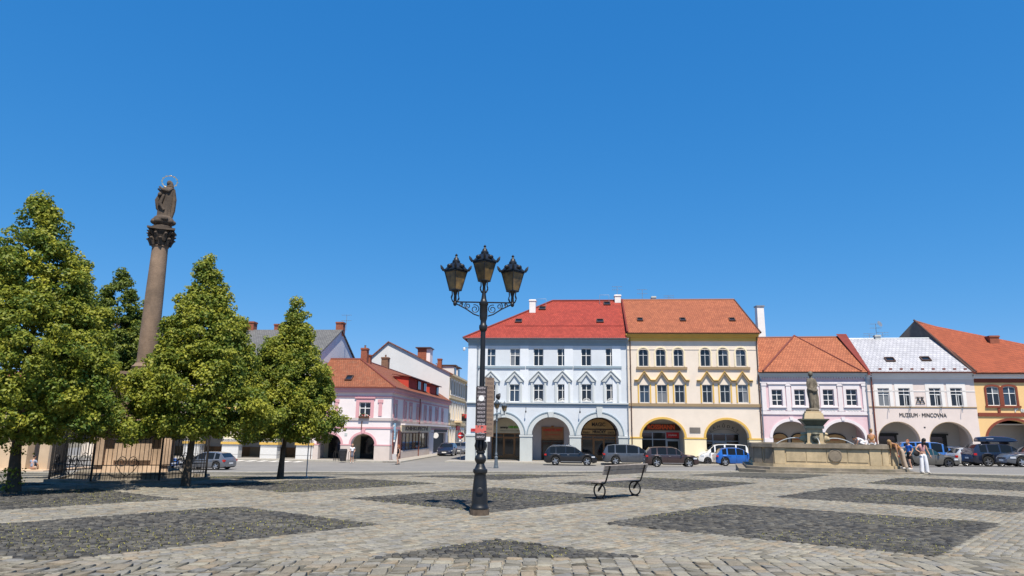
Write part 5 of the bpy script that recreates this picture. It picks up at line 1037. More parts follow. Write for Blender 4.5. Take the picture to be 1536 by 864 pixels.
def tree(label,px,py,top_px,top_py,prof,z_low,seed,nclump=430,per=60,leaf=.115,tr=.14,m='leaves_lime',group='lime trees around the column',bark='bark',dist=None,sprout=False):
    rs=np.random.default_rng(seed); rr=random.Random(seed)
    if dist is None: b=on_ground(px,py)
    else: b=at_y(px,py,dist); b.z=gz(b.x,b.y)
    t=at_y(top_px,top_py,b.y); Ht=t.z-b.z; o=thing('lime_tree',label,'tree',b,0,group)
    lx=(t.x-b.x)*.6
    # crown radius by height fraction, with lobes
    hs=[p[0] for p in prof]; rsv=[p[1] for p in prof]; ph=rs.uniform(0,6.28,6)
    def rad(f,a):
        r=np.interp(f,hs,rsv); return r*(1+(1.15-.75*f)*(.15*np.sin(2*a+ph[0]+f*5)+.13*np.sin(3*a+ph[1]-f*9)+.13*np.sin(5*a+ph[2]+f*14)+.10*np.sin(f*22+ph[3]+a)))
    f0=z_low/Ht
    f=rs.uniform(f0,1.0,nclump*3); a=rs.uniform(0,2*np.pi,nclump*3); w=np.interp(f,hs,rsv); keep=rs.uniform(0,1,nclump*3)<(w/max(rsv))**1.2+.05; f,a=f[keep][:nclump],a[keep][:nclump]
    q=1-np.abs(rs.normal(0,.30,len(f))); q=np.clip(q,.12,1.06); R=rad(f,a)*q
    C=np.stack([R*np.cos(a)+lx*f,R*np.sin(a),f*Ht-.06],1)
    for k in range(7):
        la=rs.uniform(0,6.28); lf=rs.uniform(.34,.70); lr=float(np.interp(lf,hs,rsv))*.92; nn=int(nclump*.035)+4; hgt=rs.uniform(.5,1.0)
        tt=rs.uniform(0,1,nn); pa=rs.uniform(0,6.28,nn); pr=(.30*(1-tt)+.05)*rs.uniform(.2,1,nn)
        C=np.concatenate([C,np.stack([lx*lf+lr*.88*np.cos(la)+pr*np.cos(pa),lr*.88*np.sin(la)+pr*np.sin(pa),lf*Ht+tt*hgt],1)])
    # twigs poking out at the top and sides
    m2=int(len(C)*.10); ex=rs.integers(0,len(C),m2); C2=C[ex].copy(); C2[:,:2]*=1.13; C2[:,2]+=rs.uniform(.0,.22,m2); C=np.concatenate([C,C2]); cr=np.concatenate([rs.uniform(.15,.34,len(C)-m2),rs.uniform(.09,.16,m2)])
    cnt=(per*(cr/.27)**2).astype(int)+4; idx=np.repeat(np.arange(len(C)),cnt)
    D=rs.normal(size=(len(idx),3)); D/=np.linalg.norm(D,axis=1)[:,None]; rad_=cr[idx]*rs.uniform(.35,1,len(idx))**.6; P=C[idx]+D*rad_[:,None]*np.array([1,1,.72])
    N=D*.7+rs.normal(size=D.shape)*.45+np.array([0.05,-.12,.55]); N/=np.linalg.norm(N,axis=1)[:,None]
    P[:,2]=np.maximum(P[:,2],z_low-.25)
    crn=np.clip(rs.normal(.43,.25,len(C)),0,1); rn=np.clip(crn[idx]+rs.normal(0,.16,len(idx)),0,1)
    me=leaves_mesh('crown',P,N,rs.uniform(.7,1.3,len(P))*leaf,rn,m); inst('crown',me,o)['kind']='stuff'
    # trunk and limbs
    tb=MB(); pts=[];rad_l=[]
    for i in range(9):
        ff=i/8; pts.append((lx*ff*.8+.05*math.sin(ff*7+seed),.05*math.cos(ff*6+seed),ff*Ht*.86-.12)); rad_l.append(tr*(1.55 if i==0 else 1.12 if i==1 else 1-.85*ff))
    tb.tube(pts,rad_l,10)
    o2=tb.build('trunk',[bark],o)
    lb=MB()
    for k in range(16):
        ff=rr.uniform(f0*.85,.8); an=rr.uniform(0,6.28); r=float(np.interp(ff+.12,hs,rsv))*.8; z=ff*Ht; x0=lx*ff*.8
        lb.tube([(x0,0,z),(x0+r*.5*math.cos(an),r*.5*math.sin(an),z+.35+r*.1),(x0+r*math.cos(an),r*math.sin(an),z+.5+r*.35)],[tr*.32*(1-.6*ff)+.012,tr*.2*(1-.6*ff)+.01,.008],6)
    lb.build('limbs',[bark],o2)
    if sprout:
        n=520; P=np.stack([rs.normal(-.10,.13,n),rs.normal(-.12,.1,n),np.abs(rs.uniform(.05,1.25,n))],1); keep=(np.sin(P[:,2]*6)>-.5); P=P[keep]; N=rs.normal(size=P.shape)+np.array([0,-.4,.6]); N/=np.linalg.norm(N,axis=1)[:,None]
        inst('trunk_shoots',leaves_mesh('trunk_shoots',P,N,rs.uniform(.05,.1,len(P)),rs.uniform(.4,1,len(P)),m),o)['kind']='stuff'
    return o
tree('large lime tree with leafy shoots sprouting on its trunk beside the sandstone arcade',22,738,46,292,[(0,.6),(.13,1.5),(.22,2.35),(.35,2.4),(.5,1.95),(.65,1.45),(.8,.95),(.92,.45),(1,.06)],1.4,3,1000,88,.092,.12,sprout=True)
tree('dense lime tree whose trunk stands against the right half of the iron fence',280,730,316,384,[(0,.5),(.17,1.4),(.28,1.95),(.42,1.75),(.56,1.4),(.7,1.0),(.84,.58),(.94,.24),(1,.04)],1.55,11,880,86,.09,.10)
tree('smallest lime tree, standing alone beside the road sign post',422,719,452,442,[(0,.45),(.17,1.25),(.27,1.7),(.42,1.5),(.55,1.22),(.7,.82),(.82,.48),(.93,.2),(1,.03)],1.45,23,780,84,.086,.092)
tree('lime tree between the large tree and the fence with pale grey trunk',88,718,126,392,[(0,.5),(.2,1.3),(.35,1.7),(.5,1.5),(.7,.95),(.85,.5),(1,.1)],1.5,31,600,76,.10,.14,bark='bark_grey')
tree('dark lime tree standing behind the column pedestal',150,704,182,404,[(0,.6),(.2,1.7),(.35,2.1),(.55,1.75),(.75,1.15),(.9,.6),(1,.12)],1.9,41,600,76,.11,.15,'leaves_green',dist=31)
tree('narrow lime tree just right of and behind the column shaft',195,702,216,446,[(0,.5),(.25,1.4),(.45,1.5),(.7,1.0),(.88,.5),(1,.1)],2.0,47,420,72,.11,.14,'leaves_green',dist=32)
# ------------------------------------------------------------------ Marian column
mat('column_stone',(0.235,0.165,0.115),0.9,0.25,2,0.3,fine=18,stain=((0.09,0.07,0.055),0.6,1.2)); mat('dark_stone',(0.075,0.058,0.045),0.9,0.4,3,0.5,fine=14,stain=((0.16,0.12,0.085),0.6,2.0))
mat('pedestal_stone',(0.46,0.335,0.235),0.9,0.18,1.6,0.3,fine=16,stain=((0.20,0.15,0.11),0.55,1.4)); mat('gilt',(0.75,0.55,0.25),0.3,0.1,4,metal=0.9); mat('iron',(0.022,0.020,0.019),0.6,0.3,6); mat('step_stone',(0.22,0.19,0.15),0.9,0.3,2,0.4,stain=((0.10,0.10,0.06),0.5,1.5))
CX,CY=-13.05,25.0; CZ=gz(CX,CY); FACE=math.atan2(-.92,.38)+math.pi/2      # the front side looks at (.38,-.92)
def robed(mb,rings,seed=1,seg=20,fold=.10,T=None,mi=0):
    """loft of ellipses (z,cx,cy,rx,ry) with vertical folds"""
    rr=random.Random(seed); ph=[rr.uniform(0,6.28) for _ in range(5)]; R=[]
    for i,(z,cx,cy,rx,ry) in enumerate(rings):
        g=[]
        for k in range(seg):
            a=2*math.pi*k/seg; f=1+fold*(math.sin(5*a+ph[0]+z*1.5)+.6*math.sin(8*a+ph[1]-z*2.0)+.5*math.sin(3*a+ph[2]+z*4))*(1 if i<len(rings)-2 else .3)
            g.append((cx+rx*f*math.cos(a),cy+ry*f*math.sin(a),z))
        R.append(g)
    mb.loft(R,mi=mi,T=T)
def column():
    o=thing('marian_column','tall sandstone column with a haloed statue on a tan pedestal inside the iron fence','monument',(CX,CY,CZ),FACE)
    Z=lambda px,py: at_y(px,py,CY).z-CZ
    z_cap0=Z(241,370); z_cap1=Z(244,345); z_st=Z(246,330); z_top=Z(248,272); z_base=Z(212,530)
    for i,(w,z0,z1) in enumerate(((3.9,-.1,.14),(3.4,.14,.34))):
        oc=[(w/2*math.cos(a)*1.06,w/2*math.sin(a)*1.06) for a in [math.pi/8+math.pi/4*k for k in range(8)]]; MB().slab(oc,z0,z1).build('step',['step_stone'],o)
    mb=MB(); mb.taper(0,0,.34,.55,2.25,2.25,2.15,2.15); mb.taper(0,0,.55,1.62,1.95,1.95,1.9,1.9)
    for sx in (-1,1):
        for sy in (-1,1): mb.box(sx*1.0-.16,sx*1.0+.16,sy*1.0-.16,sy*1.0+.16,.55,1.6)
    for sg in (-1,1): mb.box(-.55,.55,sg*1.0-.06,sg*1.0+.06,.72,1.45); mb.box(sg*1.0-.06,sg*1.0+.06,-.55,.55,.72,1.45)
    mb.build('pedestal',['pedestal_stone'],o)
    MB().taper(0,0,1.62,1.72,2.1,2.1,2.55,2.55).taper(0,0,1.72,1.84,2.6,2.6,2.6,2.6).taper(0,0,1.84,1.95,2.4,2.4,2.1,2.1).build('pedestal_cornice',['dark_stone'],o)
    mb=MB(); mb.taper(0,0,1.95,2.3,1.9,1.9,1.55,1.55); mb.taper(0,0,2.3,3.4,1.15,1.15,1.1,1.1); mb.taper(0,0,3.4,3.6,1.15,1.15,1.4,1.4); mb.taper(0,0,3.6,3.7,1.42,1.42,1.42,1.42); mb.build('upper_pedestal',['column_stone'],o)
    for sx in (-1,1):
        for sy in (-1,1):
            s=MB(); robed(s,[(2.0,sx*.86,sy*.86,.2,.2),(2.4,sx*.86,sy*.86,.19,.18),(2.7,sx*.87,sy*.86,.16,.15),(2.95,sx*.87,sy*.86,.17,.15),(3.08,sx*.87,sy*.86,.06,.06)],seed=5+sx+sy); s.ball((sx*.87,sy*.86,3.17),(.09,.09,.12)); s.build('corner_figure',['dark_stone'],o)
    MB().lathe([(.5,3.7),(.5,3.8),(.44,3.84),(.47,3.92),(.40,3.98),(.36,4.05)],24).build('column_base',['column_stone'],o)
    zb=4.05; prof=[(.325,zb),(.322,zb+(z_cap0-zb)*.3),(.305,zb+(z_cap0-zb)*.6),(.27,z_cap0-.05),(.30,z_cap0-.02),(.27,z_cap0+.02)]
    MB().lathe(prof,28).build('shaft',['column_stone'],o)
    hc=z_cap1-z_cap0; c=MB(); c.lathe([(.28,z_cap0),(.31,z_cap0+hc*.3),(.35,z_cap0+hc*.7),(.42,z_cap0+hc*.85)],20)
    for ring,(zz,r0,n,l) in enumerate(((z_cap0+.02,.29,8,.24),(z_cap0+.18,.32,8,.26))):
        for k in range(n):
            a=2*math.pi*(k+.5*ring)/n; d=Vector((math.cos(a),math.sin(a),0)); p=[Vector((0,0,zz))+d*r0,Vector((0,0,zz+l*.6))+d*(r0+.05),Vector((0,0,zz+l))+d*(r0+.14),Vector((0,0,zz+l*.9))+d*(r0+.2)]
            c.tube(p,[.07,.075,.055,.02],6)
    for k in range(4):
        a=math.pi/4+math.pi/2*k; d=Vector((math.cos(a),math.sin(a),0)); c.tube([d*.33+Vector((0,0,z_cap0+hc*.55)),d*.5+Vector((0,0,z_cap0+hc*.82)),d*.6+Vector((0,0,z_cap0+hc*.72)),d*.53+Vector((0,0,z_cap0+hc*.66))],[.05,.06,.05,.03],7)
    sq=[]; 
    for k in range(4):
        a=math.pi/4+math.pi/2*k; sq+=[(.66*math.cos(a),.66*math.sin(a)),(.40*math.cos(a+math.pi/4),.40*math.sin(a+math.pi/4))]
    c.slab(sq,z_cap1-.07,z_cap1); c.build('capital',['dark_stone'],o)
    # globe with clouds, then the figure
    g=MB(); g.lathe([(.36,z_cap1),(.36,z_cap1+.1),(.28,z_cap1+.14)],16); g.ball((0,0,z_cap1+.32),(.38,.38,.26),14,9)
    for k in range(9): a=k*.7; g.ball((.3*math.cos(a),.3*math.sin(a),z_cap1+.3+.06*math.sin(k*2)),(.14,.14,.11),8,6)
    g.build('globe',['dark_stone'],o)
    z0=z_cap1+.5; S=(z_top-z0)/1.62; fg=MB(); T=Matrix.Translation((0,0,z0))@Matrix.Scale(S,4)@Matrix.Rotation(-FACE+math.radians(8),4,'Z')
    robed(fg,[(-.05,.02,0,.27,.24),(.2,.0,0,.25,.22),(.5,.02,-.02,.24,.2),(.8,.06,0,.24,.19),(.98,.08,0,.22,.17),(1.15,.08,0,.23,.17),(1.3,.09,.0,.21,.15),(1.37,.09,0,.09,.08),(1.42,.09,0,.065,.065)],seed=3,fold=.09,T=T)
    fg.ball((.07,-.03,1.52),(.095,.11,.13),10,8,T=T); robed(fg,[(1.36,.11,.02,.15,.13),(1.5,.10,.03,.125,.125),(1.6,.09,.02,.1,.1),(1.66,.08,.0,.03,.03)],seed=9,fold=.04,T=T)
    fg.tube([(.22,-.05,1.28),(.12,-.2,1.12),(-.12,-.22,1.18),(-.24,-.2,1.3)],[.085,.08,.06,.04],8,T=T); fg.tube([(-.06,-.05,1.28),(-.2,-.12,1.1),(-.3,-.16,1.22)],[.085,.075,.045],8,T=T)
    fg.tube([(-.14,-.1,1.1),(-.3,-.12,.7),(-.24,-.1,.35),(-.1,-.1,.15)],[.09,.1,.09,.05],8,T=T); fg.tube([(.26,.02,1.25),(.33,.05,.8),(.3,.08,.3),(.26,.05,.0)],[.08,.1,.11,.09],8,T=T); fg.tube([(-.02,-.2,.95),(-.14,-.25,.55),(.05,-.24,.25)],[.06,.08,.05],8,T=T)
    fg.ball((-.2,-.18,.95),(.09,.09,.11),8,6,T=T)
    fg.build('statue',['dark_stone'],o)
    hl=MB(); ce=Vector((.06,.04,1.62)); pts=[ce+Vector((.30*math.cos(a),.06*math.cos(a),.27*math.sin(a)+.02*math.cos(a))) for a in [2*math.pi*k/24 for k in range(24)]]; hl.tube([T@p for p in pts],.012,5,closed=True)
    ho=hl.build('halo',['gilt'],o)
    for k in range(12):
        a=2*math.pi*k/12; p=T@(ce+Vector((.30*math.cos(a),.06*math.cos(a),.27*math.sin(a)))); st=MB()
        st.prism([(p.x+(.045 if i%2==0 else .018)*math.cos(math.pi/2+i*math.pi/5),p.z+(.045 if i%2==0 else .018)*math.sin(math.pi/2+i*math.pi/5)) for i in range(10)],p.y-.006,p.y+.006); st.build('star',['gilt'],ho)
    return o
column()
def iron_fence():
    o=thing('iron_fence','black wrought-iron fence with scrolls and spikes enclosing the column pedestal','fence',(CX,CY,CZ),FACE); R=2.5; zb=.32
    V=[Vector((R*math.cos(a),R*math.sin(a),0)) for a in [-math.pi/2-math.pi/8+math.pi/4*k for k in range(8)]]
    for k in range(8):
        a,b=V[k],V[(k+1)%8]; d=(b-a); Ls=d.length; d.normalize(); n=Vector((d.y,-d.x,0))
        kb=MB(); q=[a*1.06,b*1.06,b*.92,a*.92]; kb.slab([(p.x,p.y) for p in q],-.1,.14); kb.build('kerb_stone',['step_stone'],o)
        P=lambda s,z: (a.x+d.x*s,a.y+d.y*s,z)
        def top(s):
            f=s/Ls
            return zb+1.2+(.34*(1-f/.22) if f<.22 else .34*((f-.78)/.22) if f>.78 else 0)
        rails=MB()
        for z in (zb,zb+.3): rails.tube([P(0,z),P(Ls,z)],.014,6)
        rails.tube([P(Ls*i/20,top(Ls*i/20)-.1) for i in range(21)],.014,6); rails.build('rail',['iron'],o)
        nb=15
        for i in range(1,nb):
            s=Ls*i/nb; t=top(s); bm=MB(); bm.tube([P(s,zb-.14),P(s,t)],.0095,5); bm.lathe([(.0,0),(.02,.03),(.0,.13)],6,P(s,t-.02)); bm.build('bar',['iron'],o)
        for c0,sg in ((Ls/2-.17,1),(Ls/2+.17,-1)):
            pts=[]
            for i in range(26):
                t=i/25; an=math.pi*.5+sg*(-1)*t*2*math.pi*1.35; r=.17*(1-.72*t); pts.append(P(c0+sg*.0+r*math.cos(an)*1.0,zb+.36+.04+r*math.sin(an)))
            sc=MB(); sc.tube(pts,.013,5); sc.build('scroll',['iron'],o)
        hs=MB(); hs.tube([P(Ls/2,zb-.06),P(Ls/2-.2,zb+.12),P(Ls/2-.34,zb+.36),P(Ls/2-.2,zb+.56)],.012,5); hs.tube([P(Ls/2,zb-.06),P(Ls/2+.2,zb+.12),P(Ls/2+.34,zb+.36),P(Ls/2+.2,zb+.56)],.012,5); hs.build('heart_scroll',['iron'],o)
        for c0 in (Ls*.34,Ls*.66):
            hk=MB(); hk.tube([P(c0,zb+1.0),P(c0,zb+1.36),P(c0-.05,zb+1.42),P(c0-.09,zb+1.39)],.011,5); hk.tube([P(c0,zb+1.36),P(c0+.05,zb+1.42),P(c0+.09,zb+1.39)],.011,5); hk.build('finial_hook',['iron'],o)
        po=MB(); po.box(a.x-.03,a.x+.03,a.y-.03,a.y+.03,.1,zb+1.56); po.lathe([(.045,0),(.02,.05),(.05,.1),(.0,.2)],8,(a.x,a.y,zb+1.56)); po.build('post',['iron'],o)
    return o
iron_fence()
# ------------------------------------------------------------------ fountain
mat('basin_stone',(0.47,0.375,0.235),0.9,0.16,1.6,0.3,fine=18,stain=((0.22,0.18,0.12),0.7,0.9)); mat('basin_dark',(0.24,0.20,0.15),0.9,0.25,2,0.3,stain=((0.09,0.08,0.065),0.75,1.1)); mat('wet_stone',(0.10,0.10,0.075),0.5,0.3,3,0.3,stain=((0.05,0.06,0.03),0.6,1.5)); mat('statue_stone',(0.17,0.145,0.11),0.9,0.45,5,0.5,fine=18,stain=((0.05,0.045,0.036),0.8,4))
def water_mat():
    m=bpy.data.materials.new('water'); m.use_nodes=True; b=m.node_tree.nodes['Principled BSDF']; b.inputs['Base Color'].default_value=(0.03,0.05,0.045,1); b.inputs['Roughness'].default_value=0.08; MT['water']=m
    m=bpy.data.materials.new('water_jet'); m.use_nodes=True; b=m.node_tree.nodes['Principled BSDF']; b.inputs['Base Color'].default_value=(0.75,0.8,0.82,1); b.inputs['Roughness'].default_value=0.1; b.inputs['Alpha'].default_value=0.55; MT['water_jet']=m
water_mat()
FA_ANG=math.radians(-16)
_A=on_ground(1162,703); _B=on_ground(1345,705.5)
FZ=-0.02
def fountain():
    e=Vector((math.cos(FA_ANG),math.sin(FA_ANG),0)); n=Vector((-e.y,e.x,0))
    ya=34.9; a=at_y(1162,703,ya); half=0
    # length of the front so that its right end falls on px 1345
    L=4.0
    for _ in range(60):
        q=Vector((a.x,ya,FZ))+e*L
        if to_px((q.x,q.y,.6))[0]<1322: L+=.05
    hx=L/2; c=.85; hy=hx+c; ctr=Vector((a.x,ya,0))+e*hx+n*hy
    o=thing('fountain','large chamfered stone fountain basin on steps with panels and a central pedestal','fountain',(ctr.x,ctr.y,FZ),FA_ANG)
    def ring(off): 
        X=hx+c+off; Y=hy+off; cc=c+off*.42
        return [(-X+cc,-Y),(X-cc,-Y),(X,-Y+cc),(X,Y-cc),(X-cc,Y),(-X+cc,Y),(-X,Y-cc),(-X,-Y+cc)]
    def tube_ring(o1,o2,z0,z1,name,m):
        A=ring(o1); B=ring(o2); mb=MB(); k=8
        vs=[(x,y,z0) for x,y in A]+[(x,y,z1) for x,y in A]+[(x,y,z1) for x,y in B]+[(x,y,z0) for x,y in B]; fs=[]
        for i in range(k):
            j=(i+1)%k; fs+=[(i,j,k+j,k+i),(k+i,k+j,2*k+j,2*k+i),(2*k+i,2*k+j,3*k+j,3*k+i),(3*k+i,3*k+j,j,i)]
        mb.add(vs,fs); return mb.build(name,[m],o)
    MB().slab(ring(.8),-.25,.09).build('step',['step_stone'],o); MB().slab(ring(.42),.09,.22).build('step',['step_stone'],o)
    tube_ring(.1,-.3,.22,.36,'plinth','basin_stone'); tube_ring(0,-.3,.36,1.14,'basin_wall','basin_stone'); tube_ring(.12,-.36,1.14,1.32,'rim','basin_dark')
    # panels and corner blocks on the visible sides
    def panel(p0,p1,k,dark=False):
        p0=Vector((*p0,0)); p1=Vector((*p1,0)); d=p1-p0; Ls=d.length; d.normalize(); ang=math.atan2(d.y,d.x); T=Matrix.Translation(p0)@Matrix.Rotation(ang,4,'Z')
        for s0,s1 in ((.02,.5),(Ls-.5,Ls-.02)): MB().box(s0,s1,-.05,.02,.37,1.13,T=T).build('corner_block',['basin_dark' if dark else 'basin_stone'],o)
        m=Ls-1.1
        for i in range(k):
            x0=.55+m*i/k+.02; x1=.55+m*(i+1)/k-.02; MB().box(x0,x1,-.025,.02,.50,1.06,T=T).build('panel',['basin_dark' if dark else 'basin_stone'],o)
        return T,Ls
    R=ring(0)
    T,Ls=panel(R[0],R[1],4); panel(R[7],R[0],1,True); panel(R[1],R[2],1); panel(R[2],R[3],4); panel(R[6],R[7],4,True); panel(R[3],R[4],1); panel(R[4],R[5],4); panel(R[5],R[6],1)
    md=MB(); md.lathe([(.30,0),(.30,.05),(.25,.06),(.24,.045),(0,.05)],22); md.build('medallion',['basin_dark'],o,loc=tuple(T@Vector((Ls*.58,-.02,.80))),rot=(math.pi/2,0,0))
    MB().slab(ring(-.31),.9,1.0).build('water',['water'],o)
    # central pedestal
    pc=Vector((0,0,0)); u=at_y(1222,660,ctr.y); dx=(u-ctr).dot(e)
    Zp=lambda py: at_y(1222,py,ctr.y).z-FZ
    T=Matrix.Translation((dx,0,0))
    p=MB(); p.taper(0,0,.0,1.35,1.1,1.1,.95,.95,T=T); p.taper(0,0,1.35,Zp(643),.80,.80,.74,.74,T=T); p.taper(0,0,Zp(643),Zp(639),.9,.9,.9,.9,T=T); p.build('pedestal',['basin_stone'],o)
    b=MB(); b.taper(0,0,Zp(639),Zp(630.5),.82,.82,1.3,1.3,T=T); b.taper(0,0,Zp(630.5),Zp(628.5),1.38,1.38,1.38,1.38,T=T); b.build('bowl',['wet_stone'],o)
    MB().taper(0,0,Zp(628.5),Zp(620),.98,.98,.86,.86,T=T).taper(0,0,Zp(620),Zp(617),.76,.76,.76,.76,T=T).build('statue_base',['basin_stone'],o)
    for k in range(4):
        a=math.pi/2*k; d=Vector((math.sin(a),-math.cos(a),0)); hd=MB(); z=Zp(657); q=T@(d*.46+Vector((0,0,z)))
        hd.ball(tuple(q),(.2,.2,.24),10,8); hd.ball(tuple(q+d*.16+Vector((0,0,-.04))),(.13,.13,.13),8,6); hd.ball(tuple(q+Vector((0,0,.2))),(.22,.22,.1),8,6); hd.build('spout_mask',['wet_stone' if k==0 else 'basin_stone'],o)
        jet=MB(); pts=[q+d*(.25+1.35*t)+Vector((0,0,.12*t*2-1.05*t*t*.62-.02)) for t in [i/10 for i in range(11)]]; jet.tube(pts,[.022-.008*i/10 for i in range(11)],6); jet.build('water_jet',['water_jet'],o)
    return o,ctr,e,n,dx,Zp,hy
FO_,FCTR,FE,FN,FDX,FZP,FHY=fountain()
def fountain_statue():
    z0=FZP(617)+FZ; z1=FZP(557)+FZ; base=FCTR+FE*FDX; o=thing('fountain_statue','weathered robed stone figure of a woman standing on the fountain pedestal','statue',(base.x,base.y,z0),0); S=(z1-z0)/1.80; T=Matrix.Scale(S,4)
    b=MB(); robed(b,[(.0,.02,0,.27,.25),(.06,.02,0,.29,.27),(.14,.02,0,.22,.2)],seed=2,fold=.12,T=T); b.build('plinth_rock',['statue_stone'],o)
    f=MB(); robed(f,[(.1,.06,0,.19,.18),(.3,.05,0,.17,.16),(.55,.03,-.01,.17,.15),(.75,.02,0,.19,.16),(.93,.02,0,.20,.16),(1.05,.03,0,.17,.13),(1.2,.04,0,.16,.12),(1.36,.045,0,.19,.12),(1.45,.04,0,.15,.1),(1.5,.03,0,.065,.06),(1.55,.02,0,.055,.055)],seed=12,fold=.12,T=T)
    f.ball((.0,-.02,1.67),(.09,.105,.125),12,9,T=T); f.ball((.03,.02,1.71),(.105,.11,.10),10,7,T=T); f.ball((.09,.05,1.66),(.06,.06,.07),8,6,T=T); f.ball((-.01,-.12,1.65),(.02,.025,.03),6,5,T=T)
    f.tube([(-.12,-.03,1.4),(-.18,-.08,1.2),(-.2,-.15,1.08),(-.17,-.2,1.28),(-.14,-.21,1.36)],[.06,.055,.045,.035,.02],8,T=T); f.tube([(.2,.0,1.4),(.25,-.04,1.18),(.12,-.15,1.0),(-.04,-.18,.98)],[.065,.06,.05,.035],8,T=T)
    f.tube([(-.16,-.12,.98),(.0,-.19,.9),(.2,-.08,.95),(.24,.06,1.02)],[.06,.09,.09,.06],8,T=T); f.tube([(-.06,-.12,.8),(-.1,-.16,.5),(-.06,-.12,.16)],[.09,.075,.05],8,T=T); f.tube([(.24,.06,1.05),(.27,.06,.6),(.24,.05,.12)],[.06,.09,.12],8,T=T)
    f.build('figure',['statue_stone'],o)
fountain_statue()
# ------------------------------------------------------------------ street furniture
mat('lamp_iron',(0.010,0.011,0.013),0.42,0.25,5,spec=0.5); mat('lamp_iron_grey',(0.10,0.125,0.15),0.45,0.2,5); mat('lamp_base',(0.10,0.075,0.055),0.85,0.4,9,0.3)
def lantern_glass():
    m=bpy.data.materials.new('lantern_glass'); m.use_nodes=True; n=m.node_tree; b=n.nodes['Principled BSDF']; MT['lantern_glass']=m
    tc=n.nodes.new('ShaderNodeTexCoord'); no=n.nodes.new('ShaderNodeTexNoise'); no.inputs['Scale'].default_value=5; n.links.new(tc.outputs['Object'],no.inputs['Vector'])
    r=n.nodes.new('ShaderNodeValToRGB'); r.color_ramp.elements[0].color=(0.07,0.055,0.035,1); r.color_ramp.elements[1].color=(0.30,0.19,0.07,1); r.color_ramp.elements[0].position=.35; r.color_ramp.elements[1].position=.7; n.links.new(no.outputs['Fac'],r.inputs[0]); n.links.new(r.outputs[0],b.inputs['Base Color'])
    b.inputs['Roughness'].default_value=0.25; b.inputs['Alpha'].default_value=0.93
lantern_glass()
def lantern(o,x,y,z,M,S=1.0):
    """z = underside of the glass body; returns nothing; parts go under o"""
    L=MB(); w0,w1,hb=.135*S,.255*S,.52*S; C=[math.pi/2*k for k in range(4)]
    P=lambda r,k,zz:(x+r*1.2*math.cos(C[k]-math.pi/2),y+r*1.2*math.sin(C[k]-math.pi/2),z+zz)
    for k in range(4): L.tube([P(w0,k,0),P(w1,k,hb)],.013*S,6)
    for r,zz,t in ((w0,0,.02),(w1,hb,.024)): L.tube([P(r,k,zz) for k in range(4)],t*S,6,closed=True)
    # roof: two stages and a finial
    rings=[]
    for r,zz in ((w1*1.24,hb+.015),(w1*1.2,hb+.05),(w1*.95,hb+.075),(w1*.62,hb+.17),(w1*.36,hb+.215)): rings.append([P(r,k,zz) for k in range(4)])
    L.loft(rings,smooth=False)
    L.lathe([(w1*.42,hb+.215),(w1*.42,hb+.25),(w1*.3,hb+.27),(w1*.26,hb+.31),(w1*.14,hb+.33),(.02,hb+.355),(.034,hb+.38),(.0,hb+.42)],12,(x,y,z))
    for k in range(4):
        d=Vector((math.cos(C[k]-math.pi/2),math.sin(C[k]-math.pi/2),0)); p=Vector(P(w1*1.15,k,hb+.04)); L.tube([p,p+d*.03+Vector((0,0,.05)),p+d*.075*S+Vector((0,0,.11))],[.035*S,.04*S,.012*S],6)
        p2=(Vector(P(w1,k,hb+.06))+Vector(P(w1,(k+1)%4,hb+.06)))/2; dn=p2-Vector((x,y,p2.z)); dn.normalize(); L.ball(tuple(p2+dn*.02+Vector((0,0,.045))),(.075*S,.075*S,.06*S),8,6)
    # cup below
    L.lathe([(.02,-.30),(.035,-.24),(.03,-.12),(.05,-.04),(w0*.95,-.0)],10,(x,y,z))
    for k in range(4):
        d=Vector((math.cos(C[k]-math.pi/4),math.sin(C[k]-math.pi/4),0)); c=Vector((x,y,z)); L.tube([c+d*.13*S+Vector((0,0,0)),c+d*.115*S+Vector((0,0,-.10)),c+d*.15*S+Vector((0,0,-.17)),c+d*.10*S+Vector((0,0,-.24)),c+d*.02+Vector((0,0,-.28))],.014*S,6)
    lo=L.build('lantern',[M],o)
    for k in range(4):
        g=MB(); g.add([P(w0*.97,k,.02),P(w0*.97,(k+1)%4,.02),P(w1*.97,(k+1)%4,hb-.01),P(w1*.97,k,hb-.01)],[(0,1,2,3)]); g.build('pane',['lantern_glass'],lo)
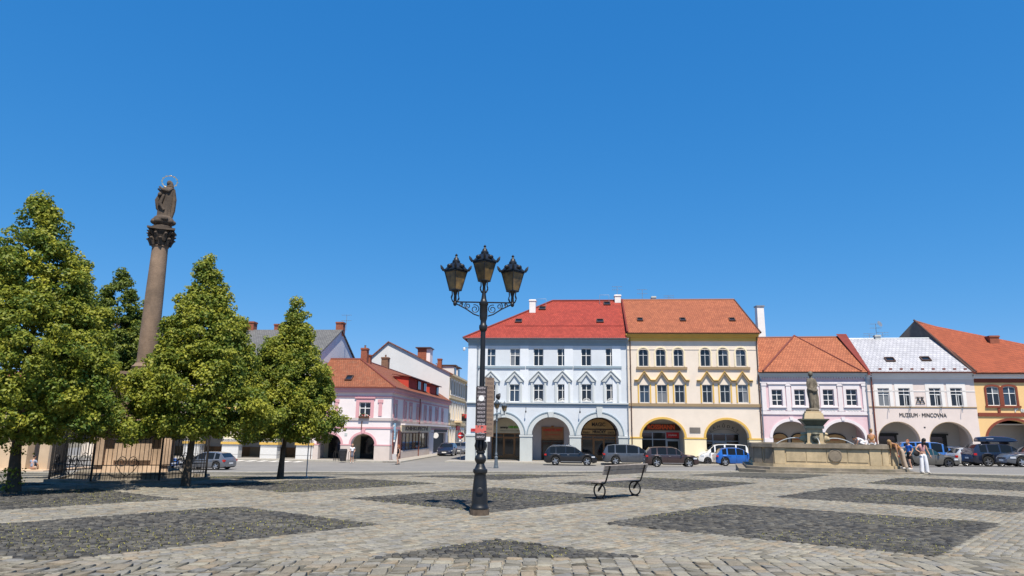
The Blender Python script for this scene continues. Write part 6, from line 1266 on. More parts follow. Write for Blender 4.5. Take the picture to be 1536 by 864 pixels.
def street_lamp(label,loc,rz,M,base_m,S=1.0,full=True):
    o=thing('street_lamp',label,'street lamp',loc,rz,'cast-iron lamps with three lanterns'); s=S
    MB().lathe([(.215*s,-.06),(.215*s,.13*s)],14,smooth=False).build('base_stone',[base_m],o)
    MB().lathe([(r*s,z*s) for r,z in ((.20,.13),(.205,.16),(.195,.19),(.18,.21),(.178,.26),(.165,.45),(.145,.72),(.125,.86),(.13,.88),(.155,.90),(.16,.93),(.155,.97),(.125,.99),(.115,1.02),(.10,1.05),(.085,1.09),(.10,1.12),(.125,1.16),(.128,1.20),(.115,1.25),(.085,1.28),(.08,1.31),(.10,1.33),(.10,1.36),(.075,1.38))],20).build('base',[M],o)
    if full:
        lf=MB(); F_=s
        for k in range(8):
            a=2*math.pi*k/8; d=Vector((math.cos(a),math.sin(a),0)); lf.tube([d*.075+Vector((0,0,1.38*s)),d*.10+Vector((0,0,1.48*s)),d*.085+Vector((0,0,1.58*s)),d*.11+Vector((0,0,1.63*s))],[.03,.035,.025,.008],6)
        lf.lathe([(.07,1.38*s),(.08,1.5*s),(.065,1.62*s)],12); lf.build('leaf_collar',[M],o)
        em=MB(); em.lathe([(.07,0),(.07,.012),(.05,.02),(0,.014)],14); em.build('crest',[M],o,loc=(0,-.168,.5),rot=(math.pi/2-.1,0,0))
    ztop=4.42*s
    MB().lathe([(.066*s,1.36*s),(.062*s,2.4*s),(.056*s,4.05*s)],14).build('pole',[M],o)
    MB().lathe([(r*s,z*s) for r,z in ((.06,4.02),(.085,4.06),(.095,4.10),(.095,4.16),(.07,4.19),(.065,4.26),(.085,4.32),(.09,4.36),(.09,4.62),(.105,4.64),(.105,4.70),(.08,4.72),(.06,4.78),(.045,4.9),(.04,4.98))],16).build('head',[M],o)
    aw=.66*s; za=4.70*s
    for sg in (-1,1):
        A=MB(); A.tube([(sg*.09*s,0,za),(sg*aw,0,za)],.017*s,6); A.tube([(sg*.1*s,0,za-.32*s),(sg*.22*s,0,za-.28*s),(sg*.42*s,0,za-.15*s),(sg*.6*s,0,za-.06*s),(sg*aw,0,za-.02*s)],.015*s,6); A.build('arm',[M],o)
        for cx,cz,r0,dirn in ((.20,-.16,.105,1),(.37,-.085,.07,-1),(.52,-.055,.045,1)):
            pts=[]
            for i in range(22):
                t=i/21; an=dirn*t*2*math.pi*1.5+1.2; r=r0*(1-.75*t); pts.append((sg*(cx*s+r*s*math.cos(an)),0,za+cz*s+r*s*math.sin(an)))
            q=MB(); q.tube(pts,.011*s,5); q.build('scroll',[M],o)
        MB().ball((sg*aw,0,za-.04*s),(.045*s,.045*s,.06*s),8,6).build('drop',[M],o)
        lantern(o,sg*aw,0,za+.27*s,M,s*.84)
    lantern(o,0,0,4.98*s+.22*s,M,s*.84)
    return o
LP=on_ground(718.5,774.5)
lamp=street_lamp('tall black cast-iron lamp with banners standing before the bench',(LP.x,LP.y+.15,LP.z),math.radians(2),'lamp_iron','lamp_base',.952)
def banner_mat(name,bgc,fg,red=True):
    m=bpy.data.materials.new(name); m.use_nodes=True; n=m.node_tree; b=n.nodes['Principled BSDF']; L=n.links.new; MT[name]=m; b.inputs['Roughness'].default_value=.6
    tc=n.nodes.new('ShaderNodeTexCoord'); sx=n.nodes.new('ShaderNodeSeparateXYZ'); L(tc.outputs['Generated'],sx.inputs[0])
    def mth(op,a,c=None,d=None):
        q=n.nodes.new('ShaderNodeMath'); q.operation=op
        for i,v in enumerate((a,c,d)):
            if v is None: continue
            if isinstance(v,(int,float)): q.inputs[i].default_value=v
            else: L(v,q.inputs[i])
        return q.outputs[0]
    row=mth('GREATER_THAN',mth('FRACT',mth('MULTIPLY',sx.outputs['Z'],13)),.42); side=mth('LESS_THAN',mth('ABSOLUTE',mth('SUBTRACT',sx.outputs['X'],.5)),.36)
    no=n.nodes.new('ShaderNodeTexNoise'); mp=n.nodes.new('ShaderNodeMapping'); mp.inputs['Scale'].default_value=(14,1,60); L(tc.outputs['Generated'],mp.inputs[0]); L(mp.outputs[0],no.inputs['Vector']); no.inputs['Scale'].default_value=1
    tx=mth('MULTIPLY',mth('MULTIPLY',row,side),mth('GREATER_THAN',no.outputs['Fac'],.47))
    mx=n.nodes.new('ShaderNodeMix'); mx.data_type='RGBA'; L(tx,mx.inputs['Factor']); mx.inputs['A'].default_value=(*bgc,1); mx.inputs['B'].default_value=(*fg,1); out=mx.outputs['Result']
    if red:
        n2=n.nodes.new('ShaderNodeTexNoise'); m2=n.nodes.new('ShaderNodeMapping'); m2.inputs['Scale'].default_value=(3,1,14); L(tc.outputs['Generated'],m2.inputs[0]); L(m2.outputs[0],n2.inputs['Vector']); n2.inputs['Scale'].default_value=1
        z=mth('MULTIPLY',mth('GREATER_THAN',sx.outputs['Z'],.13),mth('LESS_THAN',sx.outputs['Z'],.27)); k=mth('MULTIPLY',z,mth('GREATER_THAN',n2.outputs['Fac'],.45))
        m3=n.nodes.new('ShaderNodeMix'); m3.data_type='RGBA'; L(k,m3.inputs['Factor']); L(out,m3.inputs['A']); m3.inputs['B'].default_value=(.55,.12,.10,1); out=m3.outputs['Result']
    L(out,b.inputs['Base Color'])
banner_mat('banner_print',(0.022,0.018,0.022),(0.30,0.27,0.28)); banner_mat('banner_print_tan',(0.24,0.17,0.12),(0.13,0.09,0.07),False)
def banners():
    y=LP.y+.15; Z=lambda py: at_y(720,py,y).z-LP.z; X=lambda px,py: at_y(px,py,y).x-LP.x
    zt,zb=Z(581),Z(659.5); x0,x1=X(712.5,650),X(728,640)
    o=thing('lamp_banner','dark printed banner with small light text strapped to the lamp post','banner',(LP.x,LP.y-.02,LP.z)); MB().box(-.115+.0,.115,-.012,.0,zb,zt).build('sheet',['banner_print'],o,loc=((x0+x1)/2+.02,0,0))
    MB().tube([(-.10,.0,zt+.005),(.13,.0,zt+.005)],.01,6).build('top_rod',['black_metal'],o); e=MB(); e.lathe([(.06,0),(.06,.004)],14); e.build('emblem',['sign_white'],o,loc=((x0+x1)/2+.02,-.013,zt-.24),rot=(math.pi/2,0,0))
    o2=thing('lamp_banner','tan printed banner turned edgewise on the lamp post above a white sticker','banner',(LP.x,LP.y+.12,LP.z)); MB().box(0,.24,-.006,.006,Z(655),Z(566)).build('sheet',['banner_print_tan'],o2,loc=(.07,-.02,0),rot=(0,0,math.radians(40))); MB().box(.09,.20,-.14,-.13,Z(662),Z(655)).build('sticker',['sign_white'],o2)
    sp=MB(); sp.lathe([(.03,0),(.07,.06),(.07,.09),(.02,.1)],10); sp.build('speaker_horn',['black_metal'],o2,loc=(.30,-.06,Z(594)),rot=(0,math.radians(100),0))
banners()
L2=on_ground(744,702.5); street_lamp('haze-greyed three-lantern lamp across the road before the first blue arch',(L2.x,L2.y,L2.z),0,'lamp_iron_grey','lamp_iron_grey',(at_y(744,600,L2.y).z-L2.z)/5.95,False)  # far lamp's iron coloured paler and bluer to stand for haze
# bench
mat('bench_slat',(0.30,0.26,0.225),0.7,0.25,6,0.2); mat('bench_iron',(0.012,0.012,0.013),0.45,0.2,6)
def bench():
    a=on_ground(905,750.5); b=on_ground(958,745.5); d=b-a; Ls=d.length; ang=math.atan2(d.y,d.x); m=(a+b)/2
    o=thing('park_bench','slatted bench with black ring-shaped iron legs standing alone on the paving','bench',(m.x,m.y,m.z),ang)
    for sg in (-1,1):
        x=sg*Ls/2; f=MB(); f.tube([(x,.12+.18*math.cos(t),.23+.18*math.sin(t)) for t in [2*math.pi*k/24 for k in range(24)]],.021,8,closed=True)
        f.tube([(x,.40,.415),(x,.2,.41),(x,.02,.405),(x,-.06,.43),(x,-.10,.50),(x,-.24,.86)],.021,8); f.tube([(x,.0,.42),(x,.13,.27),(x,.16,.21)],[.022,.034,.018],8)
        f.box(x-.03,x+.03,.03,.09,-.01,.07); f.box(x-.03,x+.03,.17,.23,-.01,.07); f.build('leg',['bench_iron'],o)
    hl=Ls/2+.17
    for y0,z in ((.42,.438),(.30,.436),(.18,.434),(.06,.434)): MB().box(-hl,hl,y0-.05,y0+.05,z-.0,z+.038).build('seat_slat',['bench_slat'],o)
    n=Vector((0,-.14,.36)).normalized(); up=n; nn=Vector((0,up.z,-up.y))
    for s0,s1 in ((.14,.26),(.275,.395)):
        p0=Vector((0,-.10,.50))+up*s0; p1=Vector((0,-.10,.50))+up*s1; off=nn*.022; th=nn*.036; q=MB(); vs=[]
        for xx in (-hl,hl):
            for p in (p0+off,p1+off,p1+off+th,p0+off+th): vs.append((xx,p.y,p.z))
        q.add(vs,[(0,1,2,3),(7,6,5,4),(0,4,5,1),(1,5,6,2),(2,6,7,3),(3,7,4,0)]); q.build('back_slat',['bench_slat'],o)
bench()
# signs
mat('sign_blue',(0.03,0.12,0.42),0.5,0.05,4); mat('sign_paleblue',(0.20,0.36,0.50),0.5,0.08,4); mat('galv',(0.42,0.43,0.44),0.4,0.1,5,metal=0.7)
def post_sign(name,label,px,py,parts,hgt,dist=None,r=.03):
    b=on_ground(px,py) if dist is None else at_y(px,py,dist); b.z=gz(b.x,b.y); o=thing(name,label,'sign',b); MB().tube([(0,0,-.1),(0,0,hgt)],r,8).build('post',['galv'],o); MB().lathe([(.07,0),(.05,.06)],10).build('foot',['galv'],o); parts(o); return o
def no_entry(o):
    p=MB(); p.lathe([(.33,-.012),(.33,.012)],24); p.build('disc',['sign_red'],o,loc=(0,-.05,2.45),rot=(math.pi/2,0,0)); MB().box(-.24,.24,-.07,-.063,2.40,2.50).build('bar',['sign_white'],o); MB().box(-.18,.18,-.05,-.03,1.85,2.02).build('plate',['sign_white'],o)
_c=on_ground(697,690.5); post_sign('no_entry_sign','round red no-entry sign at the corner of the blue house',690.5,690,no_entry,2.8)
def parking(o):
    MB().box(-.26,.26,-.05,-.03,2.0,3.55).build('plate',['sign_paleblue'],o); lettering('P',.42,'sign_white',o,(0,-.055,3.25),bold=.02); MB().box(-.22,.22,-.052,-.028,1.78,1.98).build('plate',['sign_white'],o); MB().box(-.18,.18,-.056,-.05,2.5,2.56).build('line',['sign_white'],o); MB().box(-.18,.18,-.056,-.05,2.3,2.34).build('line',['sign_white'],o)
post_sign('parking_sign','tall pale blue parking sign at the bookshop corner',587.5,691.5,parking,3.6)
def slant(o):
    p=MB(); p.box(-.30,.30,-.02,.0,-.05,.05); p.prism([(.30,.09),(.42,0),(.30,-.09)],-.02,0); p.build('direction_plate',['galv'],o,loc=(.1,-.04,1.75),rot=(0,math.radians(-42),math.radians(20)))
post_sign('direction_sign','thin grey sign post beside the smallest lime tree',459.5,716.5,slant,1.65,r=.022)
# bollard, planters, tub, bins
def bollard(px,py):
    b=on_ground(px,py); o=thing('bollard','dark round-topped bollard beside the brown car','bollard',b); MB().lathe([(.08,-.1),(.08,.75),(.09,.78),(.09,.82),(.06,.86),(.05,.9),(.07,.95),(.05,1.0),(0,1.02)],12).build('shaft',['lamp_iron_grey'],o); MB().lathe([(.13,0),(.13,.05),(.1,.08)],12).build('foot',['lamp_iron_grey'],o)
bollard(966,700)
mat('rubbish_black',(0.025,0.026,0.03),0.5,0.3,5)
def bins(px,py,label,m,n=2,w=.5,h=1.05):
    b=on_ground(px,py); 
    for i in range(n):
        o=thing('rubbish_bin',label,'bin',(b.x+i*(w+.09),b.y,b.z+.1),math.radians(-5+8*i),'bins at the arcades'); q=MB(); q.taper(0,0,.05,h*.85,w*.8,w*.8,w,w); q.build('body',[m],o); MB().taper(0,0,h*.85,h,w*1.06,w*1.06,w*.85,w*.9).build('lid',[m],o)
        for sx in (-1,1): MB().tube([(sx*w*.3-.03,w*.35,.07),(sx*w*.3+.03,w*.35,.07)],.07,10).build('wheel',['black_metal'],o)
bins(782.5,692.2,'black wheeled bin touching the first pillar of the blue house','rubbish_black',1)
bins(787.5,692.6,'black wheeled bin turned away from its neighbour at the blue house','rubbish_black',1,.46,1.0)
bins(514,694,'dark wheeled bin standing between the pink arches','rubbish_black',1,.55,1.1)
def bike_rack(px,py):
    b=on_ground(px,py); o=thing('bicycle_rack','low metal railing rack in front of the first pink arch','rack',(b.x,b.y,b.z+.1),A5)
    for k in range(5): MB().tube([(.45*k,0,0),(.45*k,0,.8),(.45*k+.08,0,.88),(.45*k+.16,0,.8),(.45*k+.16,0,0)],.02,6).build('hoop',['iron'],o)
    MB().tube([(-.05,0,.12),(2.1,0,.12)],.02,6).build('rail',['iron'],o)
bike_rack(500,693.5)
# ------------------------------------------------------------------ cars
mat('tyre',(0.018,0.018,0.018),0.85,0.2,8); mat('rim',(0.45,0.46,0.48),0.3,0.05,8,metal=0.85); mat('rim_dark',(0.09,0.09,0.1),0.35,0.1,8,metal=0.8); mat('car_black_trim',(0.022,0.022,0.024),0.6,0.15,8); mat('chrome',(0.7,0.71,0.73),0.15,0.03,8,metal=1.0); mat('plate',(0.75,0.75,0.73),0.5,0.03,8)
glass_mat('car_glass',(0.010,0.012,0.014),0.05); MT['car_glass'].node_tree.nodes['Principled BSDF'].inputs['Specular IOR Level'].default_value=0.32; glass_mat('tail_red',(0.42,0.015,0.012),0.12); glass_mat('headlamp',(0.55,0.58,0.62),0.08); glass_mat('car_glass_teal',(0.015,0.045,0.06),0.03)  # the last glass has a blue windscreen reflection put into its colour
def paint(name,col,metal=0.35): return mat(name,col,0.32,0.03,3,metal=metal,spec=0.5,coat=0.9)
paint('paint_black',(0.010,0.012,0.018)); paint('paint_grey',(0.085,0.095,0.115)); paint('paint_brown',(0.055,0.032,0.032)); paint('paint_white',(0.72,0.72,0.71),0.0); paint('paint_blue',(0.015,0.13,0.48)); paint('paint_greybrown',(0.13,0.125,0.115)); paint('paint_vanblue',(0.06,0.20,0.55)); paint('paint_navy',(0.014,0.02,0.045)); paint('paint_silver',(0.55,0.56,0.57)); paint('paint_steel',(0.15,0.16,0.18))
# top line, belt line: (fraction of length from the rear, fraction of height); windows: side spans
KIND={
 'suv':dict(top=[(0,.50),(.012,.60),(.05,.80),(.10,.955),(.2,.99),(.4,1.0),(.52,.985),(.60,.93),(.725,.665),(.75,.645),(.9,.60),(.965,.52),(1,.38)],belt=.60,win=[(.115,.215),(.235,.40),(.42,.575),(.59,.66)],wb=.60,fw=.185,clad=True,tum=.79),
 'mpv':dict(top=[(0,.45),(.012,.58),(.04,.80),(.085,.95),(.18,.99),(.4,1.0),(.55,.975),(.64,.91),(.80,.635),(.82,.61),(.93,.53),(.975,.45),(1,.34)],belt=.57,win=[(.09,.21),(.23,.41),(.43,.62),(.645,.735)],wb=.595,fw=.18,clad=False,tum=.81),
 'hatch':dict(top=[(0,.45),(.015,.58),(.05,.70),(.13,.93),(.25,.99),(.4,1.0),(.5,.985),(.58,.92),(.72,.66),(.75,.635),(.9,.57),(.965,.48),(1,.34)],belt=.60,win=[(.14,.235),(.26,.42),(.44,.585),(.60,.665)],wb=.62,fw=.185,clad=False,tum=.78),
 'sedan':dict(top=[(0,.45),(.01,.60),(.06,.66),(.14,.69),(.27,.93),(.36,.99),(.46,1.0),(.54,.97),(.6,.92),(.735,.67),(.76,.645),(.9,.58),(.965,.48),(1,.35)],belt=.61,win=[(.235,.30),(.32,.455),(.475,.595),(.61,.675)],wb=.61,fw=.19,clad=False,tum=.76),
 'van':dict(top=[(0,.40),(.008,.55),(.02,.85),(.045,.96),(.15,.99),(.4,1.0),(.6,.985),(.69,.93),(.825,.645),(.845,.61),(.93,.55),(.975,.46),(1,.33)],belt=.58,win=[(.06,.24),(.265,.46),(.49,.66),(.685,.755)],wb=.60,fw=.175,clad=False,tum=.86),
}
def wheel_mesh(r,w,rim_m,sp):
    t=MB(); t.lathe([(r*.62,-w/2),(r*.9,-w/2),(r*.985,-w*.38),(r,-w*.2),(r,w*.2),(r*.985,w*.38),(r*.9,w/2),(r*.62,w/2),(r*.62,-w/2)],22,T=Matrix.Rotation(math.pi/2,4,'X'),caps=False)
    m=MB(); m.lathe([(r*.63,-w*.46),(r*.67,-w*.5),(r*.6,-w*.44),(r*.58,w*.2)],22,T=Matrix.Rotation(math.pi/2,4,'X'),caps=False)
    for k in range(sp):
        a=2*math.pi*k/sp; c,s_=math.cos(a),math.sin(a); n=.075*r*2
        m.add([(c*r*.12-s_*n,w*.47,s_*r*.12+c*n),(c*r*.12+s_*n,w*.47,s_*r*.12-c*n),(c*r*.62+s_*n*.8,w*.44,s_*r*.62-c*n*.8),(c*r*.62-s_*n*.8,w*.44,s_*r*.62+c*n*.8),(c*r*.12-s_*n,w*.3,s_*r*.12+c*n),(c*r*.12+s_*n,w*.3,s_*r*.12-c*n),(c*r*.62+s_*n*.8,w*.3,s_*r*.62-c*n*.8),(c*r*.62-s_*n*.8,w*.3,s_*r*.62+c*n*.8)],[(0,1,2,3),(0,3,7,4),(1,5,6,2)])
    m.lathe([(.0,w*.30),(r*.2,w*.40),(r*.16,w*.48),(0,w*.5)],12,T=Matrix.Rotation(-math.pi/2,4,'X'))
    t.lathe([(0,-.02),(r*.6,-.02)],18,T=Matrix.Rotation(math.pi/2,4,'X'),caps=False)
    return t.mesh('tyre',['tyre']),m.mesh('rim',[rim_m])
def car(label,kind,L,Wd,Ht,m,loc,ang,rim='rim',group='parked cars',extra=None,glass='car_glass',cat='car',rails=False):
    K=KIND[kind]; o=thing('parked_car',label,cat,loc,ang,group); r=.335*Ht/1.5 if kind!='van' else .33; r=min(r,.385)
    xf=L*(1-K['fw']); xr=xf-L*K['wb']; R=r*1.13
    tops=K['top']; tx=[a*L for a,_ in tops]; tz=[b*Ht for _,b in tops]
    st=set(tx); 
    for a,b in K['win']: st|={a*L,b*L}
    for xw in (xr,xf):
        for k in range(9): st.add(xw+R*math.cos(math.pi*k/8))
    for k in range(1,12): st.add(L*k/12)
    S=sorted(x for x in st if 0<=x<=L); S2=[S[0]]
    for x in S[1:]:
        if x-S2[-1]>.012: S2.append(x)
    S=S2; zc=.19*Ht/1.5
    def ends(x):  # plan rounding
        f=x/L; t=1.0
        if f<.07: t=1-.12*((.07-f)/.07)**2
        if f>.88: t=1-.22*((f-.88)/.12)**2
        return t
    def zlow(x):
        z=zc
        for xw in (xr,xf):
            d=abs(x-xw)
            if d<R: z=max(z,r+math.sqrt(max(0,R*R-d*d))*.98)
        if x>L*.93: z=max(z,zc+(x-L*.93)*.25)
        if x<L*.05: z=max(z,zc+(L*.05-x)*.5)
        return z
    rings=[]; hw=Wd/2; zb=K['belt']*Ht
    for x in S:
        zt=float(np.interp(x,tx,tz)); belt=min(zb+.02*Ht*(1-x/L),zt-.02); w=hw*ends(x); gh=max(0,(zt-belt)/(Ht-zb)); wt=w*(1-(1-K['tum'])*min(1,gh*1.02)) ; zl=min(zlow(x),belt-.06); zm=zl+(belt-zl)*.55
        half=[(w*.93,zl),(w*.965,min(zl+.05,zm)),(w,zm+(belt-zm)*.35),(w*.965,belt),(wt,zt-.035*gh-.012),(wt*.86,zt-.002),(wt*.4,zt+.015*gh)]
        rings.append([(x-L/2,y,z) for y,z in half]+[(x-L/2,-y,z) for y,z in half[::-1]])
    n=14; body=MB(); V=[p for g in rings for p in g]; wins={}
    fb=[]
    roof_f=max(a for a,b in tops if b>.9)*L; roof_r=min(a for a,b in tops if b>.9)*L; cowl=[a for a,b in tops if b<.68 and a>.6][0]*L
    rear0=[a for a,b in tops if .66<=b<.9 and a<.3]; rear_lo=(min(rear0) if rear0 else .02)*L
    if kind=='sedan': rear_lo=.14*L
    for i in range(len(S)-1):
        xm=(S[i]+S[i+1])/2
        for k in range(n):
            k2=(k+1)%n; q=(i*n+k,i*n+k2,(i+1)*n+k2,(i+1)*n+k); key=None
            if k in (3,9) and any(a*L<xm<b*L for a,b in K['win']): key=('side',k,[j for j,(a,b) in enumerate(K['win']) if a*L<xm<b*L][0])
            if k in (5,6,7) and roof_f<xm<cowl: key=('wind',0,0)
            if k in (5,6,7) and rear_lo<xm<roof_r: key=('rear',0,0)
            if key: wins.setdefault(key,[]).append(q)
            else: fb.append((q,k,xm))
    used={}
    mi=[]
    for q,k,xm in fb:
        low=k in (0,12) or (K['clad'] and k in (1,11) and min(abs(xm-xr),abs(xm-xf))<R*1.0) or k==13
        mi.append(1 if low else 0)
    body.v=V; body.f=[f for f,_,_ in fb]+[tuple(range(n-1,-1,-1)),tuple((len(S)-1)*n+k for k in range(n))]; body.m=mi+[0,0]; body.s=[True]*len(fb)+[False,False]
    body.f=[f[::-1] for f in body.f]
    body.build('body',[m,'car_black_trim'],o,sharp=32)
    nm={'side':'side_window','wind':'windscreen','rear':'rear_window'}
    for key,qs in wins.items():
        g=MB(); ids=sorted({v for q in qs for v in q}); mp={v:i for i,v in enumerate(ids)}; g.add([V[v] for v in ids],[tuple(mp[v] for v in q)[::-1] for q in qs],0,True); g.build(nm[key[0]],[glass],o,sharp=0)
    tm,rm=wheel_mesh(r,.21,rim,5)
    for xw in (xr,xf):
        for sg in (-1,1):
            w=inst('wheel',tm,o,(xw-L/2,sg*(hw-.10),r),(0,0,0 if sg>0 else math.pi)); inst('rim',rm,w)
    MB().box(-L*.42,L*.42,-hw*.72,hw*.72,r*.75,r*1.6).build('underbody',['car_black_trim'],o)
    zt_at=lambda x: float(np.interp(x,tx,tz))
    for sg in (-1,1):
        hl=MB(); xh=L*.93; hl.box(-.20,.10,-.14,.14,-.055,.06,T=Matrix.Translation((xh-L/2,sg*(hw*ends(xh)-.135),zt_at(xh)-.17*Ht/1.5))@Matrix.Rotation(sg*-.38,4,'Z')); hl.build('headlight',['headlamp'],o)
        tl=MB(); x=.055; ht=.12 if kind!='van' else .22; tl.box(x-L/2-.03,x-L/2+.16,sg*hw*.955-.11,sg*hw*.955+.028,zb-ht-.04,zb-.02); tl.build('taillight',['tail_red'],o)
        mr=MB(); xm=cowl-L*.055; mr.ball((xm-L/2,sg*(hw+.09),zb+.06),(.07,.10,.075),8,6); mr.box(xm-L/2-.03,xm-L/2+.03,min(sg*hw*.95,sg*(hw+.06)),max(sg*hw*.95,sg*(hw+.06)),zb+.0,zb+.04); mr.build('mirror',[m],o)
        for a in (K['win'][1][0]+.02,K['win'][2][0]+.02):
            x=a*L-L/2; MB().box(x,x+.17,min(sg*hw*.99,sg*(hw+.018)),max(sg*hw*.99,sg*(hw+.018)),zb-.11,zb-.075).build('door_handle',['chrome' if K['clad'] else m],o)
        for a in (K['win'][1][0]-.005,K['win'][2][0]-.005,K['win'][2][1]+.03):
            x=a*L-L/2; MB().box(x-.006,x+.006,min(sg*hw*.97,sg*(hw+.003)),max(sg*hw*.97,sg*(hw+.003)),zc+.14,zb-.03).build('door_seam',['car_black_trim'],o)
    MB().box(-L/2-.012,-L/2+.05,-.26,.26,zb*.55,zb*.55+.11).build('number_plate',['plate'],o); MB().box(L/2-.06,L/2+.012,-.26,.26,.33*Ht*.75,.33*Ht*.75+.11).build('number_plate',['plate'],o)
    MB().box(L/2-.12,L/2-.012,-hw*.55,hw*.55,.36*Ht*.9,.36*Ht*.9+.13).build('grille',['car_black_trim'],o)
    if rails:
        for sg in (-1,1): y=sg*hw*K['tum']*.90; MB().tube([(L*.12-L/2,y,zt_at(L*.14)-.02),(L*.16-L/2,y,Ht+.03),(L*.5-L/2,y,Ht+.035),(L*.55-L/2,y,zt_at(L*.56)-.01)],.018,6).build('roof_rail',['chrome'],o)
    if K['clad'] or kind=='mpv':
        for sg in (-1,1):
            xs=[K['win'][0][0]*L-L/2-.02,K['win'][-1][1]*L-L/2]; MB().tube([(xs[0],sg*hw*.972,zb+.015),(xs[1],sg*hw*.968,zb+.01)],.012,5).build('window_trim',['chrome'],o)
    if K['clad']:
        for sg in (-1,1): MB().box(xr+R-L/2+.05,xf-R-L/2-.05,min(sg*hw*.985,sg*(hw+.012)),max(sg*hw*.985,sg*(hw+.012)),zc+.10,zc+.14).build('side_strip',['chrome'],o)
    if extra: extra(o,L,Wd,Ht)
    return o
def car_px(label,kind,px0,px1,py,ar,m,flip=False,ang=A5,wd=1.82,**kw):
    """px0..px1: the span the car's side covers; py: where its wheels stand; ar: height / length"""
    pc=on_ground((px0+px1)/2,py); F=Front((pc.x,pc.y),ang,pc.z); u0=F.uv(px0,py-12,-wd/2)[0]; u1=F.uv(px1,py-12,-wd/2)[0]; L=u1-u0
    c=F.w((u0+u1)/2,wd/2*0,0)
    # stand the near wheels on the pixel row
    c=Vector((c.x,c.y,0))+F.n*(wd/2); c.z=gz(c.x,c.y)+.006
    return car(label,kind,L,wd,L*ar,m,c,ang+(math.pi if flip else 0),**kw)
G1='cars parked along the blue and cream houses'; G2='cars parked beside the fountain'; G3='cars in the side street'
car_px('black estate off-roader with roof rails parked before the blue house','suv',815.5,896,698.5,.365,'paint_black',wd=1.92,group=G1,rails=True)
def mplate(o,L,Wd,Ht): MB().box(L*.28,L*.28+.55,-Wd/2-.016,-Wd/2-.002,.52,.68).build('door_sticker',['plate'],o)
car_px('dark grey people carrier with white door sticker parked before the toy shop','mpv',905,992,698.2,.362,'paint_grey',wd=1.86,group=G1,extra=mplate)
car_px('brown compact off-roader with dark wheels parked before the cream house','suv',970,1052,700.6,.375,'paint_brown',wd=1.88,group=G1)
car_px('white high-roofed van parked beyond the bright blue hatchback','van',1051,1128,697.95,.415,'paint_white',True,wd=1.8,group=G1,rim='rim_dark',cat='van')
car_px('bright blue hatchback half hidden by the fountain','hatch',1077,1150,699.2,.385,'paint_blue',wd=1.72,group=G1)
car_px('grey-brown hatchback behind the woman in white trousers','hatch',1352,1451,700.8,.335,'paint_greybrown',wd=1.8,group=G2,ang=A9,glass='car_glass_teal',rim='rim_dark')
car_px('medium blue passenger van parked before the museum arches','van',1360,1458,699.25,.40,'paint_vanblue',wd=1.95,group=G2,ang=A9,cat='van')
car_px('dark navy compact off-roader between the blue van and the silver hatchback','suv',1414,1492,698.6,.38,'paint_navy',wd=1.84,group=G2,ang=A9,rails=True)
car_px('silver hatchback with sloping tail beside the off-roader carrying a roof box','hatch',1441,1528,699.4,.345,'paint_silver',wd=1.8,group=G2,ang=A9)
def roofbox(o,L,Wd,Ht):
    b=MB(); ring=lambda x,w,z0,z1:[(x,-w,z0+.06),(x,-w*.9,z0),(x,w*.9,z0),(x,w,z0+.06),(x,w*.92,z1-.05),(x,w*.6,z1),(x,-w*.6,z1),(x,-w*.92,z1-.05)]
    z=Ht+.12; b.loft([ring(-1.55,.30,z+.02,z+.22),ring(-1.45,.40,z,z+.32),ring(-.6,.43,z,z+.40),ring(.2,.42,z,z+.38),ring(.8,.36,z+.02,z+.26),ring(1.05,.22,z+.05,z+.14)]); b.build('roof_box',['paint_navy'],o,loc=(.1,0,0))
    for x in (-.85,.35): MB().box(x-.03,x+.03,-.62,.62,Ht-.03,Ht+.125).build('roof_bar',['car_black_trim'],o)
    MB().box(-.95,-.5,-.425,-.41,z+.2,z+.26).build('box_sticker',['chrome'],o)
car_px('dark navy off-roader with black roof box and alloy wheels','suv',1471,1577,700.1,.355,'paint_navy',wd=1.93,group=G2,ang=A9,extra=roofbox)
car_px('steel grey car nosing in beside the roof-box off-roader','sedan',1524,1636,700.9,.325,'paint_steel',True,wd=1.8,group=G2,ang=A9)
car_px('grey hatchback parked beyond the right end of the iron fence','hatch',256,328,705.0,.36,'paint_steel',True,wd=1.78,group=G3)
car_px('blue hatchback glimpsed through the iron fence','hatch',172,240,703.0,.37,'paint_blue',wd=1.75,group=G3)
def street_car(label,px,py,m,kind,L,hgt):
    p=on_ground(px,py); car(label,kind,L,1.8,hgt,m,(p.x,p.y+L/2*.9,gz(p.x,p.y)+.006),math.radians(85+180),group=G3)
street_car('dark navy saloon facing the square at the bookshop kerb',668.5,684.3,'paint_navy','hatch',4.3,1.5)
street_car('black saloon parked behind the navy car in the side street',689.5,681.5,'paint_steel','sedan',4.5,1.5)
# ------------------------------------------------------------------ people
def cloth(name,c,var=.1): return mat(name,c,0.85,var,6,0.1)
mat('skin',(0.50,0.29,0.20),0.55,0.06,8); mat('skin_tan',(0.40,0.21,0.13),0.55,0.06,8); mat('hair_dark',(0.012,0.010,0.010),0.5,0.3,14); mat('hair_red',(0.26,0.085,0.035),0.6,0.3,14); mat('hair_blond',(0.30,0.18,0.075),0.6,0.3,14); mat('eye',(0.03,0.02,0.02),0.3,0,1); mat('lips',(0.38,0.12,0.10),0.5,0,1)
cloth('cl_white',(0.72,0.73,0.77)); cloth('cl_blue',(0.02,0.13,0.52)); cloth('cl_black',(0.014,0.014,0.017)); cloth('cl_pink',(0.55,0.30,0.32),.45); cloth('cl_beige',(0.42,0.33,0.25)); cloth('cl_ochre',(0.42,0.20,0.07)); cloth('cl_navy',(0.03,0.035,0.07)); cloth('cl_bluegrey',(0.22,0.27,0.36)); cloth('cl_pattern',(0.12,0.13,0.17),.6); cloth('cl_shoe',(0.55,0.52,0.48)); cloth('cl_bag',(0.50,0.47,0.46))
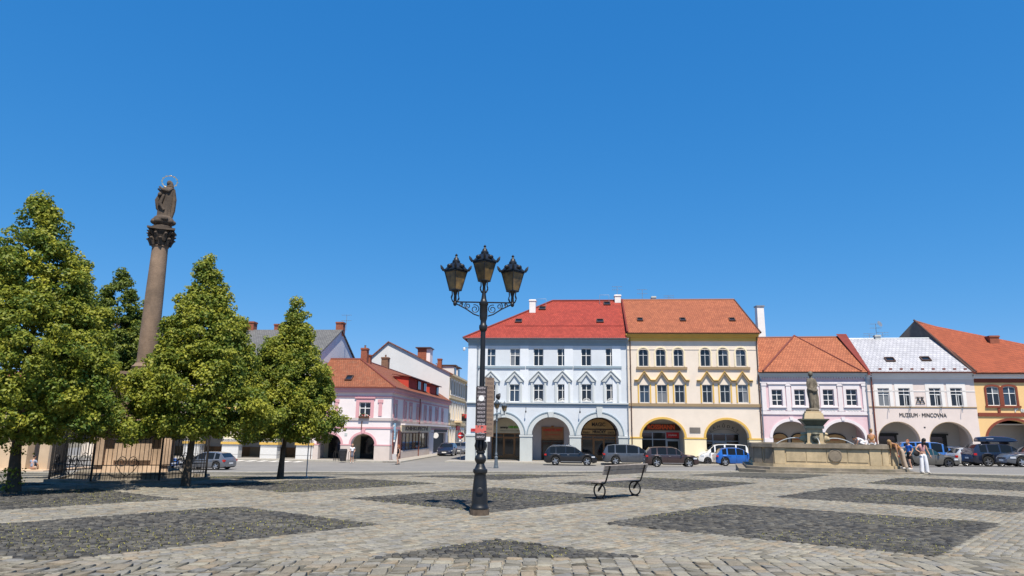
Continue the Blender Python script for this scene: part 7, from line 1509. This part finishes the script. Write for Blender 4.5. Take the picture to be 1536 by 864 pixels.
BASE=dict(pelvis=(0,0,.95),waist=(0,0,1.09),chest=(0,0,1.28),neck=(0,.01,1.44),nt=(0,0,1.50),head=(0,-.02,1.60),
 shL=(.17,.01,1.39),elL=(.23,.03,1.12),wrL=(.25,-.04,.87),shR=(-.17,.01,1.39),elR=(-.23,.03,1.12),wrR=(-.25,-.04,.87),
 hipL=(.095,0,.90),knL=(.105,-.015,.50),anL=(.105,.015,.085),toL=(.115,-.14,.035),hipR=(-.095,0,.90),knR=(-.105,-.015,.50),anR=(-.105,.015,.085),toR=(-.115,-.14,.035))
RAD=dict(pelvis=(.125,.10),waist=(.105,.085),chest=(.135,.095),neck=(.055,.055),nt=(.048,.05),shL=.055,elL=.04,wrL=.027,hipL=.082,knL=.056,anL=.038,toL=.032)
for k in ('sh','el','wr','hip','kn','an','to'): RAD[k+'R']=RAD[k+'L']
EDG=[('pelvis','waist'),('waist','chest'),('chest','neck'),('neck','nt'),('chest','shL'),('shL','elL'),('elL','wrL'),('chest','shR'),('shR','elR'),('elR','wrR'),('pelvis','hipL'),('hipL','knL'),('knL','anL'),('anL','toL'),('pelvis','hipR'),('hipR','knR'),('knR','anR'),('anR','toR')]
def skin_mesh(P,R,E,root,sub=1):
    names=sorted({n for e in E for n in e}); ix={n:i for i,n in enumerate(names)}
    me=bpy.data.meshes.new('skin'); me.from_pydata([P[n] for n in names],[(ix[a],ix[b]) for a,b in E],[])
    o=bpy.data.objects.new('skin',me); COL.objects.link(o); bm=bmesh.new(); bm.from_mesh(me); L=bm.verts.layers.skin.verify(); bm.verts.ensure_lookup_table()
    for n in names:
        r=R[n]; r=(r,r) if not isinstance(r,tuple) else r; bm.verts[ix[n]][L].radius=r; bm.verts[ix[n]][L].use_root=(n==root)
    bm.to_mesh(me); bm.free(); o.modifiers.new('s','SKIN'); m=o.modifiers.new('u','SUBSURF'); m.levels=sub; m.render_levels=sub
    dg=bpy.context.evaluated_depsgraph_get(); out=bpy.data.meshes.new_from_object(o.evaluated_get(dg)); bpy.data.objects.remove(o); return out
def mid(P,a,b,t): return tuple(P[a][i]+(P[b][i]-P[a][i])*t for i in range(3))
def person(label,loc,rz,Ht,pose,skin='skin',hair=('hair_dark','long'),top=('cl_white',.35),bottom=('cl_navy','trousers'),shoes='cl_shoe',group=None,bare_mid=False,look=(0,-1,-.1)):
    P=dict(BASE); P.update(pose); S=Ht/1.72; P={k:tuple(v*S for v in p) for k,p in P.items()}; R={k:(tuple(x*S for x in r) if isinstance(r,tuple) else r*S) for k,r in RAD.items()}
    o=thing('person',label,'person',loc,rz,group); me=skin_mesh(P,R,EDG,'pelvis',1)
    mb=MB(); hc=Vector(P['head']); f=Vector(look).normalized(); rt=f.cross(Vector((0,0,1)) if abs(f.z)<.95 else Vector((0,1,0))).normalized(); up=rt.cross(f)
    T=Matrix((rt,-f,up)).transposed().to_4x4(); T.translation=hc; q=lambda v: tuple(T@(Vector(v)*S))
    TS=T@Matrix.Scale(S,4)
    mb.ball((0,0,0),(.076,.096,.118),14,10,T=TS); mb.ball((0,-.035,-.055),(.055,.065,.06),10,7,T=TS); mb.tube([(0,-.088,.015),(0,-.112,-.02),(0,-.098,-.03)],[.009,.016,.01],6,T=TS)
    for sg in (-1,1): mb.ball((sg*.077,.01,-.005),(.012,.022,.032),6,5,T=TS); mb.ball((sg*.03,-.084,.012),(.013,.01,.008),6,5,mi=1,T=TS)
    mb.ball((0,-.094,-.055),(.022,.008,.008),6,5,mi=2,T=TS)
    # hands: palm, four fingers, thumb
    for sd in 'LR':
        w=Vector(P['wr'+sd]); e=Vector(P['el'+sd]); d=(w-e).normalized(); s=Vector((1 if sd=='L' else -1,0,0)); s=(s-d*s.dot(d)).normalized(); n=d.cross(s)
        pc=w+d*.05*S; mb.ball(tuple(pc),(.036*S,.03*S,.05*S),8,6)
        for k in range(4):
            b=w+d*.085*S+n*(k-1.5)*.018*S; l=(.062,.072,.068,.052)[k]*S; mb.tube([b,b+d*l*.5-s*.004*S,b+d*l-s*.02*S],[.0095*S,.009*S,.006*S],5)
        b=w+d*.03*S-n*.03*S; mb.tube([b,b+d*.03*S-n*.022*S,b+d*.065*S-n*.02*S],[.012*S,.011*S,.008*S],5)
    bm=bmesh.new(); bm.from_mesh(me); m2=mb.mesh('h',[skin,'eye','lips'],sharp=0); bm.from_mesh(m2); 
    for f_ in bm.faces: f_.smooth=True
    out=bpy.data.meshes.new('body'); bm.to_mesh(out); bm.free(); 
    for m_ in (skin,'eye','lips'): out.materials.append(MT[m_])
    inst('body',out,o)
    # clothes on the same joints
    C=dict(P); RC={}
    tm,sl=top; ed=[('waist','chest'),('chest','neck2'),('chest','shL'),('chest','shR')]; C['neck2']=mid(P,'chest','neck',.78); 
    for k,r in (('waist',(.122,.10)),('chest',(.152,.112)),('neck2',(.085,.07)),('shL',.068),('shR',.068)): RC[k]=tuple(x*S for x in r) if isinstance(r,tuple) else r*S
    C['hem']=mid(P,'waist','pelvis',.9 if not bare_mid else .42); RC['hem']=((.14*S,.115*S) if not bare_mid else (.125*S,.10*S)); ed.append(('hem','waist'))
    for sd in 'LR':
        if sl>0:
            C['s1'+sd]=mid(P,'sh'+sd,'el'+sd,min(1,sl*2)*.98); RC['s1'+sd]=.058*S; ed.append(('sh'+sd,'s1'+sd))
            if sl>.5: C['s2'+sd]=mid(P,'el'+sd,'wr'+sd,(sl-.5)*1.9); RC['s2'+sd]=.045*S; ed.append(('s1'+sd,'s2'+sd))
    g=skin_mesh(C,RC,ed,'chest',1); g.materials.append(MT[tm]); [setattr(p,'use_smooth',True) for p in g.polygons]; inst('top',g,o)
    bmn,kind=bottom; C=dict(P); RC={}; ed=[('pelvis','w0')]; C['w0']=mid(P,'pelvis','waist',.75 if not bare_mid else .6); RC['w0']=(.118*S,.10*S); RC['pelvis']=(.145*S,.12*S)
    for sd in 'LR':
        RC['hip'+sd]=.10*S; RC['kn'+sd]={'trousers':.072,'wide':.098,'shorts':.085,'skirt':.1}[kind]*S; ed.append(('pelvis','hip'+sd))
        if kind=='shorts': C['k'+sd]=mid(P,'hip'+sd,'kn'+sd,.82); RC['k'+sd]=.09*S; ed.append(('hip'+sd,'k'+sd))
        elif kind in ('trousers','wide'):
            C['a'+sd]=mid(P,'kn'+sd,'an'+sd,.93); RC['a'+sd]=(.058 if kind=='trousers' else .105)*S; ed+=[('hip'+sd,'kn'+sd),('kn'+sd,'a'+sd)]
            if kind=='wide': C['b'+sd]=mid(P,'kn'+sd,'an'+sd,1.12); RC['b'+sd]=.115*S; ed.append(('a'+sd,'b'+sd))
    if kind=='skirt':
        C['k0']=tuple((P['knL'][i]+P['knR'][i])/2 for i in range(3)); RC['k0']=(.17*S,.13*S); ed=[('pelvis','w0'),('pelvis','k0')]
    g=skin_mesh(C,RC,ed,'pelvis',1); g.materials.append(MT[bmn]); [setattr(p,'use_smooth',True) for p in g.polygons]; inst('bottom',g,o)
    for sd in 'LR':
        a=Vector(P['an'+sd]); t=Vector(P['to'+sd]); sh=MB(); d=(t-a); sh.ball(tuple(a+d*.55+Vector((0,0,.0))),(.05*S,.13*S,.045*S),10,7) if abs(d.z)<.12*S else sh.ball(tuple((a+t)/2),(.05*S,.07*S,.10*S),10,7); sh.build('shoe',[shoes],o)
    hm,hk=hair; h=MB(); h.ball((0,.012,.022),(.086,.102,.115),12,9,T=TS) if hk!='short' else h.ball((0,.015,.03),(.083,.098,.108),12,9,T=TS)
    if hk=='long':
        # locks hanging from the scalp
        dn=Vector((0,0,-1))
        for k in range(15):
            a=math.pi*(.02+.96*k/14); st=TS@Vector((.078*math.cos(a),.085*math.sin(a)*1.0,.02)); side=Vector((math.cos(a),math.sin(a)*.6,0)); ln=.32*S; sd2=T.to_3x3()@side
            h.tube([st,st+sd2*.03*S+dn*ln*.45,st+sd2*.02*S+dn*ln],[.034*S,.034*S,.012*S],6)
    elif hk=='bun': h.ball((0,.10,.05),(.05,.05,.05),8,6,T=TS)
    h.build('hair',[hm],o); return o
# woman in white trousers, head bowed
p=on_ground(1387,710.5); w1=person('woman in wide white trousers and striped pink top looking down beside the fountain',p,math.radians(6),1.66,
  dict(head=(.05,-.10,1.585),nt=(.02,-.04,1.50),neck=(.01,-.02,1.43),shR=(-.17,-.01,1.37),elR=(-.34,.02,1.16),wrR=(-.20,-.10,1.02),elL=(.24,-.03,1.12),wrL=(.31,-.10,.88),knL=(.13,-.02,.5),anL=(.16,.02,.085),toL=(.18,-.13,.035),knR=(-.11,-.02,.5),anR=(-.13,.0,.085),toR=(-.15,-.15,.035)),
  'skin',('hair_dark','long'),('cl_pink',0.0),('cl_white','wide'),'cl_shoe',bare_mid=True,look=(.35,-.7,-.75))
b=thing('shoulder_bag','small black shoulder bag at the hip of the woman in white','bag',(p.x-.30,p.y-.02,p.z+.92)); q=MB(); q.ball((0,0,0),(.16,.07,.12),10,7); q.build('pouch',['cl_black'],b); MB().tube([(-.08,0,.08),(.02,.0,.3),(.22,.02,.44),(.12,0,.08)],.01,5).build('strap',['cl_black'],b)
# boy in blue
p=on_ground(1366.5,705.2); person('red-haired boy in blue shirt and black shorts walking past the fountain end',p,math.radians(-78),1.62,
  dict(head=(0,-.05,1.59),knL=(.09,-.12,.5),anL=(.09,-.02,.085),toL=(.09,-.18,.035),knR=(-.09,.02,.5),anR=(-.09,.16,.1),toR=(-.09,.03,.03),elL=(.22,.06,1.13),wrL=(.2,-.08,.9),elR=(-.21,-.02,1.12),wrR=(-.2,-.16,.92)),'skin',('hair_red','short'),('cl_blue',.38),('cl_black','shorts'),'cl_shoe')
# girl bent over the rim
zS=FZ+.22; _d=ray(1357,704.0); _t=(zS-H)/_d.z; pp=_d*_t; person('girl in long beige trousers bending over the fountain rim',(pp.x,pp.y,zS),math.radians(-88),1.60,
  dict(pelvis=(0,-.10,.95),waist=(0,-.22,1.07),chest=(0,-.38,1.19),neck=(0,-.52,1.28),nt=(0,-.58,1.31),head=(0,-.67,1.33),shL=(.16,-.44,1.22),elL=(.22,-.44,.97),wrL=(.2,-.40,.73),shR=(-.16,-.44,1.22),elR=(-.22,-.5,1.0),wrR=(-.2,-.54,.78),hipL=(.09,-.09,.91),hipR=(-.09,-.09,.91),knL=(.09,-.05,.47),knR=(-.09,-.03,.47),anL=(.09,.04,.085),anR=(-.09,.07,.085),toL=(.1,-.1,.035),toR=(-.1,-.08,.035)),
  'skin_tan',('hair_blond','long'),('cl_ochre',.15),('cl_beige','wide'),'cl_shoe',look=(0,-.85,-.5))
# girl sitting on the rim, and a child in white leaning in
rz_=FZ+1.32
def on_rim(px): 
    best=None
    for k in range(400):
        s=-3.2+6.4*k/399; v=FCTR+FE*s-FN*(FHY-.02); x=to_px((v.x,v.y,rz_))[0]
        if best is None or abs(x-px)<best[0]: best=(abs(x-px),v)
    return best[1]
r=on_rim(1309); person('blond girl with bare tanned back kneeling on the fountain rim',(r.x,r.y+.05,rz_-.02),math.radians(150),1.45,
  dict(pelvis=(0,0,.16),waist=(0,-.02,.30),chest=(0,-.05,.49),neck=(0,-.06,.64),nt=(0,-.07,.70),head=(0,-.10,.80),shL=(.16,-.05,.59),elL=(.2,-.16,.36),wrL=(.15,-.28,.14),shR=(-.16,-.05,.59),elR=(-.2,-.16,.36),wrR=(-.15,-.28,.14),hipL=(.1,-.02,.14),hipR=(-.1,-.02,.14),knL=(.16,-.38,.09),knR=(-.16,-.38,.09),anL=(.14,-.05,.06),anR=(-.14,-.05,.06),toL=(.14,.08,.04),toR=(-.14,.08,.04)),
  'skin_tan',('hair_blond','bun'),('cl_ochre',0.0),('cl_white','trousers'),'cl_shoe',bare_mid=True,look=(0,-1,-.3))
r=on_rim(1298); person('dark-haired child in white shirt crouching on the fountain rim',(r.x,r.y+.28,rz_-.02),math.radians(-95),1.30,
  dict(pelvis=(0,.1,.22),waist=(0,-.02,.32),chest=(0,-.20,.40),neck=(0,-.34,.42),nt=(0,-.40,.42),head=(0,-.50,.40),shL=(.15,-.26,.40),elL=(.2,-.34,.22),wrL=(.17,-.40,.06),shR=(-.15,-.26,.40),elR=(-.2,-.34,.22),wrR=(-.17,-.40,.06),hipL=(.1,.1,.2),hipR=(-.1,.1,.2),knL=(.14,-.22,.16),knR=(-.14,-.22,.16),anL=(.13,.12,.06),anR=(-.13,.12,.06),toL=(.13,.24,.04),toR=(-.13,.24,.04)),
  'skin_tan',('hair_dark','short'),('cl_white',.35),('cl_white','trousers'),'cl_shoe',look=(0,-1,-.5))
# people at the pink house
p=on_ground(527.5,694.8); person('person in pale blouse and patterned skirt standing before the second pink arch',p,math.radians(15),1.66,dict(wrL=(.16,-.2,1.0),wrR=(-.16,-.2,1.0)),'skin',('hair_blond','short'),('cl_white',.3),('cl_pattern','skirt'))
p=on_ground(597,697.0); wd=person('woman in dark dress with a pale bag walking at the bookshop corner',p,math.radians(-60),1.66,dict(knL=(.1,-.1,.5),anL=(.1,-.1,.085),toL=(.1,-.26,.035),anR=(-.1,.16,.1),toR=(-.1,.02,.03)),'skin',('hair_red','long'),('cl_black',.1),('cl_black','skirt'),'cl_black')
b=thing('shopping_bag','pale shopping bag carried by the woman in the dark dress','bag',(p.x-.34,p.y-.08,p.z+.42)); MB().taper(0,0,0,.46,.30,.14,.36,.16).build('sack',['cl_bag'],b); MB().tube([(-.08,0,.46),(-.05,0,.6),(.05,0,.6),(.08,0,.46)],.012,5).build('handle',['cl_bag'],b)
# seated figure under the left arcade
u=FJ.uv(54,700); q=FJ.w(FJ.uv(54,700)[0],-.35,.0); person('person in grey-blue shirt sitting on the arcade plinth with back turned',(q.x,q.y,FJ.p.z+.12),math.radians(175),1.7,
  dict(pelvis=(0,0,.13),waist=(0,-.02,.28),chest=(0,-.05,.47),neck=(0,-.07,.63),nt=(0,-.08,.69),head=(0,-.12,.79),shL=(.17,-.05,.58),elL=(.24,-.14,.34),wrL=(.16,-.34,.24),shR=(-.17,-.05,.58),elR=(-.24,-.14,.34),wrR=(-.16,-.34,.24),hipL=(.1,-.02,.11),hipR=(-.1,-.02,.11),knL=(.13,-.44,.16),knR=(-.13,-.44,.16),anL=(.13,-.5,-.20),anR=(-.13,-.5,-.20),toL=(.13,-.62,-.24),toR=(-.13,-.62,-.24)),
  'skin',('hair_dark','short'),('cl_bluegrey',.38),('cl_beige','shorts'))
